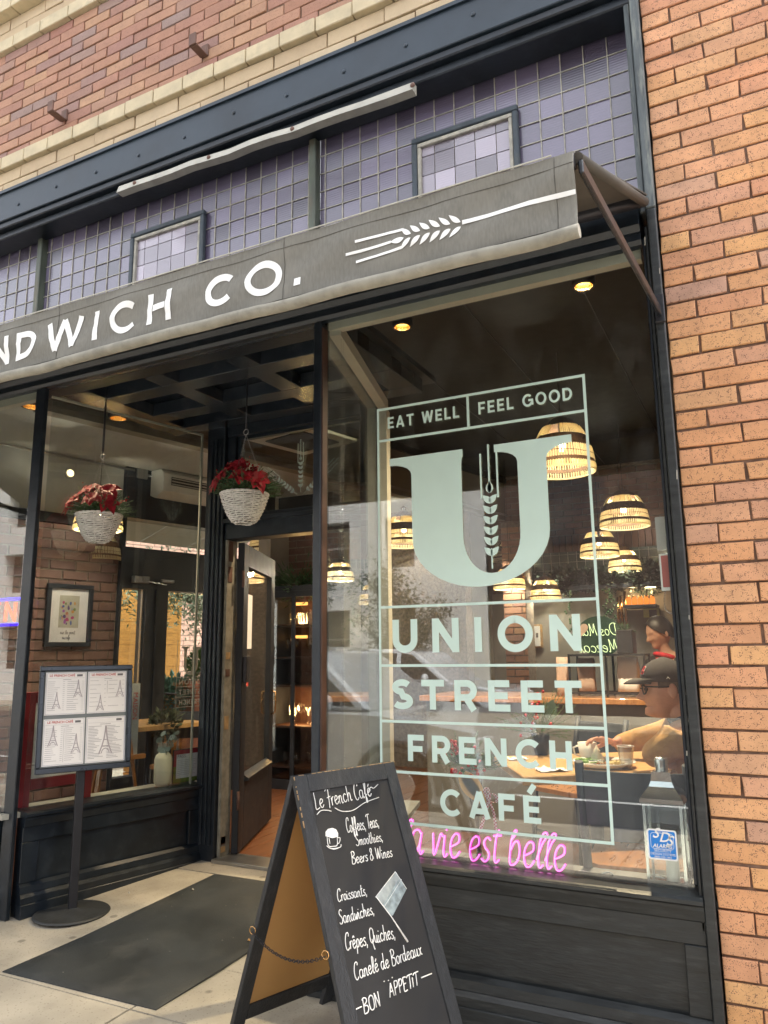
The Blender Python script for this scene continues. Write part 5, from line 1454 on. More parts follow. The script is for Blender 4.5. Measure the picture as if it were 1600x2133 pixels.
# ------------------------------------------------------------------ neon
pinkn = emit('pink neon', (1.0, .02, .60), .42); pinkc = emit('pink neon core', (1.0, .42, .88), .42)
ne = thing('neon_sign', 'pink handwriting neon reading la vie est belle on a clear sheet', 'neon sign', at(1030, 1800, .08))
YN = .06
NF = lambda x, z, d: Vector((x, YN - d, z))
a_, b_ = at(846, 1788, YN), at(1178, 1812, YN)
Hn = .120
zb0 = .538
for nm, r_n, mt_n, lf_ in (('glow_tube', .0042, pinkn, .004), ('bright_core', .0016, pinkc, .0068)):
    mb = MB(); hand(mb, 'la vie est belle', (at(838, 1790, YN).x, zb0), (b_.x + .004, zb0), Hn, NF, r_n, .26, 6, lf_, xh=.72); mb.build(nm, mt_n, ne)
acry = glassmat('clear acrylic', (.96, .94, .96), f0=.05)
B(at(838, 1700, YN).x, at(1193, 1780, YN).x, YN + .002, YN + .006, .512, at(1190, 1748, YN).z).build('clear_sheet', acry, ne)
cn_ = thing('white_cable', 'white cable lying along the ledge under the pink sign and the lantern', 'cable', (-.8, .1, .535))
m_ = MB(); m_.tube([Vector(p) for p in cat_rom([tuple(flat(px, py, .513 + dz)) for px, py, dz in ((1075, 1790, .01), (1120, 1808, .01), (1170, 1816, .0), (1215, 1815, .0), (1245, 1822, .004), (1268, 1817, .012), (1285, 1826, .0), (1330, 1832, 0), (1352, 1834, .0), (1372, 1826, .012), (1400, 1838, .004), (1430, 1840, .0), (1440, 1833, .01))], 5)], .0022, 6); m_.build('cord', M['white'], cn_)
# open sign at the far left
op = thing('open_sign', 'red and blue neon open sign cut off at the left edge', 'neon sign', (-4.0, .08, 1.6))
OX = at(38, 1275, .1).x; oz0, oz1 = at(20, 1302, .1).z, at(20, 1248, .1).z
nb = emit('blue neon', (.06, .02, 1.0), .5); nr = emit('red orange neon', (1.0, .10, .02), .5)
for z in (oz0 + .003, oz1): MB().tube([(OX - .62, .10, z), (OX, .10, z)], .0085, 8).build('blue_tube', nb, op)
m_ = MB()
H_ = oz1 - oz0 - .045; xx = OX - .105; zb1 = oz0 + .024
m_.tube([(xx, .10, zb1), (xx, .10, zb1 + H_), (xx + .078, .10, zb1), (xx + .078, .10, zb1 + H_)], .009, 8)
for k, pts in enumerate(([(.07, H_), (0, H_), (0, 0), (.07, 0)], [(0, 0), (0, H_), (.06, H_), (.07, H_ * .75), (.06, H_ * .5), (0, H_ * .5)], [(.035 + .035 * cos(t), H_ / 2 + H_ / 2 * sin(t)) for t in [i * pi / 8 for i in range(17)]])):
    m_.tube([(xx - .13 * (k + 1) + p[0], .10, zb1 + p[1]) for p in pts], .008, 8)
m_.tube([(xx - .13, .10, zb1 + H_ / 2), (xx - .08, .10, zb1 + H_ / 2)], .008, 8)
m_.build('red_letters', nr, op)
MB().box(OX - .64, OX + .01, .125, .14, oz0 - .01, oz1 + .01).build('back_sheet', acry, op)

# ------------------------------------------------------------------ rattan pendants and downlights
M['rat'] = mat('dark woven rattan', (.13, .068, .035), .7, var=.5, vscale=60, bump=.6, bscale=90)
stk_m = bpy.data.materials.new('thin bamboo sticks'); stk_m.use_nodes = True
nt = stk_m.node_tree; N = nt.nodes; L = nt.links; N.clear()
d_ = N.new('ShaderNodeBsdfDiffuse'); d_.inputs[0].default_value = (.84, .73, .50, 1); t_ = N.new('ShaderNodeBsdfTranslucent'); t_.inputs[0].default_value = (.98, .88, .64, 1)
mx = N.new('ShaderNodeMixShader'); mx.inputs[0].default_value = .55; o_ = N.new('ShaderNodeOutputMaterial'); L.new(d_.outputs[0], mx.inputs[1]); L.new(t_.outputs[0], mx.inputs[2]); L.new(mx.outputs[0], o_.inputs[0])
bulb_m = emit('warm bulb', (1.0, .80, .5), 6)
def shade_r(t):      # radius against height, 0 at the rim, 1 at the top
    return (1 - t ** 2.3) ** .62 * .93 + .07 * (1 - t)
def make_pendant(cord):
    R_, H_ = .225, .30
    t = thing('rattan_pendant', 'rattan pendant lamp', 'pendant lamp', (0, 0, 0), 'rattan pendant lamps hanging in the cafe')
    def band(t0, t1, th, nm, mt, n=40):
        m_ = MB(); pr = [(R_ * shade_r(t0 + (t1 - t0) * i / 5), H_ * (t0 + (t1 - t0) * i / 5)) for i in range(6)]
        pr2 = [(r - th, z) for r, z in reversed(pr)]
        m_.lathe(pr + pr2 + [pr[0]], n=n); return m_.build(nm, mt, t)
    def sticks(t0, t1, nm, skip=()):
        m_ = MB(); n = 74
        for k in range(n):
            if any(a < k < b_ for a, b_ in skip): continue
            a = 2 * pi * k / n + rnd.uniform(-.008, .008)
            pts = [(R_ * shade_r(u) * cos(a) * .992, R_ * shade_r(u) * sin(a) * .992, H_ * u) for u in (t0, (t0 + t1) / 2, t1)]
            m_.tube(pts, .0062, 4, caps=False, smooth=True)
        return m_.build(nm, stk_m, t)
    band(.0, .03, .006, 'rim', stk_m)
    sticks(.02, .12, 'stick_band')
    band(.115, .18, .006, 'woven_band', M['rat'])
    sticks(.175, .40, 'stick_band')
    band(.395, .60, .006, 'woven_band', M['rat'])
    sticks(.595, .78, 'stick_band', ((14, 20), (34, 40), (52, 58), (70, 74)))
    band(.775, .985, .006, 'woven_cap', M['rat'])
    m_ = MB()
    for z in (.28,): m_.tube([(R_ * shade_r(z) * cos(a) * 1.012, R_ * shade_r(z) * sin(a) * 1.012, H_ * z + .004 * sin(a * 3)) for a in [2 * pi * i / 30 for i in range(30)]], .0022, 4, closed=True)
    m_.build('weave_line', M['rat'], t)
    m_ = MB(); m_.ball((0, 0, H_ * .46), .028, 12, 8); m_.build('bulb', bulb_m, t)
    m_ = MB(); m_.tube([(0, 0, H_ * .54), (0, 0, H_ * .98)], .016, 8); m_.build('lamp_holder', M['darkmetal'], t)
    m_ = MB(); m_.tube([(.02, 0, H_ * .97), (.03, 0, H_ * 1.05), (0, 0, H_ * 1.10), (-.03, 0, H_ * 1.05), (-.02, 0, H_ * .97)], .006, 5); m_.build('rope_loop', M['rat'], t)
    m_ = MB(); m_.tube([(0, 0, H_ * 1.0), (0, 0, 1.0)], .003, 5); co_ = m_.build('cord', M['darkmetal'], t)
    ld = bpy.data.lights.new('lamp_light', 'POINT'); ld.energy = 7; ld.color = (1, .90, .70); ld.shadow_soft_size = .03
    lo = bpy.data.objects.new('lamp_light', ld); C.objects.link(lo); lo.parent = t; lo.location = (0, 0, H_ * .40)
    return t
pend0 = make_pendant(1)
PS = [  # px, py of the rim centre line, apparent width in px, label
    (1173, 985, 134, 'largest rattan pendant, top right behind the tip of the big U'),
    (1302, 1098, 101, 'rattan pendant low before the brick wall, right of the lettering frame'),
    (1250, 1160, 80, 'rattan pendant crossed by the right line of the lettering frame'),
    (1302, 1190, 66, 'smallest rattan pendant right of the frame, near the wired glass'),
    (1062, 1228, 66, 'rattan pendant directly under the foot of the big U'),
    (1056, 1170, 56, 'dim rattan pendant half hidden inside the bowl of the big U'),
    (1137, 1250, 58, 'rattan pendant just above the N of the lettering'),
    (842, 1138, 84, 'tall rattan pendant half covered by the left limb of the U'),
    (709, 1210, 58, 'rattan pendant beside the corner post, lower of two'),
    (694, 1182, 50, 'rattan pendant beside the corner post, upper of two'),
    (556, 1152, 76, 'rattan pendant seen through the open doorway'),
    (204, 1105, 98, 'rattan pendant hidden behind the left hanging basket'),
    (211, 1168, 80, 'unlit rattan pendant below the left hanging basket'),
]
RAT = .45
for i, (px, py, w_, lb) in enumerate(PS):
    r = ray(px, py); dia = RAT if i in (0, 1, 7) else .40
    if i in (3, 4, 5, 6, 8, 9): dia = .345
    if i in (8, 9): dia = .26
    if i == 11: dia = .36
    if i == 12: dia = .33
    depth = dia * FOC / w_                       # distance along the view axis
    P = EYE + r * (depth / FOC)
    P.y = min(P.y, 5.6)
    P = EYE + r * ((P.y - EYE.y) / r.y)
    o = pend0 if i == 0 else copy_tree(pend0)
    k = dia / .45
    o.scale = (k, k, k * (1.38 if i in (0, 7) else 1.2)); o.location = P; o.rotation_euler = (0, 0, i * .9)
    o['label'] = lb
    zc = 3.43 if P.x > BX(P.y) + .05 else 2.94
    for ch_ in o.children:
        if ch_.name.startswith('cord'):
            me = ch_.data.copy(); ch_.data = me; sz = (zc - P.z) / o.scale[2]
            for v in me.vertices:
                if v.co.z > .5: v.co.z = sz
        if i in (12, 5) and ch_.name.startswith('bulb'):
            ch_.data = ch_.data.copy(); ch_.data.materials[0] = M['white']
    if i in (12, 5):
        for ch_ in list(o.children):
            if ch_.type == 'LIGHT': bpy.data.objects.remove(ch_)
    if i == 10:
        for ch_ in list(o.children):
            if ch_.type == 'LIGHT': ch_.data = ch_.data.copy(); ch_.data.energy = .5
dl_on = emit('downlight lens', (1.0, .74, .36), 3); dl_refl = mat('brass reflector', (.75, .48, .18), .25, metal=1.)
def downlight(px, py, z, label, pw=10, wall=False):
    p = flat(px, py, z)
    t = thing('ceiling_light', label, 'downlight', p, 'lit downlights')
    m_ = MB(); m_.lathe([(.05, .0), (.062, .0), (.066, .01), (.066, .12), (.001, .12)], p, 24); m_.build('housing', M['darkmetal'], t)
    m_ = MB(); m_.lathe([(.05, .0005), (.043, .05)], p, 24); m_.build('reflector', dl_refl, t)
    m_ = MB(); m_.lathe([(.0001, .046), (.040, .046), (.040, .052), (.0001, .052)], p, 20); m_.build('lens', dl_on, t)
    ld = bpy.data.lights.new('spot_light', 'SPOT'); ld.energy = pw * .8; ld.color = (1, .76, .48); ld.spot_size = radians(130); ld.spot_blend = .8; ld.shadow_soft_size = .04
    lo = bpy.data.objects.new('spot_light', ld); C.objects.link(lo); lo.parent = t; lo.location = (0, 0, .01)
downlight(838, 682, 3.33, 'lit downlight in the dark ceiling, left above the lettering', 50)
downlight(804, 762, 3.33, 'smaller lit downlight in the dark ceiling, just below the left one', 50)
downlight(1216, 597, 3.33, 'lit downlight in the dark ceiling, top right of the big window', 170)
downlight(66, 848, 2.84, 'lit downlight behind the left corner post', 12)
downlight(246, 872, 2.84, 'lit downlight above the left hanging basket', 12)
wl_ = on(145, 986, (-5.4 + .02, 0), KW)
wlt = thing('wall_light', 'faint small round wall light between corner post and left basket', 'wall light', wl_)
m_ = MB(); m_.tube([wl_ - lw.n * .018, wl_ + lw.n * .012], .042, 20); m_.build('housing', M['ceilp'], wlt)
m_ = MB(); m_.tube([wl_ + lw.n * .0125, wl_ + lw.n * .016], .030, 20); m_.build('lens', emit('dim warm lens', (1.0, .72, .36), .7), wlt)

# ------------------------------------------------------------------ tables and chairs
def make_chair(seatc):
    t = thing('cafe_chair', 'chair', 'chair', (0, 0, 0))
    m_ = MB(); m_.prism([(.20 * cos(a) ** 1 if 0 else max(min(.24 * cos(a), .19), -.19), max(min(.24 * sin(a), .19), -.19)) for a in [2 * pi * i / 28 for i in range(28)]], lambda p: Vector((p[0], p[1], .45)), lambda p: Vector((p[0], p[1], .425))); m_.build('seat', M['wood2'], t)
    for sx in (-1, 1):
        m_ = MB(); m_.tube([(sx * .17, .16, .424), (sx * .19, .19, .0)], .014, 8); m_.build('leg', M['navy'], t)
        m_ = MB(); m_.tube([(sx * .19, -.24, .0), (sx * .185, -.19, .42), (sx * .19, -.22, .66), (sx * .19, -.26, .83)], .017, 8); m_.build('leg', M['navy'], t)
    m_ = MB(); n = 9
    vs = []
    for i in range(n):
        x = -.175 + .35 * i / (n - 1); b_ = -.030 * (1 - (x / .175) ** 2)
        for y, z in ((-.215 + b_, .60), (-.255 + b_, .80), (-.270 + b_, .80), (-.230 + b_, .60)): vs.append((x, y, z))
    fs = []
    for i in range(n - 1):
        for k in range(4): a = i * 4 + k; b_ = i * 4 + (k + 1) % 4; fs.append((a, b_, b_ + 4, a + 4))
    fs += [(0, 3, 2, 1), tuple(n * 4 - 4 + k for k in range(4))]
    m_.add(vs, fs); m_.build('backrest', M['navy'], t)
    m_ = MB(); m_.tube([(-.18, .17, .2), (.18, .17, .2)], .009, 6); m_.build('stretcher', M['navy'], t)
    return t
ch0 = make_chair(None)
def put_chair(o, x, y, rz, label, s=1.0):
    o.location = (x, y, FZ); o.rotation_euler = (0, 0, rz); o['label'] = label; o['group'] = 'dark cafe chairs'; o.scale = (s, s, s); return o
put_chair(ch0, -.52, .46, radians(6), 'dark chair with wooden seat right behind the lantern, its back to the window')
put_chair(copy_tree(ch0), -1.55, 3.6, radians(200), 'dark chair far inside behind the lettering, left of the counter')
put_chair(copy_tree(ch0), -1.1, 1.9, radians(150), 'dark chair beyond the table, its back towards the counter')
cc_ = flat(372, 1500, .86)
put_chair(copy_tree(ch0), -4.02, 1.78, radians(-160), 'dark chair with bent back rail by the glazed side doors, left room')
put_chair(copy_tree(ch0), -.02, .98, radians(90), 'dark chair the seated man sits on')
# near table, turned towards the corner of the window
ta = thing('cafe_table', 'pale wooden cafe table with a plate and cups, corner turned to the window', 'table', (-.6, .8, FZ))
A0 = Vector((-.945, .325, 0)); e1 = Vector((-.49, .87, 0)).normalized(); e2 = Vector((.81, .59, 0)).normalized()
def tp(a, b_, z): return A0 + e1 * a + e2 * b_ + Vector((0, 0, z))
TZ = .808
def slab(mb, a0, a1, b0, b1, z0, z1): 
    vs = [tp(a, b_, z) for z in (z0, z1) for b_ in (b0, b1) for a in (a0, a1)]
    mb.add(vs, [(0, 1, 3, 2), (4, 6, 7, 5), (0, 4, 5, 1), (2, 3, 7, 6), (0, 2, 6, 4), (1, 5, 7, 3)])
m_ = MB(); slab(m_, 0, .62, 0, .82, TZ - .036, TZ); m_.build('top', M['wood'], ta, bevel=.004)
m_ = MB(); p_ = tp(.31, .41, 0); m_.lathe([(.03, FZ + .02), (.03, TZ - .037)], p_, 12); m_.build('leg', M['navy'], ta)
m_ = MB(); m_.lathe([(.001, FZ + .03), (.05, FZ + .028), (.22, FZ + .012), (.23, FZ), (.001, FZ)], p_, 24); m_.build('base', M['navy'], ta)
# things on it
pc_ = flat(1258, 1592, TZ + .01)
plt_ = thing('plate', 'white plate with half eaten food on the near table', 'plate', (pc_.x, pc_.y, TZ))
china = mat('white china', (.78, .77, .74), .2, var=.02)
m_ = MB(); m_.lathe([(.001, .004), (.085, .004), (.10, .008), (.135, .026), (.137, .023), (.10, .0), (.06, .0), (.001, .001)], (pc_.x, pc_.y, TZ), 40); m_.build('dish', china, plt_)
salm = mat('salad green', (.16, .30, .06), .5, var=.4, vscale=60); crm = mat('whipped cream', (.80, .74, .60), .5, var=.05); bro = mat('browned crumbs', (.32, .15, .06), .7, var=.5, vscale=80); eggm = mat('pale omelette', (.72, .55, .24), .6, var=.2, vscale=60)
def blobs(nm, mt, c, n, sp_, r0, par, seed=1, fl_=.6):
    r = random.Random(seed); m_ = MB()
    for i in range(n):
        m_.ball((c[0] + r.gauss(0, sp_), c[1] + r.gauss(0, sp_), c[2] + r.uniform(0, r0)), r0 * r.uniform(.6, 1.3), 7, 5, sz=fl_, sx=r.uniform(.7, 1.4))
    return m_.build(nm, mt, par)
blobs('salad_leaves', salm, (pc_.x - .075, pc_.y - .0, TZ + .018), 26, .018, .010, plt_, 2)
m_ = MB(); m_.lathe([(.001, .075), (.008, .06), (.016, .05), (.012, .044), (.028, .03), (.022, .024), (.038, .008), (.03, .0)], (pc_.x - .035, pc_.y + .035, TZ + .012), 14); m_.build('cream', crm, plt_)
blobs('omelette', eggm, (pc_.x + .05, pc_.y + .0, TZ + .012), 18, .02, .012, plt_, 4, .4)
blobs('crumbs', bro, (pc_.x + .02, pc_.y - .01, TZ + .014), 20, .03, .006, plt_, 5)
m_ = MB(); m_.tube([(pc_.x - .05, pc_.y - .07, TZ + .03), (pc_.x + .07, pc_.y + .02, TZ + .028)], [.004, .003], 6)
for q in (-1, 0, 1): m_.tube([(pc_.x + .07, pc_.y + .02, TZ + .028), (pc_.x + .09, pc_.y + .03 + q * .005, TZ + .026), (pc_.x + .115, pc_.y + .045 + q * .006, TZ + .03)], .0016, 4)
m_.build('fork', M['chrome'], None, 'steel fork resting on the white plate', 'fork', org=(pc_.x, pc_.y, TZ + .03))
def napkin(nm, lb, px, py, s, seed):
    c = flat(px, py, TZ + .004); r = random.Random(seed); m_ = MB(); n = 10; vs = []
    for i in range(n):
        for j in range(n):
            x = (i / (n - 1) - .5) * s * 1.5; y = (j / (n - 1) - .5) * s
            z = TZ + .003 + .012 * abs(noise.noise(Vector((x * 25, y * 25, seed)))) * 2
            vs.append((c.x + x * cos(.6) - y * sin(.6), c.y + x * sin(.6) + y * cos(.6), z))
    fs = [(i * n + j, (i + 1) * n + j, (i + 1) * n + j + 1, i * n + j + 1) for i in range(n - 1) for j in range(n - 1)]
    vs2 = [(v[0], v[1], v[2] - .0015) for v in vs]; K_ = n * n
    m_.add(vs + vs2, fs + [tuple(reversed([q + K_ for q in f])) for f in fs], True); m_.build(nm, M['paper'], None, lb, 'napkin', org=(c.x, c.y, TZ))
napkin('paper_napkin', 'crumpled white napkin before the plate at the front table edge', 1150, 1604, .085, 3)
napkin('paper_napkin', 'folded pale napkin at the left end of the near table', 1078, 1581, .06, 9)
# white cup held by the man
cup = flat(1225, 1586, TZ + .0)
cu_ = thing('white_cup', 'plain white cup under the seated man\'s hand', 'cup', (cup.x, cup.y, TZ))
m_ = MB(); m_.lathe([(.001, .0), (.028, .0), (.034, .01), (.043, .085), (.040, .085), (.031, .012), (.001, .008)], (cup.x, cup.y, TZ), 28); m_.build('body', china, cu_)
m_ = MB(); m_.tube([(cup.x - .038, cup.y - .005, TZ + .07), (cup.x - .062, cup.y - .008, TZ + .06), (cup.x - .058, cup.y - .008, TZ + .03), (cup.x - .033, cup.y - .004, TZ + .022)], .005, 6); m_.build('handle', china, cu_)
pcp = flat(1306, 1603, TZ)
pcu = thing('plastic_cup', 'clear plastic tumbler near the seated man\'s elbow', 'cup', (pcp.x, pcp.y, TZ))
milky = glassmat('cloudy plastic', (.80, .80, .80), f0=.10, rough=.15)
m_ = MB(); m_.lathe([(.001, .001), (.024, .001), (.028, .03), (.035, .095), (.037, .097), (.034, .097), (.027, .03), (.023, .004), (.001, .003)], (pcp.x, pcp.y, TZ), 28); m_.build('wall', milky, pcu)
m_ = MB(); m_.tube([(pcp.x + .036 * cos(a), pcp.y + .036 * sin(a), TZ + .097) for a in [2 * pi * i / 24 for i in range(24)]], .0013, 5, closed=True); m_.build('rolled_rim', M['paper'], pcu)
M['fir'] = mat('fir green', (.055, .11, .045), .6, var=.5, vscale=40); M['berry'] = mat('red berries', (.50, .015, .02), .25, var=.15); M['petal'] = mat('red poinsettia', (.42, .02, .035), .55, var=.3, vscale=20); M['dry'] = mat('dried tan leaf', (.55, .29, .09), .45, var=.2, vscale=12)
def fir(mb, c, R_, n, seed, up=.4, L_=.07, flat_=.7):
    r = random.Random(seed)
    for i in range(n):
        a = r.uniform(0, 2 * pi); e = r.uniform(-.2, 1.1)
        d = Vector((cos(a) * cos(e), sin(a) * cos(e), sin(e) * flat_ + .1)).normalized()
        p0 = Vector(c) + d * R_ * .2; LL = R_ * r.uniform(.6, 1.1)
        mb.tube([p0, p0 + d * LL], .0014, 4)
        for k in range(9):
            q = p0 + d * LL * (k + 2) / 11
            for s_ in (-1, 1):
                sd = d.cross(Vector((r.uniform(-1, 1), r.uniform(-1, 1), r.uniform(-1, 1)))).normalized()
                e_ = q + (d * .6 + sd * .8).normalized() * L_ * .38
                w_ = d.cross(sd).normalized() * .0022; k0 = len(mb.v)
                mb.v += [q - w_, q + w_, e_]; mb.f.append((k0, k0 + 1, k0 + 2)); mb.sm.append(False)
def berries(mb, c, sp_, n, r0, seed):
    r = random.Random(seed)
    for i in range(n): mb.ball((c[0] + r.gauss(0, sp_), c[1] + r.gauss(0, sp_), c[2] + r.gauss(0, sp_)), r0, 7, 5)
# evergreen pot on the table
fc = flat(1128, 1572, TZ)
ep = thing('evergreen_pot', 'evergreen sprigs with red berries in a dark pot on the near table', 'plant pot', (fc.x, fc.y, TZ))
m_ = MB(); m_.lathe([(.001, .0), (.03, .0), (.042, .05), (.045, .10), (.041, .10), (.038, .05), (.001, .02)], (fc.x, fc.y, TZ), 20); m_.build('pot', M['navy'], ep)
m_ = MB(); fir(m_, (fc.x, fc.y, TZ + .10), .20, 44, 3, L_=.05, flat_=1.2); m_.build('sprigs', M['fir'], ep)
m_ = MB(); berries(m_, (fc.x - .01, fc.y - .03, TZ + .17), .035, 16, .008, 5); berries(m_, (fc.x + .0, fc.y, TZ + .27), .02, 6, .008, 6); m_.build('berries', M['berry'], ep)
m_ = MB(); put_leaf(m_, (fc.x + .06, TZ + .17), radians(80), .10, .05, lambda x, z, d: Vector((x, fc.y - .02 - d, z)), 0, 1); m_.build('broad_leaf', M['succ'], ep)
# bouquet with ribbon on the ledge
bx_ = at(985, 1640, .16)
bq = thing('bouquet', 'bouquet with red berries, a tan leaf and a checked ribbon bow behind the pink sign', 'bouquet', (bx_.x, .16, .508))
m_ = MB()
for dx in (-.03, -.01, .01, .03): m_.tube([(bx_.x + .02 + dx * .4, .16, .509), (bx_.x + .015 - dx * .2, .16, .66), (bx_.x - dx * 1.4, .16, .84)], .003, 5)
m_.build('stems', M['bark'], bq)
m_ = MB(); bc1 = at(965, 1600, .16); fir(m_, bc1, .13, 40, 11, L_=.045); fir(m_, at(1005, 1600, .16), .09, 22, 12, L_=.04); m_.build('sprigs', M['fir'], bq)
m_ = MB(); berries(m_, at(948, 1562, .13), .018, 22, .0085, 21); berries(m_, at(985, 1600, .13), .022, 12, .0075, 22); berries(m_, at(944, 1606, .13), .006, 3, .009, 23); m_.build('berries', M['berry'], bq)
m_ = MB(); lp0 = at(958, 1606, .14); lp1 = at(1005, 1665, .14)
L2 = (lp1 - lp0).length; ang = math.atan2(lp1.z - lp0.z, lp1.x - lp0.x)
for fl__ in (1, -1): put_leaf(m_, (lp0.x, lp0.z), ang, L2 * 1.25, L2 * .30, lambda x, z, d: Vector((x, .135 - d, z)), .0, fl__)
m_.build('tan_leaf', M['dry'], bq)
rib = bpy.data.materials.new('checked ribbon'); rib.use_nodes = True
nt = rib.node_tree; b = nt.nodes['Principled BSDF']; ck = nt.nodes.new('ShaderNodeTexChecker'); ck.inputs['Scale'].default_value = 160; ck.inputs[1].default_value = (.75, .7, .7, 1); ck.inputs[2].default_value = (.45, .08, .12, 1)
ge = nt.nodes.new('ShaderNodeNewGeometry'); nt.links.new(ge.outputs['Position'], ck.inputs[0]); nt.links.new(ck.outputs[0], b.inputs['Base Color'])
m_ = MB(); k_ = at(1018, 1668, .12)
def ribn(pts, w_):
    pts = cat_rom([tuple(p) for p in pts], 6)
    for i, p in enumerate(pts):
        k0 = len(m_.v); p = Vector(p); m_.v += [p + Vector((w_ / 2, 0, 0)), p - Vector((w_ / 2, 0, 0)), p + Vector((w_ / 2, .0012, 0)), p - Vector((w_ / 2, -.0012, 0))]
        if i:
            for q in ((k0 - 4, k0, k0 + 1, k0 - 3), (k0 - 2, k0 - 1, k0 + 3, k0 + 2), (k0 - 4, k0 - 2, k0 + 2, k0), (k0 - 3, k0 + 1, k0 + 3, k0 - 1)): m_.f.append(q); m_.sm.append(True)
ribn([k_, k_ + Vector((-.015, -.005, -.05)), k_ + Vector((-.042, 0, -.12))], .014)
ribn([k_, k_ + Vector((.02, -.006, -.04)), k_ + Vector((.026, 0, -.11))], .011)
ribn([k_, k_ + Vector((.012, -.012, .03)), k_ + Vector((.034, -.01, .02)), k_ + Vector((.03, -.006, -.004)), k_], .013)
ribn([k_, k_ + Vector((-.012, -.012, .036)), k_ + Vector((-.0, -.01, .05)), k_ + Vector((.006, -.006, .01)), k_], .012)
m_.build('ribbon_bow', rib, bq)

# steel lantern
lx0, lx1 = at(1340, 1700, .10).x, at(1428, 1700, .10).x
lcx = (lx0 + lx1) / 2; hw_ = (lx1 - lx0) / 2 * .86; LY = .125; z0 = .509
zr = at(1380, 1668, LY).z; zs_ = at(1380, 1625, LY).z; zc1 = at(1380, 1606, LY).z; zc2 = at(1385, 1578, LY).z
la = thing('steel_lantern', 'polished steel candle lantern on the ledge, behind the blue sticker', 'lantern', (lcx, LY, z0))
def sq(h, z): return [(lcx - h, LY - h, z), (lcx + h, LY - h, z), (lcx + h, LY + h, z), (lcx - h, LY + h, z)]
hw_ = min(hw_, LY - .045)
for sx in (-1, 1):
    for sy in (-1, 1): MB().box(lcx + sx * hw_ - .005, lcx + sx * hw_ + .005, LY + sy * hw_ - .005, LY + sy * hw_ + .005, z0 + .015, zr - .006).build('corner_bar', M['chrome'], la)
MB().box(lcx - hw_ - .008, lcx + hw_ + .008, LY - hw_ - .008, LY + hw_ + .008, z0, z0 + .0148).build('base', M['chrome'], la, bevel=.003)
m_ = MB(); R4 = [(hw_ + .009, zr - .005), (hw_ + .013, zr + .002), (hw_ + .010, zr + .016), (hw_ + .002, zr + .028), (hw_ * .70, zr + (zs_ - zr) * .75), (hw_ * .58, zs_), (hw_ * .52, zc1)]
vs = []
for h, z in R4: vs += sq(h, z)
fs = [(i * 4 + k, i * 4 + (k + 1) % 4, i * 4 + 4 + (k + 1) % 4, i * 4 + 4 + k) for i in range(len(R4) - 1) for k in range(4)] + [(3, 2, 1, 0), tuple(len(vs) - 4 + k for k in range(4))]
m_.add(vs, fs); m_.build('roof', M['chrome'], la)
m_ = MB(); m_.lathe([(hw_ * .36, zc1), (hw_ * .38, zc2 - .006), (hw_ * .34, zc2), (.001, zc2 + .003)], (lcx, LY, 0), 24); m_.build('chimney', M['chrome'], la)
for sx in (-1, 1): MB().box(lcx + sx * hw_ - .001, lcx + sx * hw_ + .001, LY - hw_ + .006, LY + hw_ - .006, z0 + .016, zr - .008).build('side_glass', M['cglass'], la)
for sy in (-1, 1): MB().box(lcx - hw_ + .006, lcx + hw_ - .006, LY + sy * hw_ - .001, LY + sy * hw_ + .001, z0 + .016, zr - .008).build('side_glass', M['cglass'], la)
m_ = MB(); m_.lathe([(.022, z0 + .0155), (.022, z0 + .10), (.001, z0 + .10)], (lcx + .012, LY + .005, 0), 20); m_.build('candle', mat('candle wax', (.75, .72, .62), .5), la)
m_ = MB(); m_.tube([(lcx + hw_ + .012, LY - .03, zr - .05), (lcx + hw_ + .018, LY - .03, zr - .09), (lcx + hw_ + .012, LY - .03, zr - .12)], .003, 5); m_.build('catch', M['chrome'], la)

# ------------------------------------------------------------------ counter, rack and bar wall
cy = 2.45
ct = thing('bar_counter', 'grey fronted counter with a wooden edge behind the seated man', 'counter', (-1.0, cy, FZ))
MB().box(-2.3, .6, cy, cy + .6, FZ, .96).build('front', mat('grey counter front', (.16, .155, .14), .6, var=.1, vscale=3), ct)
MB().box(-2.34, .64, cy - .04, cy + .62, .9605, 1.0).build('top', M['wood2'], ct, bevel=.004)
rk = thing('counter_rack', 'thin black metal rack on the counter holding paper bags', 'rack', far(1265, 1440, cy + 2.9))
rx0, rx1 = far(1188, 1400, cy + 2.9).x, far(1345, 1400, cy + 2.9).x; rz = far(1265, 1362, cy + 2.9).z
m_ = MB()
for x in (rx0, (rx0 + rx1) / 2, rx1):
    for y_ in (cy + .08, cy + .34): m_.box(x - .007, x + .007, y_ - .007, y_ + .007, 1.001, rz)
for z in (rz - .014, 1.02):
    for y_ in (cy + .08, cy + .34): m_.box(rx0, rx1, y_ - .006, y_ + .006, z, z + .013)
m_.build('frame', M['darkmetal'], rk)
MB().box(rx0, rx1, cy + .087, cy + .333, rz - .012, rz - .004).build('shelf', M['darkmetal'], rk)
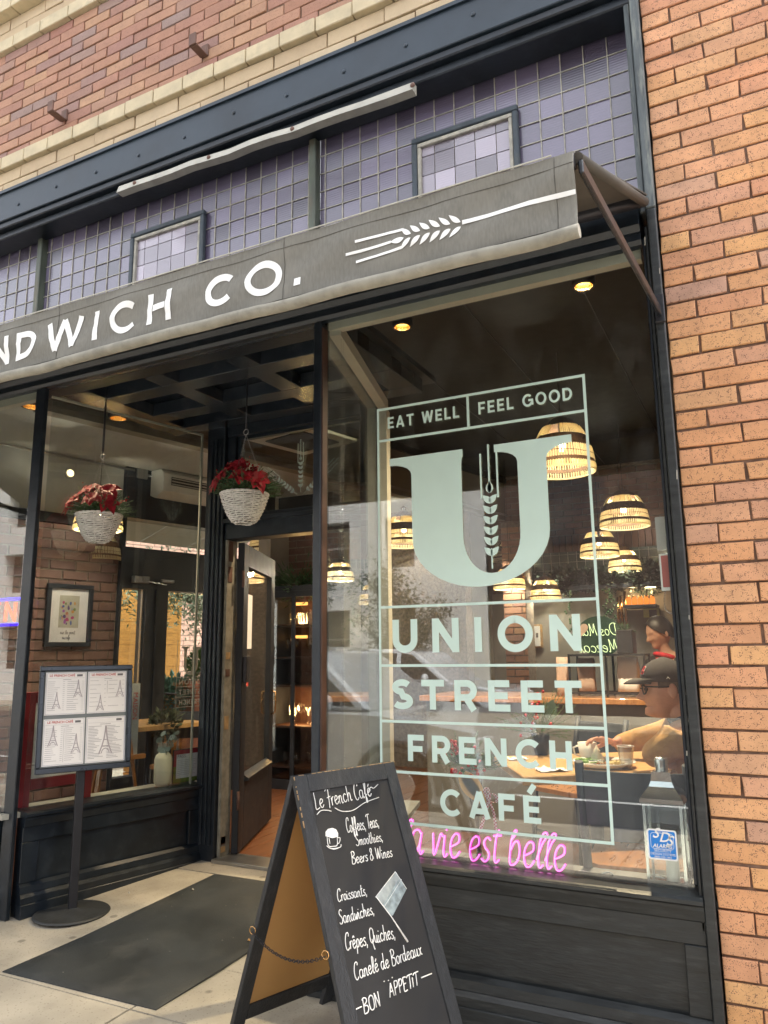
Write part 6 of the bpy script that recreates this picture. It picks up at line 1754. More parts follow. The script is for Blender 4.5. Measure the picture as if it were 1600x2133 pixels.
def bag(lb, x0, x1, y, z0_, z1_, mt, nm='paper_bag', seed=1):
    r = random.Random(seed); m_ = MB(); n = 8; vs = []
    d = .05
    for j in range(5):
        k = j / 4
        for i in range(n + 1):
            u = i / n; vs.append((x0 + (x1 - x0) * u + r.uniform(-.006, .006), y - d * (1 - .6 * k) + r.uniform(-.006, .006), z0_ + (z1_ - z0_) * k))
        for i in range(n, -1, -1):
            u = i / n; vs.append((x0 + (x1 - x0) * u + r.uniform(-.006, .006), y + d * (1 - .6 * k) + r.uniform(-.006, .006), z0_ + (z1_ - z0_) * k))
    w_ = 2 * (n + 1); fs = [(j * w_ + i, j * w_ + (i + 1) % w_, (j + 1) * w_ + (i + 1) % w_, (j + 1) * w_ + i) for j in range(4) for i in range(w_)]
    fs += [tuple(range(4 * w_, 5 * w_)), tuple(reversed(range(w_)))]
    m_.add(vs, fs, True); m_.build(nm, mt, None, lb, 'bag', org=((x0 + x1) / 2, y, z0_))
def fx(px): return far(px, 1400, cy + 3.0).x
pinkb = mat('pinkish paper', (.42, .30, .25), .7, var=.15)
bag('large pale paper bag inside the counter rack, right half', fx(1288), fx(1330), cy + .21, 1.035, 1.27, M['paper'], seed=1)
bag('pinkish paper bag inside the counter rack, left half', fx(1205), fx(1238), cy + .21, 1.035, 1.26, pinkb, seed=2)
bag('pinkish bundle standing left of the counter rack', fx(1162), fx(1184), cy + .2, 1.002, 1.27, pinkb, seed=3)
lv = thing('leaf_board', 'dark green round board with mirrored script and a pale heart on the counter rack', 'sign board', far(1255, 1325, cy + 3.2))
bcx = far(1250, 1325, cy + 3.2); 
m_ = MB(); R_b = .16
m_.prism([(R_b * 1.05 * cos(t), R_b * .9 * sin(t)) for t in [2 * pi * i / 40 for i in range(40)]], lambda p: Vector((bcx.x + p[0], cy + .38, bcx.z + p[1])), lambda p: Vector((bcx.x + p[0], cy + .40, bcx.z + p[1]))); m_.build('board', mat('deep green', (.012, .035, .022), .5), lv)
yel = emit('pale yellow neon script', (.72, .80, .38), .45)
MF = lambda x, z, d: Vector((2 * bcx.x - x, cy + .374 - d, z))
m_ = MB(); hand(m_, 'Dos Mas', (bcx.x - .13, bcx.z + .005), (bcx.x + .15, bcx.z + .005), .085, MF, .0026, .15, 5, .0); hand(m_, 'Mezcal', (bcx.x - .13, bcx.z - .115), (bcx.x + .15, bcx.z - .115), .09, MF, .0026, .15, 5, .0); m_.build('mirrored_script', yel, lv)
m_ = MB(); hp_ = [(.055 * (16 * sin(t) ** 3) / 16, .055 * (13 * cos(t) - 5 * cos(2 * t) - 2 * cos(3 * t) - cos(4 * t)) / 16) for t in [2 * pi * i / 30 for i in range(30)]]
m_.prism(hp_, lambda p: Vector((bcx.x - .13 + p[0], cy + .36, bcx.z + .05 + p[1])), lambda p: Vector((bcx.x - .13 + p[0], cy + .368, bcx.z + .05 + p[1]))); m_.build('pale_heart', pinkb, lv)
bb = thing('black_planter_box', 'square black planter with tiny cacti on the counter rack', 'planter', far(1303, 1345, cy + 3.0))
b0, b1 = far(1289, 1345, cy + 3.0), far(1322, 1345, cy + 3.0)
MB().box(b0.x, b1.x, cy + .12, cy + .30, rz + .001, rz + .16).build('box', M['darkmetal'], bb, bevel=.004)
m_ = MB(); fir(m_, ((b0.x + b1.x) / 2, cy + .2, rz + .15), .06, 16, 31, L_=.03, flat_=1.5); m_.build('cacti', M['fir'], bb)
# back wall shelves with glasses
def fb(px, py, Y=YB - .2): return at(px, py, Y)
gs = thing('glass_shelf', 'dark wall shelf lined with amber jars of painted glow at the upper right', 'shelf', fb(1335, 1262))
a_, b_ = fb(1303, 1262), fb(1370, 1258)
MB().box(a_.x, b_.x, YB - .35, YB - .04, a_.z - .03, a_.z).build('board', M['navy'], gs)
amb = emit('amber with painted glow', (1.0, .26, .04), .30)  # jars are no lamps; puck light on them put in as emission
for i in range(5):
    x = a_.x + .045 + i * (b_.x - a_.x - .09) / 4
    j_ = thing('amber_jar', 'small amber glass jar', 'jar', (x, YB - .25, a_.z), 'amber jars on the wall shelf')
    j_['label'] = 'small amber jar with painted glow, one of the row on the dark wall shelf'
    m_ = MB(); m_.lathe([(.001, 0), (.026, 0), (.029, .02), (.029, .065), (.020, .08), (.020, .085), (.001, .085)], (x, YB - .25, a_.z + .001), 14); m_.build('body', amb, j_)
    m_ = MB(); m_.lathe([(.001, .0855), (.022, .0855), (.022, .098), (.001, .10)], (x, YB - .25, a_.z + .001), 14); m_.build('lid', M['brass'], j_)
for px in (1318, 1355):
    p = fb(px, 1224); t = thing('shelf_light', 'tiny lit puck light, %s of two over the amber jars' % ('left' if px < 1330 else 'right'), 'light', p)
    m_ = MB(); m_.lathe([(.001, .0), (.055, .0), (.06, .015), (.001, .02)], p, 16); m_.build('puck', dl_on, t)
    ld = bpy.data.lights.new('puck_light', 'POINT'); ld.energy = .7; ld.color = (1, .62, .3); ld.shadow_soft_size = .03
    lo = bpy.data.objects.new('puck_light', ld); C.objects.link(lo); lo.parent = t; lo.location = (0, 0, -.05)
ys = thing('yellow_notice', 'pale yellow notice board with a dark square under the jar shelf', 'notice', fb(1352, 1273))
a_, b_ = fb(1336, 1285), fb(1368, 1264)
MB().box(a_.x, b_.x, YB - .02, YB - .005, a_.z, b_.z).build('board', mat('pale yellow', (.62, .60, .26), .6), ys)
MB().box((a_.x * .45 + b_.x * .55) - .03, (a_.x * .45 + b_.x * .55) + .05, YB - .024, YB - .0205, b_.z - .10, b_.z - .02).build('dark_square', M['ink'], ys)
# trailing plants on the long shelf
for i, (px, w_, n_) in enumerate(((1178, .16, 500), (1225, .12, 260), (1275, .15, 400), (1345, .2, 500), (1100, .14, 300))):
    p = fb(px, 1212)
    bush('trailing_plant', 'dark trailing plant on the long bar shelf, number %s from the right' % ['fourth', 'third', 'second', 'first', 'fifth'][i] if False else ['bushy dark plant on the bar shelf right of the big U', 'thin dark plant on the bar shelf at the frame line', 'dark plant on the bar shelf below the small pendants', 'spreading dark plant at the right end of the bar shelf', 'dark plant on the bar shelf behind the foot of the U'][i], 'plant', (p.x, YB - .18, 2.10), w_, n_, mat('dark plant', (.03, .045, .03), .6, var=.4), .06, .75, None, 40 + i)
hv = MB(); r_ = random.Random(9)
for px in (1265, 1276, 1190):
    p = fb(px, 1225)
    for k in range(26):
        q = Vector((p.x + r_.gauss(0, .03), YB - .3, 1.97 - k * .022)); hv.ball(q, .014, 5, 4, sy=.3)
hv.build('hanging_vine', M['fir'], None, 'thin vines hanging from the bar shelf by the frame corner', 'plant', org=(fb(1265, 1225).x, YB - .3, 1.97))
tbz = thing('copper_tubes', 'copper coloured tubes standing against the back wall', 'tubes', fb(1297, 1260))
for px, py in ((1284, 1262), (1291, 1258), (1299, 1250)):
    p = fb(px, py); q = fb(px + 3, 1300); MB().tube([(p.x, YB - .1, q.z), (p.x, YB - .1, p.z + .1)], .016, 8).build('tube', M['brass'], tbz)
# small framed print by the brick column
fp = thing('small_picture', 'small framed print between the O and N of the lettering', 'picture', at(1117, 1325, 5.9))
a_, b_ = at(1108, 1350, 5.9), at(1126, 1300, 5.9)
MB().box(a_.x, b_.x, 5.94, 5.99, a_.z, b_.z).build('frame', M['rawwood'], fp, bevel=.01)
MB().box(a_.x + .02, b_.x - .02, 5.93, 5.9395, a_.z + .02, b_.z - .02).build('mount', M['paper'], fp)
MB().box(a_.x + .05, b_.x - .04, 5.924, 5.9295, a_.z + .12, b_.z - .10).build('print', M['ink'], fp)
# glass cabinet through the door
M['cabin'] = mat('dark brown cabinet inside', (.055, .022, .012), .5, var=.2)
Yc = 3.36
ca = thing('glass_cabinet', 'tall black cabinet full of glasses and warm light strips beyond the open door', 'cabinet', (-4.7, Yc, FZ))
cx0, cx1 = at(564, 1300, Yc).x, -3.80; ctop = at(600, 1238, Yc).z + .03
MB().box(cx0, cx1, Yc + .40, Yc + .43, FZ, ctop).build('back', M['cabin'], ca)
MB().box(cx0 - .03, cx0, Yc, Yc + .43, FZ, ctop).build('side', M['navy'], ca); MB().box(cx1, cx1 + .03, Yc, Yc + .43, FZ, ctop).build('side', M['navy'], ca)
MB().box(cx0 - .03, cx1 + .03, Yc - .02, Yc + .43, ctop + .001, ctop + .05).build('top', M['navy'], ca)
ndoor = 2
for i in range(ndoor + 1):
    x = cx0 + (cx1 - cx0) * i / ndoor; MB().box(x - .02, x + .02, Yc - .02, Yc - .001, FZ, ctop).build('door_stile', M['navy'], ca)
shz = [at(600, py, Yc).z for py in (1596, 1512, 1427, 1368, 1300)]
strip = emit('warm led strip', (1.0, .45, .10), .5)
for i, z in enumerate(shz):
    MB().box(cx0, cx1, Yc + .01, Yc + .39, z - .02, z).build('shelf', M['cabin'], ca)
for (i, zz, pwr) in ((0, at(620, 1325, Yc).z, 3), (1, at(620, 1253, Yc).z, 3)):
    for k in range(ndoor):
        x0_ = cx0 + (cx1 - cx0) * k / ndoor + .05; x1_ = cx0 + (cx1 - cx0) * (k + 1) / ndoor - .05
        MB().box(x0_, x1_, Yc + .30, Yc + .32, zz - .015, zz + .015).build('light_strip', strip, ca)
for k in range(ndoor):
    x0_ = cx0 + (cx1 - cx0) * k / ndoor + .036; x1_ = cx0 + (cx1 - cx0) * (k + 1) / ndoor - .036
    MB().box(x0_, x1_, Yc - .012, Yc - .008, FZ + .1, ctop - .06).build('door_pane', M['cglass'], ca)
MB().box(cx0, cx1, Yc - .02, Yc - .001, FZ, FZ + .09).build('plinth', M['navy'], ca); MB().box(cx0 + .036, cx1 - .036, Yc - .0195, Yc - .001, ctop - .059, ctop).build('door_rail', M['navy'], ca)
ldc = bpy.data.lights.new('cabinet_light', 'POINT'); ldc.energy = 3; ldc.color = (1, .55, .2); ldc.shadow_soft_size = .05
lo = bpy.data.objects.new('cabinet_light', ldc); C.objects.link(lo); lo.parent = ca; lo.location = ((cx0 + cx1) / 2 + 4.7, .15, 1.62 - FZ)
lo = bpy.data.objects.new('cabinet_light', ldc.copy()); C.objects.link(lo); lo.parent = ca; lo.location = ((cx0 + cx1) / 2 + 4.7, .12, .80 - FZ)
gl_me = {}
def glass_me(kind):
    if kind in gl_me: return gl_me[kind]
    m_ = MB()
    if kind == 'flute': m_.lathe([(.001, .0), (.03, .001), (.004, .008), (.004, .07), (.018, .09), (.026, .13), (.024, .18), (.022, .18), (.022, .13), (.001, .085)], n=12)
    elif kind == 'tumbler': m_.lathe([(.001, .0), (.03, .0), (.036, .11), (.034, .11), (.028, .006), (.001, .006)], n=12)
    else: m_.lathe([(.001, .0), (.04, .002), (.005, .01), (.005, .06), (.03, .085), (.036, .12), (.034, .12), (.028, .088), (.001, .07)], n=12)
    me = bpy.data.meshes.new('glass'); me.from_pydata([tuple(v) for v in m_.v], [], m_.f); me.polygons.foreach_set('use_smooth', [True] * len(m_.f)); me.materials.append(M['cglass']); gl_me[kind] = me; return me
r_ = random.Random(2)
for si, (z, kind, n_, lb) in enumerate(((shz[1], 'flute', 8, 'tall glasses crowded on the lowest lit shelf of the cabinet'), (shz[2], 'wine', 4, 'stemmed glasses on the second cabinet shelf'), (shz[3], 'flute', 4, 'stemmed glasses on the third cabinet shelf'), (shz[4], 'tumbler', 7, 'tumblers on the top cabinet shelf'), (shz[0], 'tumbler', 4, 'tumblers at the bottom of the cabinet'))):
    for i in range(n_):
        o = bpy.data.objects.new('drinking_glass', glass_me(kind)); C.objects.link(o)
        o.location = (cx0 + .06 + (cx1 - cx0 - .12) * (i + .5) / n_, Yc + r_.uniform(.08, .24), z + .001)
        tag(o, 'one of the ' + lb, 'glass', lb)
bush('cabinet_greenery', 'dark greenery lying along the top of the glass cabinet', 'plant', ((cx0 + cx1) / 2 - .05, Yc + .2, ctop + .10), .26, 700, M['fir'], .07, .25, None, 77, True)['kind'] = 'stuff'
# pale vent on the ceiling
vn = thing('ceiling_vent', 'square air vent in the pale ceiling seen through the transom', 'vent', flat(630, 915, 2.94))
p = flat(630, 915, 2.94)
bh2 = Fr((p.x, p.y), KW, (1, -.2424))
m_ = MB(); bh2.box(m_, -.3, .3, -.3, .3, 2.925, 2.949); m_.build('frame', M['ceilp'], vn, bevel=.004)
m_ = MB(); bh2.box(m_, -.2, .2, -.2, .2, 2.915, 2.9245); m_.build('grille', M['walld'], vn)

# ------------------------------------------------------------------ left room: print, boards, vase, card
pf = thing('framed_print', 'framed colourful abstract print hanging on the side brick wall', 'picture', lw.p(S(1.5), .03, 1.4))
sa = lambda px, py: (on(px, py, (-5.4 + .03, 0), KW).y) * sqrt(1 + .2424 ** 2)
za = lambda px, py: on(px, py, (-5.4 + .03, 0), KW).z
s0, s1 = sa(98, 1280), sa(194, 1285); q0, q1 = za(145, 1347), za(145, 1217)
for (a, b_, c, d) in ((s0, s1, q0, q0 + .035), (s0, s1, q1 - .035, q1), (s0, s0 + .035, q0 + .0355, q1 - .0355), (s1 - .035, s1, q0 + .0355, q1 - .0355)):
    m_ = MB(); lw.box(m_, a, b_, .001, .035, c, d); m_.build('frame_bar', M['navy'], pf, bevel=.003)
m_ = MB(); lw.box(m_, s0 + .036, s1 - .036, .003, .012, q0 + .036, q1 - .036); m_.build('mount', M['paper'], pf)
r_ = random.Random(12); colsA = [(.35, .12, .40), (.50, .20, .12), (.08, .12, .40), (.55, .35, .35), (.20, .25, .10), (.60, .30, .10), (.12, .08, .20), (.45, .08, .20), (.30, .35, .50)]
u0, u1, v0, v1 = s0 + .11, s1 - .11, q0 + .15, q1 - .09
m_ = MB(); lw.box(m_, u0, u1, .0125, .0130, v0, v1); m_.build('artwork', mat('art paper', (.50, .48, .40), .6), pf)
for i in range(26):
    a = u0 + (u1 - u0) * r_.uniform(.04, .8); c = v0 + (v1 - v0) * r_.uniform(.04, .82); w_ = (u1 - u0) * r_.uniform(.08, .2); h_ = (v1 - v0) * r_.uniform(.07, .17)
    P = [(a + w_ / 2 + w_ / 2 * cos(t + i) * r_.uniform(.7, 1.1), c + h_ / 2 + h_ / 2 * sin(t + i) * r_.uniform(.7, 1.1)) for t in [2 * pi * k / 7 for k in range(7)]]
    plate(P, lambda x, z, d, i=i: lw.p(x, .0132 + i * .0001 + d, z), 0, .0001, 'colour_patch', mat('art colour', colsA[i % 9], .6), pf)
m_ = MB(); hand(m_, 'sur le pont', (u0 + .02, v0 - .05), (u1 - .02, v0 - .05), .03, lambda x, z, d: lw.p(x, .0135, z), .0014, 0, 4); hand(m_, 'au cafe', (u0 + .04, v0 - .09), (u1 - .06, v0 - .09), .03, lambda x, z, d: lw.p(x, .0135, z), .0014, 0, 4)
m_.build('handwriting', M['ink'], pf)
# red framed board behind the glass
rb = thing('red_board', 'dark red framed board with a white panel leaning inside the left side window', 'sign board', left.p(.3, -.16, .5))
M['maroon'] = mat('dark red paint', (.21, .012, .018), .5, var=.15)
lb_ = Fr((-3.56 - .13 * 1.03, 0), KW, (1, -.2424))
def lsz(px, py): p = on(px, py, (-3.56 - .134, 0), KW); return (p.y * sqrt(1 + .2424 ** 2), p.z)
sA, sB = lsz(42, 1560)[0], lsz(193, 1560)[0]
for (a, b_, c, d, nm) in ((sA, sA + .065, .515, 1.12, 'side_bar'), (sB - .05, sB, .515, 1.12, 'side_bar'), (sA + .066, sB - .051, .60, .655, 'bottom_bar'), (sA + .066, sB - .051, 1.06, 1.12, 'top_bar')):
    m_ = MB(); lb_.box(m_, a, b_, -.02, .012, c, d); m_.build(nm, M['maroon'], rb, bevel=.003)
m_ = MB(); lb_.box(m_, sA + .066, sB - .051, -.012, -.004, .656, 1.059); m_.build('white_panel', M['paper'], rb)
lf2 = lambda x, z, d: lb_.p(x, -.0035 + d, z)
m_ = MB(); cxp = (sA + sB) / 2
ribbon(m_, subdiv([(cxp - .15, .73), (cxp - .10, .725), (cxp - .08, .70), (cxp, .685), (cxp + .08, .70), (cxp + .10, .725), (cxp + .15, .73)], .01), .004, lf2, .0003)
m_.build('scroll_border', M['ink'], rb)
m_ = MB()
for k in range(5): ribbon(m_, [(cxp + (k - 2) * .02 + .008 * cos(t), .72 + .008 * sin(t)) for t in [2 * pi * i / 10 for i in range(11)]], .0015, lf2, .0003 + k * .0001)
m_.build('ornament', M['inklt'], rb)
# easel with tall white card
ea = thing('display_easel', 'wooden easel carrying a tall pale card with red letters, left room', 'easel', (-4.0, 1.25, FZ))
ef = Fr((-4.3, 0), KW, (1, -.2424))
def esz(px, py): p = on(px, py, (-4.3, 0), KW); return (p.y * sqrt(1 + .2424 ** 2), p.z)
aL, aR = esz(200, 1500)[0], esz(289, 1500)[0]
m_ = MB(); ef.box(m_, aL, aR, -.01, .0, .64, 1.12); m_.build('card', mat('pale blue grey card', (.42, .45, .44), .6), ea)
print_text('red_words', 'MAISON\nDU CAFE', lambda a, b_, d: ef.p(aR - .025 - b_ * 0 + b_, .0005 + d, 1.05 - a) if False else ef.p(aR - .05 + b_, .0005 + d, 1.06 - a), .05, M['red'], ea, ext=.0002)
for s_, z0_ in ((aL + .05, 0), (aR - .02, 0)):
    sg = -1 if s_ < (aL + aR) / 2 else 1
    m_ = MB(); m_.bar(ef.p(s_ + sg * .07, .02, FZ), ef.p(s_ - sg * .10, -.02 - .02, 1.2), .028, .018); m_.build('leg', M['wood2'], ea)
m_ = MB(); m_.bar(ef.p((aL + aR) / 2, -.35, FZ), ef.p((aL + aR) / 2, -.06, 1.2), .028, .018); m_.build('leg', M['wood2'], ea)
m_ = MB(); ef.box(m_, aL - .02, aR + .05, -.0, .03, .61, .639); m_.build('shelf_bar', M['wood2'], ea)
# small table in the left room
lt = thing('cafe_table', 'wooden table end in the left room, seen behind the easel card', 'table', (-4.15, 1.6, FZ))
ltf = Fr((-4.35, 1.45), KW, (1, -.2424))
m_ = MB(); ltf.box(m_, 0, .6, -.35, .25, .77, .805); m_.build('top', M['wood'], lt, bevel=.003)
p_ = ltf.p(.3, -.05, 0)
m_ = MB(); m_.lathe([(.03, FZ + .02), (.03, .769)], p_, 10); m_.build('leg', M['navy'], lt)
m_ = MB(); m_.lathe([(.001, FZ + .03), (.2, FZ + .012), (.22, FZ), (.001, FZ)], p_, 20); m_.build('base', M['navy'], lt)
p = flat(338, 1500, .95)
bush('table_fern', 'dull green leafy plant behind the vase, left room', 'plant', ltf.p(.30, .16, .80), .10, 260, mat('dull green', (.06, .075, .04), .6, var=.5), .05, .7, None, 90)
# vase
vp = on(342, 1640, (-3.56 - .10, 0), KW); vz = .513
vc = flat(342, 1640, vz)
va = thing('ribbed_vase', 'ribbed cream vase with eucalyptus on the side window ledge', 'vase', (vc.x, vc.y, vz))
vc = left.p(left.u.dot(vc - left.O), -.085, 0); va.location = (vc.x, vc.y, vz); ORG[va.name] = Vector((vc.x, vc.y, vz))
m_ = MB(); prof = [(.001, 0), (.034, .0), (.036, .008), (.044, .014), (.052, .03), (.054, .10), (.053, .16), (.046, .185), (.034, .195), (.032, .20), (.029, .20), (.03, .19), (.001, .18)]
base_ = len(m_.v); n = 72
for r, z in prof:
    for k in range(n):
        a = 2 * pi * k / n; rr = r * (1 + (.022 * (1 if k % 2 else -1) if .02 < z < .19 and r > .04 else 0))
        m_.v.append(Vector((vc.x + rr * cos(a), vc.y + rr * sin(a), vz + z * 1.02)))
for i in range(len(prof) - 1):
    for k in range(n): l = (k + 1) % n; m_.f.append((i * n + k, i * n + l, (i + 1) * n + l, (i + 1) * n + k)); m_.sm.append(True)
m_.build('body', mat('cream ceramic', (.60, .58, .44), .45, var=.04), va)
m_ = MB(); r_ = random.Random(6); st_ = MB()
for k in range(6):
    d = Vector((r_.uniform(-.5, .7), r_.uniform(-.4, .5), 1)).normalized(); p0 = Vector((vc.x, vc.y, vz + .19)); p1 = p0 + d * r_.uniform(.08, .15)
    st_.tube([p0, p0.lerp(p1, .5) + Vector((0, 0, .01)), p1], .0018, 5)
    for q in range(7):
        c = p0.lerp(p1, .25 + q * .12); nrm = Vector((r_.uniform(-1, 1), -1, r_.uniform(-.6, .6))).normalized(); u = nrm.orthogonal().normalized(); w = nrm.cross(u); c = c + u * r_.uniform(-.02, .02) + w * r_.uniform(-.02, .02)
        R1 = r_.uniform(.014, .024); P = [c + (u * cos(t) + w * sin(t) * .8) * R1 for t in [2 * pi * i / 9 for i in range(9)]]
        k0 = len(m_.v); m_.v += P + [p + nrm * .0012 for p in P]; m_.f.append(tuple(range(k0, k0 + 9))); m_.f.append(tuple(reversed(range(k0 + 9, k0 + 18)))); m_.sm += [False, False]
m_.build('eucalyptus_leaves', mat('eucalyptus leaf', (.20, .27, .24), .6, var=.3), va); st_.build('stems', M['bark'], va)
# pass card
ps = thing('pass_card', 'framed inspection card reading pass, red and green border, beside the vase', 'card', left.p(1.0, -.09, .513))
pcf = Fr((-3.56, 0), (.2424, 1), (1, -.2424))
def psz(px): p = on(px, 1600, (-3.56 - .09, 0), KW); return left.u.dot(p - left.O)
a0, a1 = psz(362), psz(417); h0, h1 = .516, on(390, 1560, (-3.56 - .09, 0), KW).z
PFc = lambda x, z, d: left.p(x, -.09 + d, z)
def pbox(a, b_, d0, d1, z0_, z1_, nm, mt): m_ = MB(); left.box(m_, a, b_, d0, d1, z0_, z1_); m_.build(nm, mt, ps)
pbox(a0, a1, -.105, -.0985, h0, h1, 'holder', M['navy'])
pbox(a0 + .005, a1 - .002, -.098, -.0965, (h0 + h1) / 2, h1 - .004, 'red_half', mat('card red', (.36, .03, .05), .5)); pbox(a0 + .005, a1 - .002, -.098, -.0966, h0 + .004, (h0 + h1) / 2 - .0005, 'green_half', mat('card green', (.16, .24, .04), .5))
pbox(a0 + .024, a1 - .016, -.0960, -.0950, h0 + .03, h1 - .03, 'white_sheet', M['paper'])
PT = lambda x, z, d: left.p(x, -.0946 + d, z)
print_text('pass_word', 'PASS', lambda a, b_, d: PT(a0 + .028 + a, h1 - .052 + b_, d), .030, M['ink'], ps, ext=.0001)
m_ = MB()
for i in range(9): ribbon(m_, [(a0 + .03, h1 - .066 - i * .011), (a1 - .026 - (i * 37 % 5) * .006, h1 - .066 - i * .011)], .0015, PT, .0003)
m_.build('print_lines', M['inklt'], ps)

# ------------------------------------------------------------------ on the pavement
def gnd(px, py):
    r = ray(px, py); lo, hi = .5, 9
    for _ in range(40):
        mid = (lo + hi) / 2; p = EYE + r * (mid / r.y)
        if p.z > gz(p.y): lo = mid
        else: hi = mid
    return EYE + r * (lo / r.y)
mc = [gnd(5, 2025), gnd(325, 2105), None, gnd(447, 1822)]
mc[2] = mc[3] + (mc[1] - mc[0])
mtb = thing('rubber_mat', 'large black ribbed rubber mat lying before the open door', 'mat', (mc[0] + mc[2]) / 2)
u = (mc[1] - mc[0]); v = (mc[3] - mc[0]); n1_, n2_ = 24, 36
def mp_(a, b_, h): p = mc[0] + u * a + v * b_; return Vector((p.x, p.y, gz(p.y) + h + .0015 * noise.noise(Vector((a * 3, b_ * 5, 1)))))
m_ = MB(); vs = []
for i in range(n1_ + 1):
    for j in range(n2_ + 1):
        e = min(i, n1_ - i, 2) / 2 * .5 + .5; e2_ = min(j, n2_ - j, 2) / 2
        a = i / n1_; b_ = j / n2_
        if i in (1, n1_ - 1): a = .02 if i == 1 else .98
        if j in (1, n2_ - 1): b_ = .018 if j == 1 else .982
        edge_ = (i in (0, n1_) or j in (0, n2_)); vs.append(mp_(a, b_, .0035 if edge_ else .011))
m_.add(vs, [(i * (n2_ + 1) + j, (i + 1) * (n2_ + 1) + j, (i + 1) * (n2_ + 1) + j + 1, i * (n2_ + 1) + j + 1) for i in range(n1_) for j in range(n2_)], True)
m_.add([mp_(0, 0, .0), mp_(1, 0, .0), mp_(1, 0, .0035), mp_(0, 0, .0035)], [(0, 1, 2, 3)]); m_.add([mp_(1, 0, 0), mp_(1, 1, 0), mp_(1, 1, .0035), mp_(1, 0, .0035)], [(0, 1, 2, 3)])
m_.build('sheet', M['rubber'], mtb)
m_ = MB(); r_ = random.Random(3)
for i in range(16):
    p = mp_(r_.uniform(.03, .97), r_.uniform(.03, .97), .0125); m_.ball(p, r_.uniform(.001, .003), 5, 3, sz=.5)
for px, py in ((713, 0),): pass
m_.build('crumbs', M['oldwhite'], mtb, kind='stuff')
for i, (px, py, lb) in enumerate(((268, 1866, 'tiny pale scrap on the concrete between mat and bulkhead'), (401, 1859, 'tiny white scrap on the mat near the door'), (518, 1966, 'tiny yellow leaf on the mat beside the chalkboard'))):
    p = gnd(px, py); m_ = MB(); m_.add([p + Vector((-.008, 0, .012)), p + Vector((0, -.006, .017)), p + Vector((.01, 0, .012)), p + Vector((.002, .008, .016)), p + Vector((0, 0, .024))], [(0, 1, 4), (1, 2, 4), (2, 3, 4), (3, 0, 4), (0, 3, 2, 1)])
    m_.build('litter', M['oldwhite'] if i < 2 else M['dry'], None, lb, 'litter', org=p)
fp_ = gnd(650, 2060)
m_ = MB(); P = [gnd(*q) for q in ((622, 2062), (634, 2045), (690, 2030), (800, 2020), (830, 2060), (700, 2088), (640, 2076))]
m_.prism(list(range(len(P))), lambda i: P[i] + Vector((0, 0, .022)), lambda i: P[i] + Vector((0, 0, .002))); m_.build('ramp_wedge', M['rubber'], None, 'worn black rubber wedge on the pavement behind the chalkboard', 'wedge', org=P[0])

# menu stand
ms = thing('menu_stand', 'black menu stand with four printed menus on a round base by the entrance', 'menu stand', (-3.33, .22, gz(.22)))
bc = gnd(150, 1903); bz = gz(bc.y)
m_ = MB(); m_.lathe([(.001, .030), (.03, .028), (.06, .022), (.15, .010), (.172, .012), (.180, .012), (.188, .006), (.190, .0), (.001, .0)], (bc.x, bc.y, bz), 48); m_.build('base', mat('cast iron base', (.035, .037, .038), .5, var=.25, vscale=14, bump=.4), ms)
ub = Vector((.51, .86, 0)).normalized(); nbd = Vector((.86, -.51, 0)).normalized()
m_ = MB(); m_.obox(Vector((bc.x, bc.y, (bz + .02 + .80) / 2)), ub, nbd, (0, 0, 1), .021, .016, (.80 - bz - .02) / 2); m_.build('pole', M['darkmetal'], ms, bevel=.003)
mcx = Vector((bc.x, bc.y, 0)) + nbd * .035
zb2, zt2 = .722, 1.262; hw2 = .237
tilt = .055
def MF2(a, z, d):
    "menu board: a from its left edge, z above its lower edge, d out of it"
    return mcx + ub * (a - hw2) + nbd * (d + tilt * (1 - z / (zt2 - zb2)) - .02) + Vector((0, 0, zb2 + z))
def mbox(a0, a1, z0_, z1_, d0, d1, nm, mt, par=ms, bevel=0):
    vs = [MF2(a, z, d) for z in (z0_, z1_) for d in (d0, d1) for a in (a0, a1)]
    return MB().add(vs, [(0, 2, 3, 1), (4, 5, 7, 6), (0, 1, 5, 4), (2, 6, 7, 3), (0, 4, 6, 2), (1, 3, 7, 5)]).build(nm, mt, par, bevel=bevel)
BWd, BHt = hw2 * 2, zt2 - zb2
frm = mat('dark anodised frame', (.035, .04, .05), .3, metal=.6)
mbox(0, BWd, 0, BHt, -.012, .0, 'back_panel', mat('grey backing', (.17, .19, .20), .6), ms)
for a0, a1, z0_, z1_ in ((0, BWd, 0, .03), (0, BWd, BHt - .026, BHt), (0, .024, .0305, BHt - .0265), (BWd - .024, BWd, .0305, BHt - .0265)):
    mbox(a0, a1, z0_, z1_, .0005, .016, 'frame_bar', frm, ms, .004)
tow = [(-.5, 0), (-.26, .30), (-.12, .55), (-.045, .8), (0, 1.0)]
def tower(mb, ax, z, h, f, lift):
    w = h * .46
    for sg in (1, -1): ribbon(mb, [(ax + sg * -p[0] * w * -1, z + p[1] * h) for p in tow], h * .045, f, lift)
    ribbon(mb, [(ax - w * .30, z + h * .27), (ax + w * .30, z + h * .27)], h * .04, f, lift + .0001)
    ribbon(mb, [(ax - w * .15, z + h * .5), (ax + w * .15, z + h * .5)], h * .03, f, lift + .0001)
    ribbon(mb, [(ax + w * .30 * cos(t), z + .02 * h + h * .17 * sin(t)) for t in [pi * i / 8 for i in range(9)]], h * .03, f, lift + .0002)
M['tower'] = mat('tower print', (.42, .38, .41), .7)
gx = .008; pw = (BWd - .048 - gx - .012) / 2; ph1 = .218; zlo = .036; zhi = BHt - .034 - ph1
rr_ = random.Random(8)
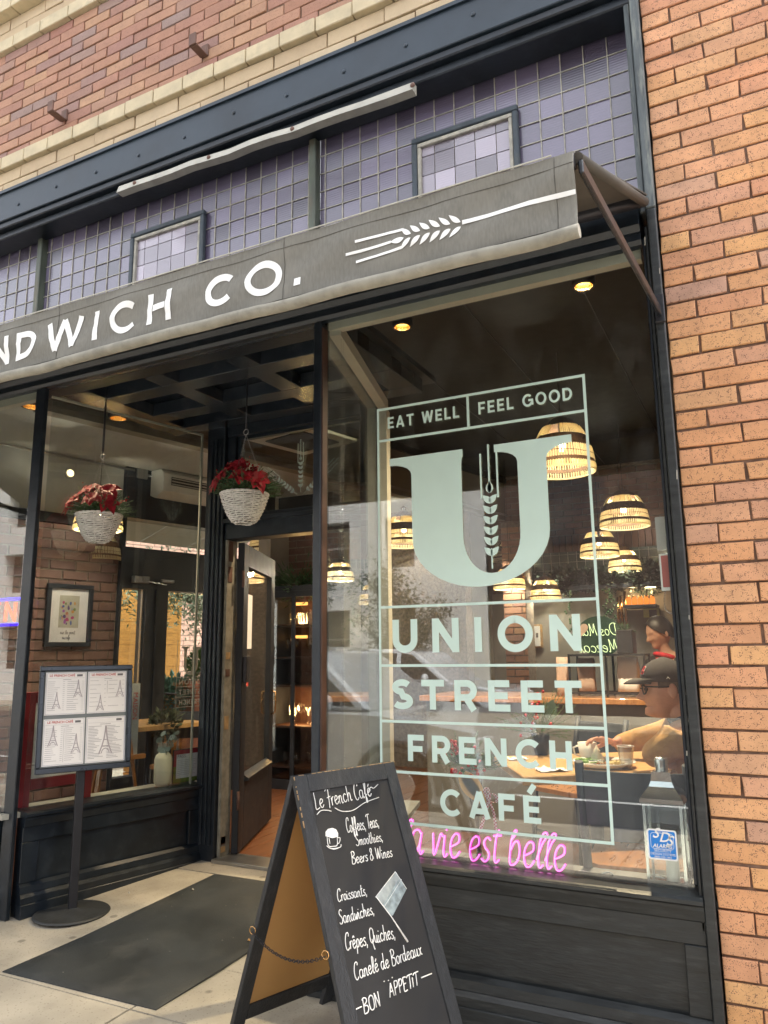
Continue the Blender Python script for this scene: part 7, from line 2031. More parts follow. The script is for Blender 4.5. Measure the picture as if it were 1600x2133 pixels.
for k, (ax0, zz0, ph) in enumerate(((.030, zhi, ph1), (.030 + pw + gx, zhi, ph1), (.030, zlo, .232), (.030 + pw + gx, zlo, .232))):
    sh = mbox(ax0, ax0 + pw, zz0, zz0 + ph, .001, .0018, 'menu_sheet', M['paper'], ms)
    F2 = lambda a, z, d, ax0=ax0, zz0=zz0: MF2(ax0 + a, zz0 + z, d)
    m_ = MB(); P = [(.005, .005), (pw - .005, .005), (pw - .005, ph - .005), (.005, ph - .005), (.005, .005)]
    for a_, b_ in zip(P, P[1:]): ribbon(m_, [a_, b_], .0011, F2, .0021)
    m_.build('border', M['inkblue'], sh)
    if k < 3:
        print_text('heading', 'LE FRENCH CAFÉ', lambda a, b_, d, F2=F2, ph=ph: F2(.018 + a, ph - .022 + b_, .0021 + d), .0165, M['red'], sh, ext=.0001, offset=.0003)
    mbox(ax0 + pw * .76, ax0 + pw * .90, zz0 + ph - .023, zz0 + ph - .012, .0019, .0023, 'logo_block', M['ink'], sh)
    m_ = MB()
    def ln(x0, x1, z, w=.0014, l=.0021): ribbon(m_, [(x0 * pw, z), (x1 * pw, z)], w, F2, l)
    ln(.05, .95, ph - .030, .0008)
    ln(.42 if k != 3 else .35, .62, ph - .038, .0025)
    dens = (15, 7, 17, 22)[k]; z = ph - .048
    step = (z - .014) / dens
    for q in range(dens):
        for c0, c1 in ((.06, .47), (.53, .94)):
            if k == 1 and q > 4 and c0 > .5 and q % 2: continue
            e_ = c0 + (c1 - c0) * rr_.uniform(.35, .95 if k == 3 else .7)
            ln(c0, e_, z - q * step, .0016 if k < 3 else .0022)
            if k < 3: ln(c1 - .05, c1, z - q * step, .0014, .0022)
    m_.build('menu_lines', M['inklt'], sh)
    if k in (1, 2): 
        m_ = MB(); ribbon(m_, [(pw * .5, ph * (.45 if k == 1 else .07)), (pw * .5, ph - .048)], .0009, F2, .0022); m_.build('column_rule', M['ink'], sh)
    m_ = MB()
    for (fx_, fz_, fh_) in {0: ((.28, .14, .40), (.80, .40, .42)), 1: ((.33, .06, .38), (.83, .38, .40)), 2: ((.24, .42, .44), (.80, .24, .42)), 3: ((.50, .18, .62),)}[k]: tower(m_, fx_ * pw, fz_ * ph, fh_ * ph, F2, .0027)
    m_.build('tower_drawing', M['tower'], sh, kind='stuff')

# chalkboard A-frame
u_ = Vector((.335, .942, 0)).normalized(); n_ = Vector((.942, -.335, 0)).normalized()
TL = Vector((-1.456, 2.2 - 2.8, 0)); Wd = .465; zap = .912
gA = gz(-.9)
spread = .365; HL = zap - gA
class Leaf:
    def __init__(s, sgn): s.sgn = sgn
    def p(s, a, t, d):
        "a along the width from the near-left edge, t down the leaf from the hinge in metres, d out of its face"
        Ln = sqrt(spread ** 2 + HL ** 2); sn, cs = spread / Ln, HL / Ln
        return TL + u_ * a + n_ * s.sgn * (t * sn + d * cs + .010) + Vector((0, 0, zap - t * cs + d * sn))
    L = sqrt(spread ** 2 + HL ** 2)
def lbox3(lf_, mb, a0, a1, t0, t1, d0, d1):
    vs = [lf_.p(a, t, d) for t in (t0, t1) for d in (d0, d1) for a in (a0, a1)]
    return mb.add(vs, [(0, 2, 3, 1), (4, 5, 7, 6), (0, 1, 5, 4), (2, 6, 7, 3), (0, 4, 6, 2), (1, 3, 7, 5)])
cbd = thing('chalkboard_sign', 'black framed sandwich board chalked with the cafe menu, standing before the window', 'sandwich board', TL + u_ * (Wd / 2) + Vector((0, 0, gA)))
for lf_, nm in ((Leaf(1), 'front'), (Leaf(-1), 'back')):
    LN_ = Leaf.L
    for a0, a1, t0, t1, nn in ((0, .052, 0, LN_, 'side_rail'), (Wd - .052, Wd, 0, LN_, 'side_rail'), (.0525, Wd - .0525, .0, .058, 'top_rail'), (.0525, Wd - .0525, LN_ - .16, LN_ - .105, 'bottom_rail')):
        lbox3(lf_, MB(), a0, a1, t0, t1, -.020, .0).build(nn, M['blackwood'], cbd, bevel=.002)
    lbox3(lf_, MB(), .0525, Wd - .0525, .0585, LN_ - .1605, -.008, -.005).build('board_face', M['chalk'], cbd)
    lbox3(lf_, MB(), .0525, Wd - .0525, .0585, LN_ - .1605, -.0125, -.0085).build('hardboard_back', M['hard'], cbd)
fL = Leaf(1)
# worn bare edges
r_ = random.Random(4); m_ = MB()
for i in range(38):
    a = r_.uniform(.0, Wd); lbox3(fL, m_, a, a + r_.uniform(.002, .018), -.0003, .0016, -.004, .0006)
for i in range(16):
    t = r_.uniform(0, .16); lbox3(fL, m_, -.0006, .0008, t, t + r_.uniform(.003, .012), -.004, .0006)
m_.build('worn_edge', M['rawwood'], cbd, kind='stuff')
lbox3(fL, MB(), .26, .295, Leaf.L - .150, Leaf.L - .122, .0003, .0022).build('maker_plate', mat('dull brass plate', (.20, .18, .12), .5, metal=.5), cbd, bevel=.004)
# chain
bl = Leaf(-1)
def leafpx(lf_, px, py, d=0):
    "where the sight line meets the leaf's face"
    o = lf_.p(0, 0, d); a_ = lf_.p(1, 0, d) - o; t_ = lf_.p(0, 1, d) - o; nn = a_.cross(t_); r = ray(px, py)
    P = EYE + r * ((o - EYE).dot(nn) / r.dot(nn)); q = P - o; return q.dot(a_), q.dot(t_)
e0 = bl.p(.004, leafpx(bl, 537, 1930)[1], -.010); e1_ = fL.p(.0, leafpx(fL, 683, 1988)[1], -.010)
for e in (e0, e1_):
    m_ = MB(); m_.tube([e + Vector((.012 * cos(t), -.0, .012 * sin(t))) + u_ * -.012 for t in [2 * pi * i / 12 for i in range(12)]], .0018, 5, closed=True); m_.build('screw_eye', M['brass'], cbd)
nlk = 34
for i in range(nlk):
    k = (i + .5) / nlk
    def cp2(k): return e0.lerp(e1_, k) - u_ * .014 + Vector((0, 0, -.045 * 4 * k * (1 - k) - .004))
    c = cp2(k); dr = (cp2(k + .01) - cp2(k - .01)).normalized(); up = u_ if i % 2 else dr.cross(u_).normalized()
    m_ = MB(); m_.tube([c + dr * .0085 * cos(t) + up * .0045 * sin(t) for t in [2 * pi * q / 10 for q in range(10)]], .0013, 4, closed=True); m_.build('chain_link', M['darkmetal'], cbd)
# chalk lettering: each line is traced between two points of the board
CF = lambda a, t, d: fL.p(a, -t, -.0045 + d)
def cl(text, p0, p1, Hpx, r=.0017, slant=.12, seed=1, nm='chalk_words'):
    a0, t0 = leafpx(fL, *p0, d=-.005); a1, t1 = leafpx(fL, *p1, d=-.005)
    h0, h1 = leafpx(fL, p0[0], p0[1] - Hpx, d=-.005)
    m_ = MB(); hand(m_, text, (a0, -t0), (a1, -t1), abs(h1 - t0) * 1.0, CF, r, slant, 5, .0006, seed); m_.build(nm, M['chalkw'], cbd)
cl('Le French Café', (657, 1686), (775, 1658), 36, .0016, .1, 1)
def cstroke(pts, r, nm='chalk_line', mt=None):
    q = [leafpx(fL, *p, d=-.005) for p in pts]; q = cat_rom(q, 5) if len(q) > 2 else q
    m_ = MB(); m_.tube([CF(a, -t, .0006) for a, t in q], r, 5); m_.build(nm, mt or M['chalkw'], cbd)
cstroke([(660, 1697), (668, 1689), (680, 1688), (690, 1690)], .0015); cstroke([(697, 1683), (712, 1690), (735, 1688), (760, 1672), (789, 1661)], .0015); cstroke([(766, 1650), (772, 1640), (778, 1642), (787, 1634)], .0015)
cl('Coffees, Teas,', (723, 1735), (790, 1722), 30, .0015, .1, 2)
cl('Smoothies,', (742, 1762), (798, 1752), 24, .0014, .1, 3)
cl('Beers & Wines', (733, 1800), (818, 1784), 26, .0015, .1, 4)
cl('Croissants,', (703, 1879), (765, 1864), 26, .0015, .1, 5)
cl('Sandwiches,', (708, 1926), (780, 1904), 30, .0015, .1, 6)
cl('Crêpes, Quiches,', (720, 1980), (824, 1954), 36, .0016, .1, 7)
cl('Canelé de Bordeaux', (739, 2042), (880, 1988), 36, .0016, .1, 8)
cl('BON', (758, 2113), (794, 2094), 33, .0018, .1, 9)
cl('APPETIT', (812, 2078), (873, 2052), 30, .0018, .1, 10)
cstroke([(738, 2104), (753, 2097)], .002); cstroke([(877, 2037), (899, 2028)], .002); cstroke([(829, 2047), (833, 2039)], .0018)
for px, py in ((799, 2045), (808, 2043), (816, 2037)): cstroke([(px, py), (px + 1.5, py - 1)], .0016)
# little drawings: a frothy cup and a flag
def cpoly(pts, nm, mt, lift=.0002):
    q = [leafpx(fL, *p, d=-.005) for p in pts]; m_ = MB(); m_.prism(q, lambda p: CF(p[0], -p[1], lift + .0006), lambda p: CF(p[0], -p[1], lift)); m_.build(nm, mt, cbd)
cpoly([(678, 1742), (678, 1733), (683, 1727), (692, 1725), (700, 1728), (704, 1736), (704, 1743), (692, 1746)], 'chalk_foam', M['chalkw'])
for pts in ([(681, 1744), (684, 1762), (696, 1763), (702, 1760), (702, 1743)], [(702, 1745), (708, 1746), (706, 1756), (702, 1757)], [(680, 1762), (690, 1768), (708, 1765), (710, 1759)], [(683, 1765), (694, 1769), (704, 1767)], [(685, 1746), (687, 1758)]): cstroke(pts, .0015, 'chalk_cup')
cpoly([(782, 1869), (823, 1816), (832, 1829), (797, 1885)], 'chalk_flag', M['chalkg']); cpoly([(797, 1885), (832, 1829), (846, 1853), (818, 1907), (814, 1908)], 'chalk_flag', mat('chalk grey blue', (.24, .29, .30), .8, var=.4, vscale=50), .0004)
cstroke([(782, 1869), (823, 1816)], .0012); cstroke([(823, 1816), (847, 1852)], .001); cstroke([(800, 1889), (836, 1832)], .0009)
m_ = MB(); q = [leafpx(fL, *p, d=-.005) for p in ((783, 1868), (815, 1910), (849, 1962))]; m_.tube([CF(a, -t, .0006) for a, t in q], [.0014, .0018, .0034], 5); m_.build('chalk_pole', M['chalkw'], cbd)

# ------------------------------------------------------------------ hanging baskets
M['wick'] = mat('white painted wicker', (.78, .77, .74), .6, var=.15, vscale=60, stain=.3, stcol=(.4, .38, .33), stscale=40)
def basket(c, hook, label, seed, flow):
    r = random.Random(seed)
    t = thing('hanging_basket', label, 'hanging basket', c, 'white wicker baskets of red flowers hanging in the entrance')
    R0, Hb = .128, .155
    def rad(z): k = z / Hb; return .045 + (R0 - .045) * (k ** .55)
    m_ = MB(); nst = 26; nr = 17
    for j in range(nr):
        z = Hb * j / (nr - 1)
        pts = []
        for i in range(nst * 4):
            a = 2 * pi * i / (nst * 4); pts.append((c[0] + (rad(z) + .0035 * cos(a * nst / 2 + pi * (j % 2))) * cos(a), c[1] + (rad(z) + .0035 * cos(a * nst / 2 + pi * (j % 2))) * sin(a), c[2] + z + .0015 * sin(a * 3 + j)))
        m_.tube(pts, .0050, 5, closed=True)
    m_.build('woven_strands', M['wick'], t)
    m_ = MB()
    for i in range(nst // 2): a = 2 * pi * i / (nst // 2); m_.tube([(c[0] + rad(z) * cos(a), c[1] + rad(z) * sin(a), c[2] + z) for z in (0, .04, .09, .125, Hb)], .003, 4)
    m_.build('stakes', M['wick'], t)
    m_ = MB()
    for q in range(2): m_.tube([(c[0] + (R0 + .002) * cos(a), c[1] + (R0 + .002) * sin(a), c[2] + Hb + .004 + .003 * sin(14 * a + q * pi)) for a in [2 * pi * i / 84 for i in range(84)]], .0055, 5, closed=True)
    m_.build('braided_rim', M['wick'], t)
    m_ = MB(); m_.lathe([(.001, .006), (.036, .006), (.074, .06), (.103, .13), (.001, .14)], c, 20); m_.build('liner', M['bark'], t)
    # chains
    rg = Vector((hook.x, hook.y, c[2] + .50))
    for k in range(3):
        a = 2 * pi * k / 3 + .6; e = Vector((c[0] + R0 * cos(a), c[1] + R0 * sin(a), c[2] + Hb)); m_ = MB(); n = 34
        for i in range(n):
            p = e.lerp(rg, (i + .5) / n); d = (rg - e).normalized(); s_ = d.orthogonal().normalized(); s_ = s_ if i % 2 else d.cross(s_)
            m_.tube([p + d * .0065 * cos(q) + s_ * .003 * sin(q) for q in [2 * pi * w / 6 for w in range(6)]], .0009, 3, closed=True)
        m_.build('chain', M['galv'], t)
    m_ = MB(); m_.tube([rg + Vector((.016 * cos(q), 0, .016 + .016 * sin(q))) for q in [2 * pi * i / 14 for i in range(14)]], .0025, 5, closed=True); m_.build('ring', M['galv'], t)
    m_ = MB(); m_.tube([rg + Vector((0, 0, .034)), Vector((hook.x, hook.y, hook.z))], .004, 6)
    if flow: m_.tube([Vector((hook.x, hook.y, rg.z + .05)), Vector((hook.x, hook.y, rg.z + .36))], .0065, 6)
    m_.build('hook_rod', M['darkmetal'], t)
    top = Vector(c) + Vector((0, 0, Hb + .01))
    m_ = MB(); fir(m_, top + Vector((0, .01, .0)), .165, 150, seed + 1, L_=.045, flat_=.55); fir(m_, top + Vector((.05, -.03, 0)), .16, 70, seed + 2, L_=.04, flat_=.3); m_.build('fir_sprigs', M['fir'], t)
    ctrs = [(-.12, -.08, .05), (-.05, -.13, .06), (.07, -.12, .06), (.12, -.06, .05), (.0, -.06, .13), (-.08, -.04, .12), (.08, -.02, .12)]
    for cx_, cy_, cz_ in ctrs[:(7 if flow else 6)]:
        m_ = MB()
        cc = top + Vector((cx_ * 1.12, cy_ * 1.1, cz_ * 1.1)); nrm = (Vector((cx_ * 1.2, -.12, .10)) + Vector((r.uniform(-.05, .05), 0, r.uniform(-.03, .05)))).normalized()
        u1_ = nrm.orthogonal().normalized(); w1 = nrm.cross(u1_)
        for ring, (n, L_, W_, cup_) in enumerate(((6, .080, .034, .22), (5, .055, .026, .65))):
            for k in range(n):
                a = 2 * pi * k / n + ring * .5 + r.uniform(-.15, .15); d = u1_ * cos(a) + w1 * sin(a); s_ = nrm.cross(d)
                LL = L_ * r.uniform(.8, 1.15); k0 = len(m_.v); b0_ = cc + nrm * (.004 * ring)
                pts = [b0_, b0_ + d * LL * .3 + s_ * W_ * .8 + nrm * LL * cup_ * .2, b0_ + d * LL * .62 + s_ * W_ * .75 + nrm * LL * cup_ * .4, b0_ + d * LL + nrm * LL * cup_ * .25 + Vector((0, 0, -LL * .2)), b0_ + d * LL * .62 - s_ * W_ * .75 + nrm * LL * cup_ * .4, b0_ + d * LL * .3 - s_ * W_ * .8 + nrm * LL * cup_ * .2, b0_ + d * LL * .6 + nrm * LL * (cup_ * .4 - .08)]
                m_.v += pts; m_.f += [(k0, k0 + 1, k0 + 2, k0 + 6), (k0 + 6, k0 + 2, k0 + 3), (k0, k0 + 6, k0 + 4, k0 + 5), (k0 + 6, k0 + 3, k0 + 4)]; m_.sm += [False] * 4
        m_.build('poinsettia', M['petal'], t)
    for bx, by, bz_ in ((.02, -.05, .16), (-.03, -.02, .14), (.07, -.02, .12), (-.11, .0, .05)):
        m_ = MB(); berries(m_, top + Vector((bx, by, bz_ * (1 if not flow else .8))), .012, 40, .0070, seed + int(bx * 100) + 9); m_.build('berry_cluster', M['darkberry'], t)
    m_ = MB()
    for k in range(9):
        d = Vector((r.uniform(-1, 1), r.uniform(-.6, .3), r.uniform(.1, .7))).normalized(); p0 = top.copy(); m_.tube([p0, p0 + d * .12, p0 + d * .2 + Vector((0, 0, -.01))], .0012, 4)
        for q in range(5): m_.ball(p0 + d * (.12 + q * .02) + Vector((r.uniform(-.006, .006), 0, r.uniform(-.006, .006))), .0035, 5, 4)
    m_.build('berry_twigs', M['berry'], t)
YB1, YB2 = .34, .46
M['darkberry'] = mat('deep red berries', (.30, .008, .02), .3, var=.3)
c1 = at(203, 1129, YB1); basket(c1, Vector((c1.x, c1.y, 2.834)), 'left white wicker basket with poinsettias in front of the side window', 5, True)
c2 = at(508, 1090, YB2); basket(c2, Vector((c2.x, c2.y, 2.834)), 'right white wicker basket with red berries in front of the transom', 15, False)

# ------------------------------------------------------------------ people
M['skin'] = mat('tanned skin', (.58, .28, .19), .5, var=.10, vscale=25, stain=.25, stcol=(.42, .12, .09), stscale=9)
M['skin2'] = mat('pale skin', (.42, .24, .17), .5, var=.06, vscale=25)
def head_mesh(mb, c, fwd, up, s=1.0, chin=1.0):
    "sculpted head: fwd = facing, up = crown; about .24 m tall at s = 1"
    f = Vector(fwd).normalized(); u = Vector(up); u = (u - f * u.dot(f)).normalized(); l = u.cross(f)
    n, m = 56, 44; base = len(mb.v); G = lambda x, s_: math.exp(-(x / s_) ** 2)
    for i in range(m + 1):
        th = pi * i / m; z = -cos(th)
        for k in range(n):
            a = 2 * pi * k / n; x, y = cos(a) * sin(th), sin(a) * sin(th)
            Z = z * .122; w = .076; dp = .098
            if z < 0: w *= 1 - .30 * (-z) ** 1.4; 
            X = x * dp * (1 - (.10 * (-z) if z < 0 and x < 0 else 0)); Y = y * w
            if x > 0:
                fr = G(a if a < pi else a - 2 * pi, .9)
                X += .018 * fr * G(Z + .100, .022) * chin                       # chin
                X += .006 * G(Y, .045) * G(Z - .030, .012)                      # brow
                X -= .013 * (G(Y - .032, .016) + G(Y + .032, .016)) * G(Z - .008, .014) # sockets
                X += .006 * (G(Y - .032, .010) + G(Y + .032, .010)) * G(Z - .006, .009) # eyeballs
                X += (.033 * G(Y, .013) * G(Z + .028, .014) + .017 * G(Y, .010) * G(Z + .006, .022)) # nose
                X += .030 * G(Z + .103, .026) * G(Y, .045) * chin
                X += .012 * G(Y, .024) * (G(Z + .060, .007) + G(Z + .075, .007)) # lips
                X -= .009 * G(Y, .028) * G(Z + .0675, .004)
                X += .004 * (G(Y - .04, .02) + G(Y + .04, .02)) * G(Z + .025, .02)
            mb.v.append(Vector(c) + (f * X + l * Y + u * Z) * s)
    for i in range(m):
        for k in range(n):
            q = (k + 1) % n; mb.f.append((base + i * n + k, base + i * n + q, base + (i + 1) * n + q, base + (i + 1) * n + k)); mb.sm.append(True)
    for sg in (1, -1):
        ec = Vector(c) + (f * -.008 + l * sg * .078 + u * -.008) * s
        k0 = len(mb.v); nn = 12
        for i in range(9):
            th = pi * i / 8
            for k in range(nn):
                a = 2 * pi * k / nn; mb.v.append(ec + (f * (.019 * sin(th) * cos(a) - .006) + l * sg * (.010 * sin(th) * sin(a) + .006) + u * (-.033 * cos(th))) * s)
        for i in range(8):
            for k in range(nn): q = (k + 1) % nn; mb.f.append((k0 + i * nn + k, k0 + i * nn + q, k0 + (i + 1) * nn + q, k0 + (i + 1) * nn + k)); mb.sm.append(True)
    return f, l, u
def skin_mesh(nodes, edges, sub=2, root=0):
    me = bpy.data.meshes.new('tmp'); me.from_pydata([tuple(p) for p, r in nodes], edges, [])
    o = bpy.data.objects.new('tmp', me); C.objects.link(o)
    md = o.modifiers.new('s', 'SKIN'); md.use_smooth_shade = True
    for i, (p, r) in enumerate(nodes):
        sv = me.skin_vertices[0].data[i]; sv.radius = (r, r) if not isinstance(r, tuple) else r; sv.use_root = (i == root)
    sb = o.modifiers.new('b', 'SUBSURF'); sb.levels = sub; sb.render_levels = sub
    me2 = fin(o); return me2
def join_to(mb, me):
    k = len(mb.v); mb.v += [v.co.copy() for v in me.vertices]; mb.f += [tuple(i + k for i in p.vertices) for p in me.polygons]; mb.sm += [True] * len(me.polygons); bpy.data.meshes.remove(me)
def remeshed(mb, vox, name, mt, parent):
    me = bpy.data.meshes.new('tmp'); me.from_pydata([tuple(p) for p in mb.v], [], mb.f)
    o = bpy.data.objects.new('tmp', me); C.objects.link(o)
    md = o.modifiers.new('r', 'REMESH'); md.mode = 'VOXEL'; md.voxel_size = vox; md.use_smooth_shade = True
    sm_ = o.modifiers.new('s', 'SMOOTH'); sm_.iterations = 1; sm_.factor = .35
    me2 = fin(o); r = MB(); join_to(r, me2); return r.build(name, mt, parent)
def hand_nodes(mb, wrist, dirp, palm_n, curl, s=1.0, thumb=1):
    "palm and five separate fingers; dirp = towards the fingers, palm_n = out of the palm"
    d = Vector(dirp).normalized(); pn = Vector(palm_n); pn = (pn - d * pn.dot(d)).normalized(); sd = d.cross(pn)
    w = Vector(wrist)
    nodes = [(w, .022 * s), (w + d * .03 * s, (.026 * s)), (w + d * .06 * s, .028 * s)]
    edges = [(0, 1), (1, 2)]
    join_to(mb, skin_mesh([(w - d * .02, .022 * s), (w + d * .02 * s, .025 * s)], [(0, 1)], 1))
    pm_ = MB(); 
    for k in range(4):
        o_ = (k - 1.5) * .019 * s; join_to(mb, skin_mesh([(w + d * .005 + sd * o_ * .7, .013 * s), (w + d * .045 * s + sd * o_, .0125 * s), (w + d * .082 * s + sd * o_, .0105 * s)], [(0, 1), (1, 2)], 1))
    for k, L_ in enumerate((.066, .078, .072, .056)):
        o_ = (k - 1.5) * .019 * s; p = w + d * .080 * s + sd * o_; q = d.copy(); nd = [(p, .0095 * s)]
        for j, fr in enumerate((.42, .32, .26)):
            a = curl * (1.0 if j else .7); q = (q * cos(a) + pn * sin(a)).normalized(); p = p + q * L_ * fr * s; nd.append((p, (.0088, .0080, .0066)[j] * s))
        join_to(mb, skin_mesh(nd, [(0, 1), (1, 2), (2, 3)], 1))
    p = w + d * .02 * s + sd * -.022 * s * thumb; q = (d * .55 + sd * -.6 * thumb + pn * .45).normalized()
    nd = [(p, .013 * s)]
    for fr in (.034, .028, .022): p = p + q * fr * s; q = (q + d * .35 + pn * .2).normalized(); nd.append((p, (.0115 if fr > .03 else .0100 if fr > .025 else .0078) * s))
    join_to(mb, skin_mesh(nd, [(0, 1), (1, 2), (2, 3)], 1))

# --- seated man in the window
hx = at(1392, 1448, .74)
man = thing('person', 'seated man in dark cap, black glasses and tan sweater, hand on a white cup', 'person', (hx.x + .08, .95, FZ))
Hc = Vector((hx.x - .004, .74, hx.z + .026))
fwd = Vector((-1, -.24, -.08)); upv = Vector((-.10, 0, 1))
body = MB()
f_, l_, u__ = head_mesh(body, Hc, fwd, upv, 1.0)
neck0 = Hc + Vector((.040, .0, -.080)); neck1 = Hc + Vector((.065, .015, -.135))
sh = neck1 + Vector((.02, .01, -.04))
pel = Vector((sh.x + .10, sh.y + .12, FZ + .52)); chest = sh.lerp(pel, .38); belly = sh.lerp(pel, .75)
side = Vector((.05, 1, 0)).normalized()
shN = sh - side * .16 + Vector((-.035, 0, -.02)); shF = sh + side * .19 + Vector((-.07, 0, -.015))
elN = flat(1350, 1578, TZ + .055); elN.y = max(elN.y, .58); wrN = Vector((elN.x + .24, elN.y + .17, TZ + .045))
elF = Vector((-.62, shF.y + .06, TZ + .08)); wrF = Vector((cup.x + .115, cup.y + .035, TZ + .085))
kneeN = pel + Vector((-.42, -.10, -.02)); kneeF = pel + Vector((-.42, .14, -.02)); ftN = Vector((kneeN.x + .02, kneeN.y, FZ + .05)); ftF = Vector((kneeF.x - .02, kneeF.y, FZ + .05))
nodes = [(pel, .12), (belly, .125), (chest, .12), (sh, .085), (neck1, .058), (neck0, .054), (Hc + Vector((.02, 0, -.04)), .05),
         (shN, .055), (elN + (shN - elN) * .05, .042), (wrN, .028), (shF, .055), (elF, .040), (wrF, .026),
         (pel + Vector((-.03, -.09, -.01)), .085), (kneeN, .06), (ftN, .045), (pel + Vector((-.03, .09, -.01)), .085), (kneeF, .06), (ftF, .045),
         (ftN + Vector((-.12, 0, -.025)), .03), (ftF + Vector((-.12, 0, -.025)), .03)]
edges = [(0, 1), (1, 2), (2, 3), (3, 4), (4, 5), (5, 6), (3, 7), (7, 8), (8, 9), (3, 10), (10, 11), (11, 12), (0, 13), (13, 14), (14, 15), (0, 16), (16, 17), (17, 18), (15, 19), (18, 20)]
join_to(body, skin_mesh(nodes, edges, 2))
hand_nodes(body, wrF, Vector((cup.x - wrF.x - .01, cup.y - wrF.y - .03, .035)), (0, -.25, -1), .62, .98, thumb=1)
hand_nodes(body, wrN, Vector((.6, .5, -.05)), (0, 0, -1), .35, .95, thumb=-1)
remeshed(body, .0034, 'body', M['skin'], man)
kn = mat('tan knitted sweater', (.46, .265, .105), .9, var=.12, vscale=30, bump=.5, bscale=140)
sweat = MB()
ns = [(pel, .135), (belly, .145), (chest, .142), (sh, .10), (neck1 + Vector((-.005, 0, .0)), .078), (shN, .078), (shN.lerp(elN, .5) + Vector((0, -.0, -.012)), .064), (elN + Vector((0, 0, .012)), .058), (elN.lerp(wrN, .5), .05), (wrN.lerp(elN, .10), .037),
      (shF, .078), (shF.lerp(elF, .5), .062), (elF, .056), (elF.lerp(wrF, .5) + Vector((0, 0, -.006)), .048), (wrF.lerp(elF, .16), .035)]
es = [(0, 1), (1, 2), (2, 3), (3, 4), (3, 5), (5, 6), (6, 7), (7, 8), (8, 9), (3, 10), (10, 11), (11, 12), (12, 13), (13, 14)]
join_to(sweat, skin_mesh(ns, es, 2))
so = remeshed(sweat, .006, 'sweater', kn, man)
me = so.data
for v in me.vertices:                      # folds in the knit
    p = v.co; nz = noise.noise(Vector((p.x * 9, p.y * 9, p.z * 22))) * .006 + noise.noise(p * 30) * .002
    v.co += v.normal * nz
col_ = MB(); cc2 = neck1 + Vector((-.010, 0, .030)); ax = (neck0 - neck1).normalized(); cu1 = ax.orthogonal().normalized(); cu2 = ax.cross(cu1)
col_.tube([cc2 + (cu1 * cos(t) + cu2 * sin(t)) * .060 for t in [2 * pi * i / 24 for i in range(24)]], .012, 8, closed=True); col_.build('collar', mat('dark blue shirt collar', (.03, .05, .10), .8), man)
tr2 = MB(); join_to(tr2, skin_mesh([(pel + Vector((0, 0, -.02)), .14), (pel + Vector((-.04, -.09, -.01)), .10), (kneeN, .078), (ftN + Vector((0, 0, .04)), .062), (pel + Vector((-.04, .09, -.01)), .10), (kneeF, .078), (ftF + Vector((0, 0, .04)), .062)], [(0, 1), (1, 2), (2, 3), (0, 4), (4, 5), (5, 6)], 2))
remeshed(tr2, .008, 'trousers', mat('pale denim', (.16, .20, .27), .8, var=.15), man)
# cap
cap = MB(); capc = Hc + u__ * .052; vs = []; n, mm_ = 40, 12
for i in range(mm_ + 1):
    th = pi / 2 * i / mm_
    for k in range(n):
        a = 2 * pi * k / n; vs.append(capc + f_ * (.108 * cos(th) * cos(a) - .004) + l_ * (.087 * cos(th) * sin(a)) + u__ * (.086 * sin(th) ** .8 - (.012 + .010 * (1 - cos(a))) * cos(th)))
k0 = 0
fs = [(i * n + k, i * n + (k + 1) % n, (i + 1) * n + (k + 1) % n, (i + 1) * n + k) for i in range(mm_) for k in range(n)]
cap.add(vs, fs, True)
capo = cap.build('cap', mat('dark cap cloth', (.028, .026, .030), .85, var=.15, vscale=40, bump=.3, bscale=200), man)
br = MB(); vs = []; nb_ = 14
for j in range(6):
    t = j / 5
    for i in range(nb_ + 1):
        a = radians(-62 + 124 * i / nb_); rr = .104 + .072 * t * (cos(a) ** .7 if cos(a) > 0 else 0)
        vs.append(capc + f_ * (rr * cos(a)) + l_ * (.083 * sin(a) * (1 - .10 * t)) + u__ * (.002 - .016 * t - .010 * sin(a) ** 2 + .008 * sin(t * pi)))
K_ = len(vs); vs += [v - u__ * .004 for v in vs]
q = nb_ + 1; fs = [(j * q + i, (j + 1) * q + i, (j + 1) * q + i + 1, j * q + i + 1) for j in range(5) for i in range(nb_)]
fs += [tuple(K_ + x for x in reversed(f)) for f in fs] + [(5 * q + i, 5 * q + i + 1, K_ + 5 * q + i + 1, K_ + 5 * q + i)[::-1] for i in range(nb_)]
br.add(vs, fs, True).build('brim', mat('brim cloth', (.045, .045, .048), .8), capo)
def capp(a, e, off=.0015): return capc + f_ * ((.108 * cos(e) * cos(a) - .004)) + l_ * (.087 * cos(e) * sin(a)) + u__ * (.086 * sin(e) ** .8 - (.012 + .010 * (1 - cos(a))) * cos(e)) + (f_ * cos(a) + l_ * sin(a)).normalized() * off
lsgn = 1 if capp(.5, .4).y < capp(-.5, .4).y else -1
m_ = MB(); m_.tube([capp(lsgn * (.30 + .16 * x), .30 + .28 * y, .003) for x, y in cat_rom([(0, 0), (0, 1.3), (.7, 1.3), (.9, .9), (.2, .65), (1.0, .5), (.9, 0), (0, 0)], 5)], .0024, 5); m_.build('red_badge', mat('red embroidery', (.50, .03, .04), .7), capo)
m_ = MB(); m_.tube([capp(lsgn * (.28 + .19 * x), .28 + .32 * y, .0015) for x, y in cat_rom([(0, 0), (0, 1.2), (.9, 1.2), (1.0, .6), (1.0, 0), (0, 0)], 4)], .0016, 4); m_.build('white_outline', M['white'], capo)
m_ = MB(); m_.tube([capp(lsgn * 1.5, .10), capp(lsgn * 1.55, .17), capp(lsgn * 1.62, .10)], .0015, 4); m_.build('small_white_mark', M['white'], capo)
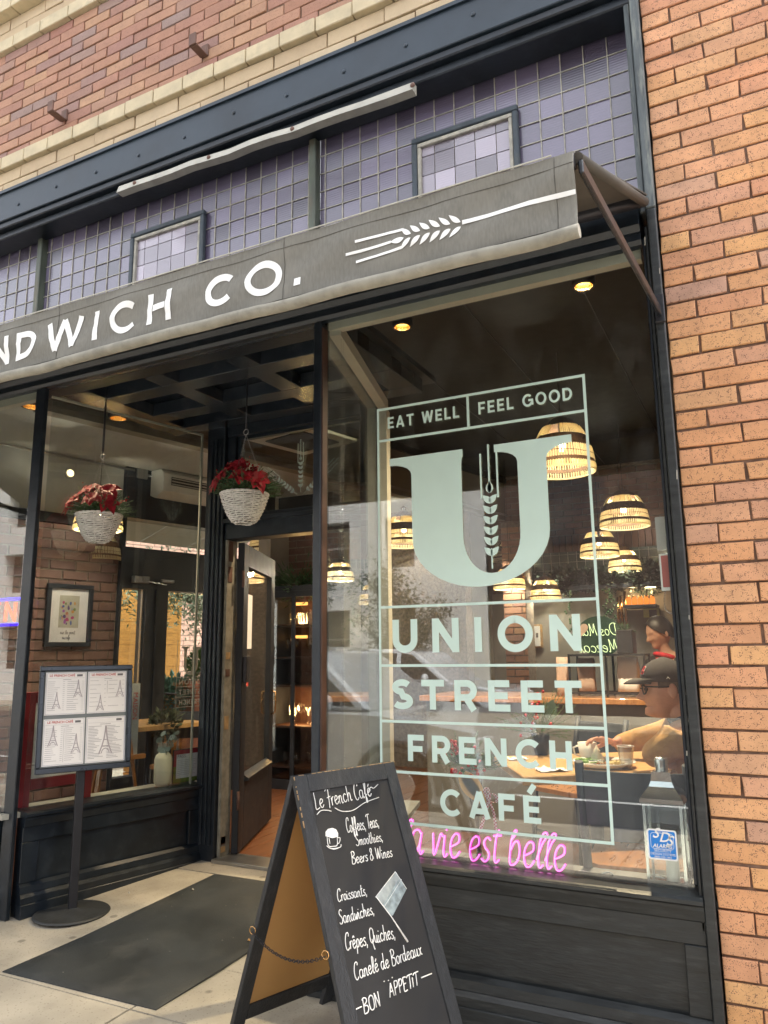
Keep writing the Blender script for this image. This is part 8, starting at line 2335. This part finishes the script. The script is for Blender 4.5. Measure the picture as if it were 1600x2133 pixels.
# hair round the back under the cap
hr = MB(); vs = []; n = 30
for j in range(5):
    for i in range(n + 1):
        a = radians(66 + 228 * i / n); z = .050 - .070 * j / 4 * (1 if 95 < math.degrees(a) < 265 else .6); rr = sqrt(max(1 - (z / .122) ** 2, 0))
        vs.append(Hc + f_ * (.101 * cos(a) * rr * 1.02) + l_ * (.079 * sin(a) * rr * 1.02) + u__ * z)
q = n + 1; hr.add(vs, [(j * q + i, j * q + i + 1, (j + 1) * q + i + 1, (j + 1) * q + i) for j in range(4) for i in range(n)], True); hr.build('hair', mat('greying brown hair', (.10, .075, .06), .8, var=.3, vscale=80), man)
# glasses
gg = MB()
for sg in (1, -1):
    gc = Hc + f_ * .100 + l_ * sg * .033 + u__ * .006
    gg.tube([gc + l_ * .025 * cos(t) * (1 + .0) + u__ * .019 * sin(t) + f_ * (-.010 * abs(cos(t)) * (1 if cos(t) * sg > 0 else 0)) for t in [2 * pi * i / 20 for i in range(20)]], .0036, 6, closed=True)
    gg.tube([gc + l_ * sg * .024 + f_ * -.008 + u__ * .012, Hc + f_ * .03 + l_ * sg * .083 + u__ * .013, Hc + f_ * -.012 + l_ * sg * .084 + u__ * .010], .0036, 6)
gg.tube([Hc + f_ * .104 + l_ * .009 + u__ * .010, Hc + f_ * .108 + u__ * .012, Hc + f_ * .104 + l_ * -.009 + u__ * .010], .003, 6)
go_ = gg.build('glasses', M['darkmetal'], man)
for sg in (1, -1):
    gc = Hc + f_ * .100 + l_ * sg * .033 + u__ * .006; m_ = MB(); P = [gc + l_ * .023 * cos(t) + u__ * .017 * sin(t) for t in [2 * pi * i / 16 for i in range(16)]]
    m_.add(P + [p + f_ * .001 for p in P], [tuple(range(16)), tuple(reversed(range(16, 32)))] + [(i, 16 + i, 16 + (i + 1) % 16, (i + 1) % 16) for i in range(16)]); m_.build('lens', M['cglass'], go_)
eb_ = MB()
for sg in (1, -1): eb_.tube([Hc + f_ * (.098) + l_ * sg * .016 + u__ * .034, Hc + f_ * (.094) + l_ * sg * .034 + u__ * .038, Hc + f_ * (.078) + l_ * sg * .052 + u__ * .032], .0028, 5)
eb_.build('eyebrows', mat('brow hair', (.07, .05, .04), .9), man)
ey = MB()
for sg in (1, -1): ey.ball(Hc + f_ * .0885 + l_ * sg * .031 + u__ * .006, .0085, 10, 8)
ey.build('eyes', mat('eyes', (.10, .08, .07), .15), man)
# --- barista behind the counter
bh3 = far(1372, 1318, 3.25 + 2.8)
wom = thing('person', 'woman with dark hair in black top with red scarf standing behind the counter', 'person', (bh3.x + .02, 3.25, FZ))
Hb2 = bh3 + Vector((0, 0, 0)); bd2 = MB()
f2, l2, u2 = head_mesh(bd2, Hb2, (-.75, -.55, -.35), (-.05, -.1, 1), .93, .8)
nk = Hb2 + Vector((.03, .03, -.14)); ss = nk + Vector((.02, .02, -.07)); pv = Vector((ss.x + .03, ss.y + .03, FZ + .88))
sL = ss + Vector((-.15, .08, -.03)); sR = ss + Vector((.15, -.05, -.03)); eL = sL + Vector((-.06, -.10, -.26)); eR = sR + Vector((.05, -.10, -.26)); wL = eL + Vector((.02, -.22, .03)); wR = eR + Vector((-.10, -.20, .03))
nodes = [(pv, .12), (pv.lerp(ss, .5), .105), (ss, .07), (nk, .045), (Hb2 + Vector((.01, .01, -.05)), .045), (sL, .045), (eL, .035), (wL, .024), (sR, .045), (eR, .035), (wR, .024), (pv + Vector((-.09, 0, -.05)), .08), (Vector((pv.x - .1, pv.y, FZ + .45)), .055), (Vector((pv.x - .1, pv.y, FZ + .05)), .04), (pv + Vector((.09, 0, -.05)), .08), (Vector((pv.x + .1, pv.y, FZ + .45)), .055), (Vector((pv.x + .1, pv.y, FZ + .05)), .04)]
join_to(bd2, skin_mesh(nodes, [(0, 1), (1, 2), (2, 3), (3, 4), (2, 5), (5, 6), (6, 7), (2, 8), (8, 9), (9, 10), (0, 11), (11, 12), (12, 13), (0, 14), (14, 15), (15, 16)], 2))
hand_nodes(bd2, wL, (.1, -1, -.2), (0, -.2, -1), .4, .85, 1); hand_nodes(bd2, wR, (-.3, -1, -.2), (0, -.2, -1), .4, .85, -1)
remeshed(bd2, .007, 'body', M['skin2'], wom)
ap = MB(); join_to(ap, skin_mesh([(pv + Vector((0, 0, -.3)), .16), (pv, .14), (pv.lerp(ss, .5), .125), (ss + Vector((0, 0, .0)), .085), (sL, .062), (sL.lerp(eL, .9), .05), (eL.lerp(wL, .7), .04), (sR, .062), (sR.lerp(eR, .9), .05), (eR.lerp(wR, .7), .04)], [(0, 1), (1, 2), (2, 3), (3, 4), (4, 5), (5, 6), (3, 7), (7, 8), (8, 9)], 2)); remeshed(ap, .009, 'black_top', mat('black cotton', (.015, .015, .017), .9), wom)
hw3 = MB(); vs = []; n = 36
for i in range(15):
    th = pi * .70 * i / 14; fr = 1
    for k in range(n):
        a = 2 * pi * k / n; face = 0; th = min(pi * .70 * i / 14, .80 + 1.6 * max(0, (1 - cos(a)) / 2) ** .7)
        vs.append(Hb2 + (f2 * (.112 * sin(th) * cos(a) * (1 - min(face * .9, .55)) - .012) + l2 * (.090 * sin(th) * sin(a)) + u2 * (.132 * cos(th) + .004)) * .95)
hw3.add(vs, [(i * n + k, i * n + (k + 1) % n, (i + 1) * n + (k + 1) % n, (i + 1) * n + k) for i in range(14) for k in range(n)], True); hw3.build('hair', mat('black hair', (.015, .012, .012), .45, var=.3, vscale=60), wom)
sc2 = MB(); sc2.tube([nk + Vector((.07 * cos(t) - .0, .07 * sin(t), -.035 - .02 * sin(t + 1))) for t in [2 * pi * i / 20 for i in range(20)]], .017, 8, closed=True)
sc2.tube([nk + Vector((-.04, -.07, -.05)), nk + Vector((-.045, -.10, -.11)), nk + Vector((-.03, -.11, -.17))], [.02, .022, .014], 8); sc2.tube([nk + Vector((-.02, -.08, -.05)), nk + Vector((.02, -.11, -.12)), nk + Vector((.04, -.115, -.18))], [.02, .024, .014], 8)
sc2.build('red_scarf', mat('red scarf', (.50, .015, .03), .7, var=.3, vscale=30), wom)
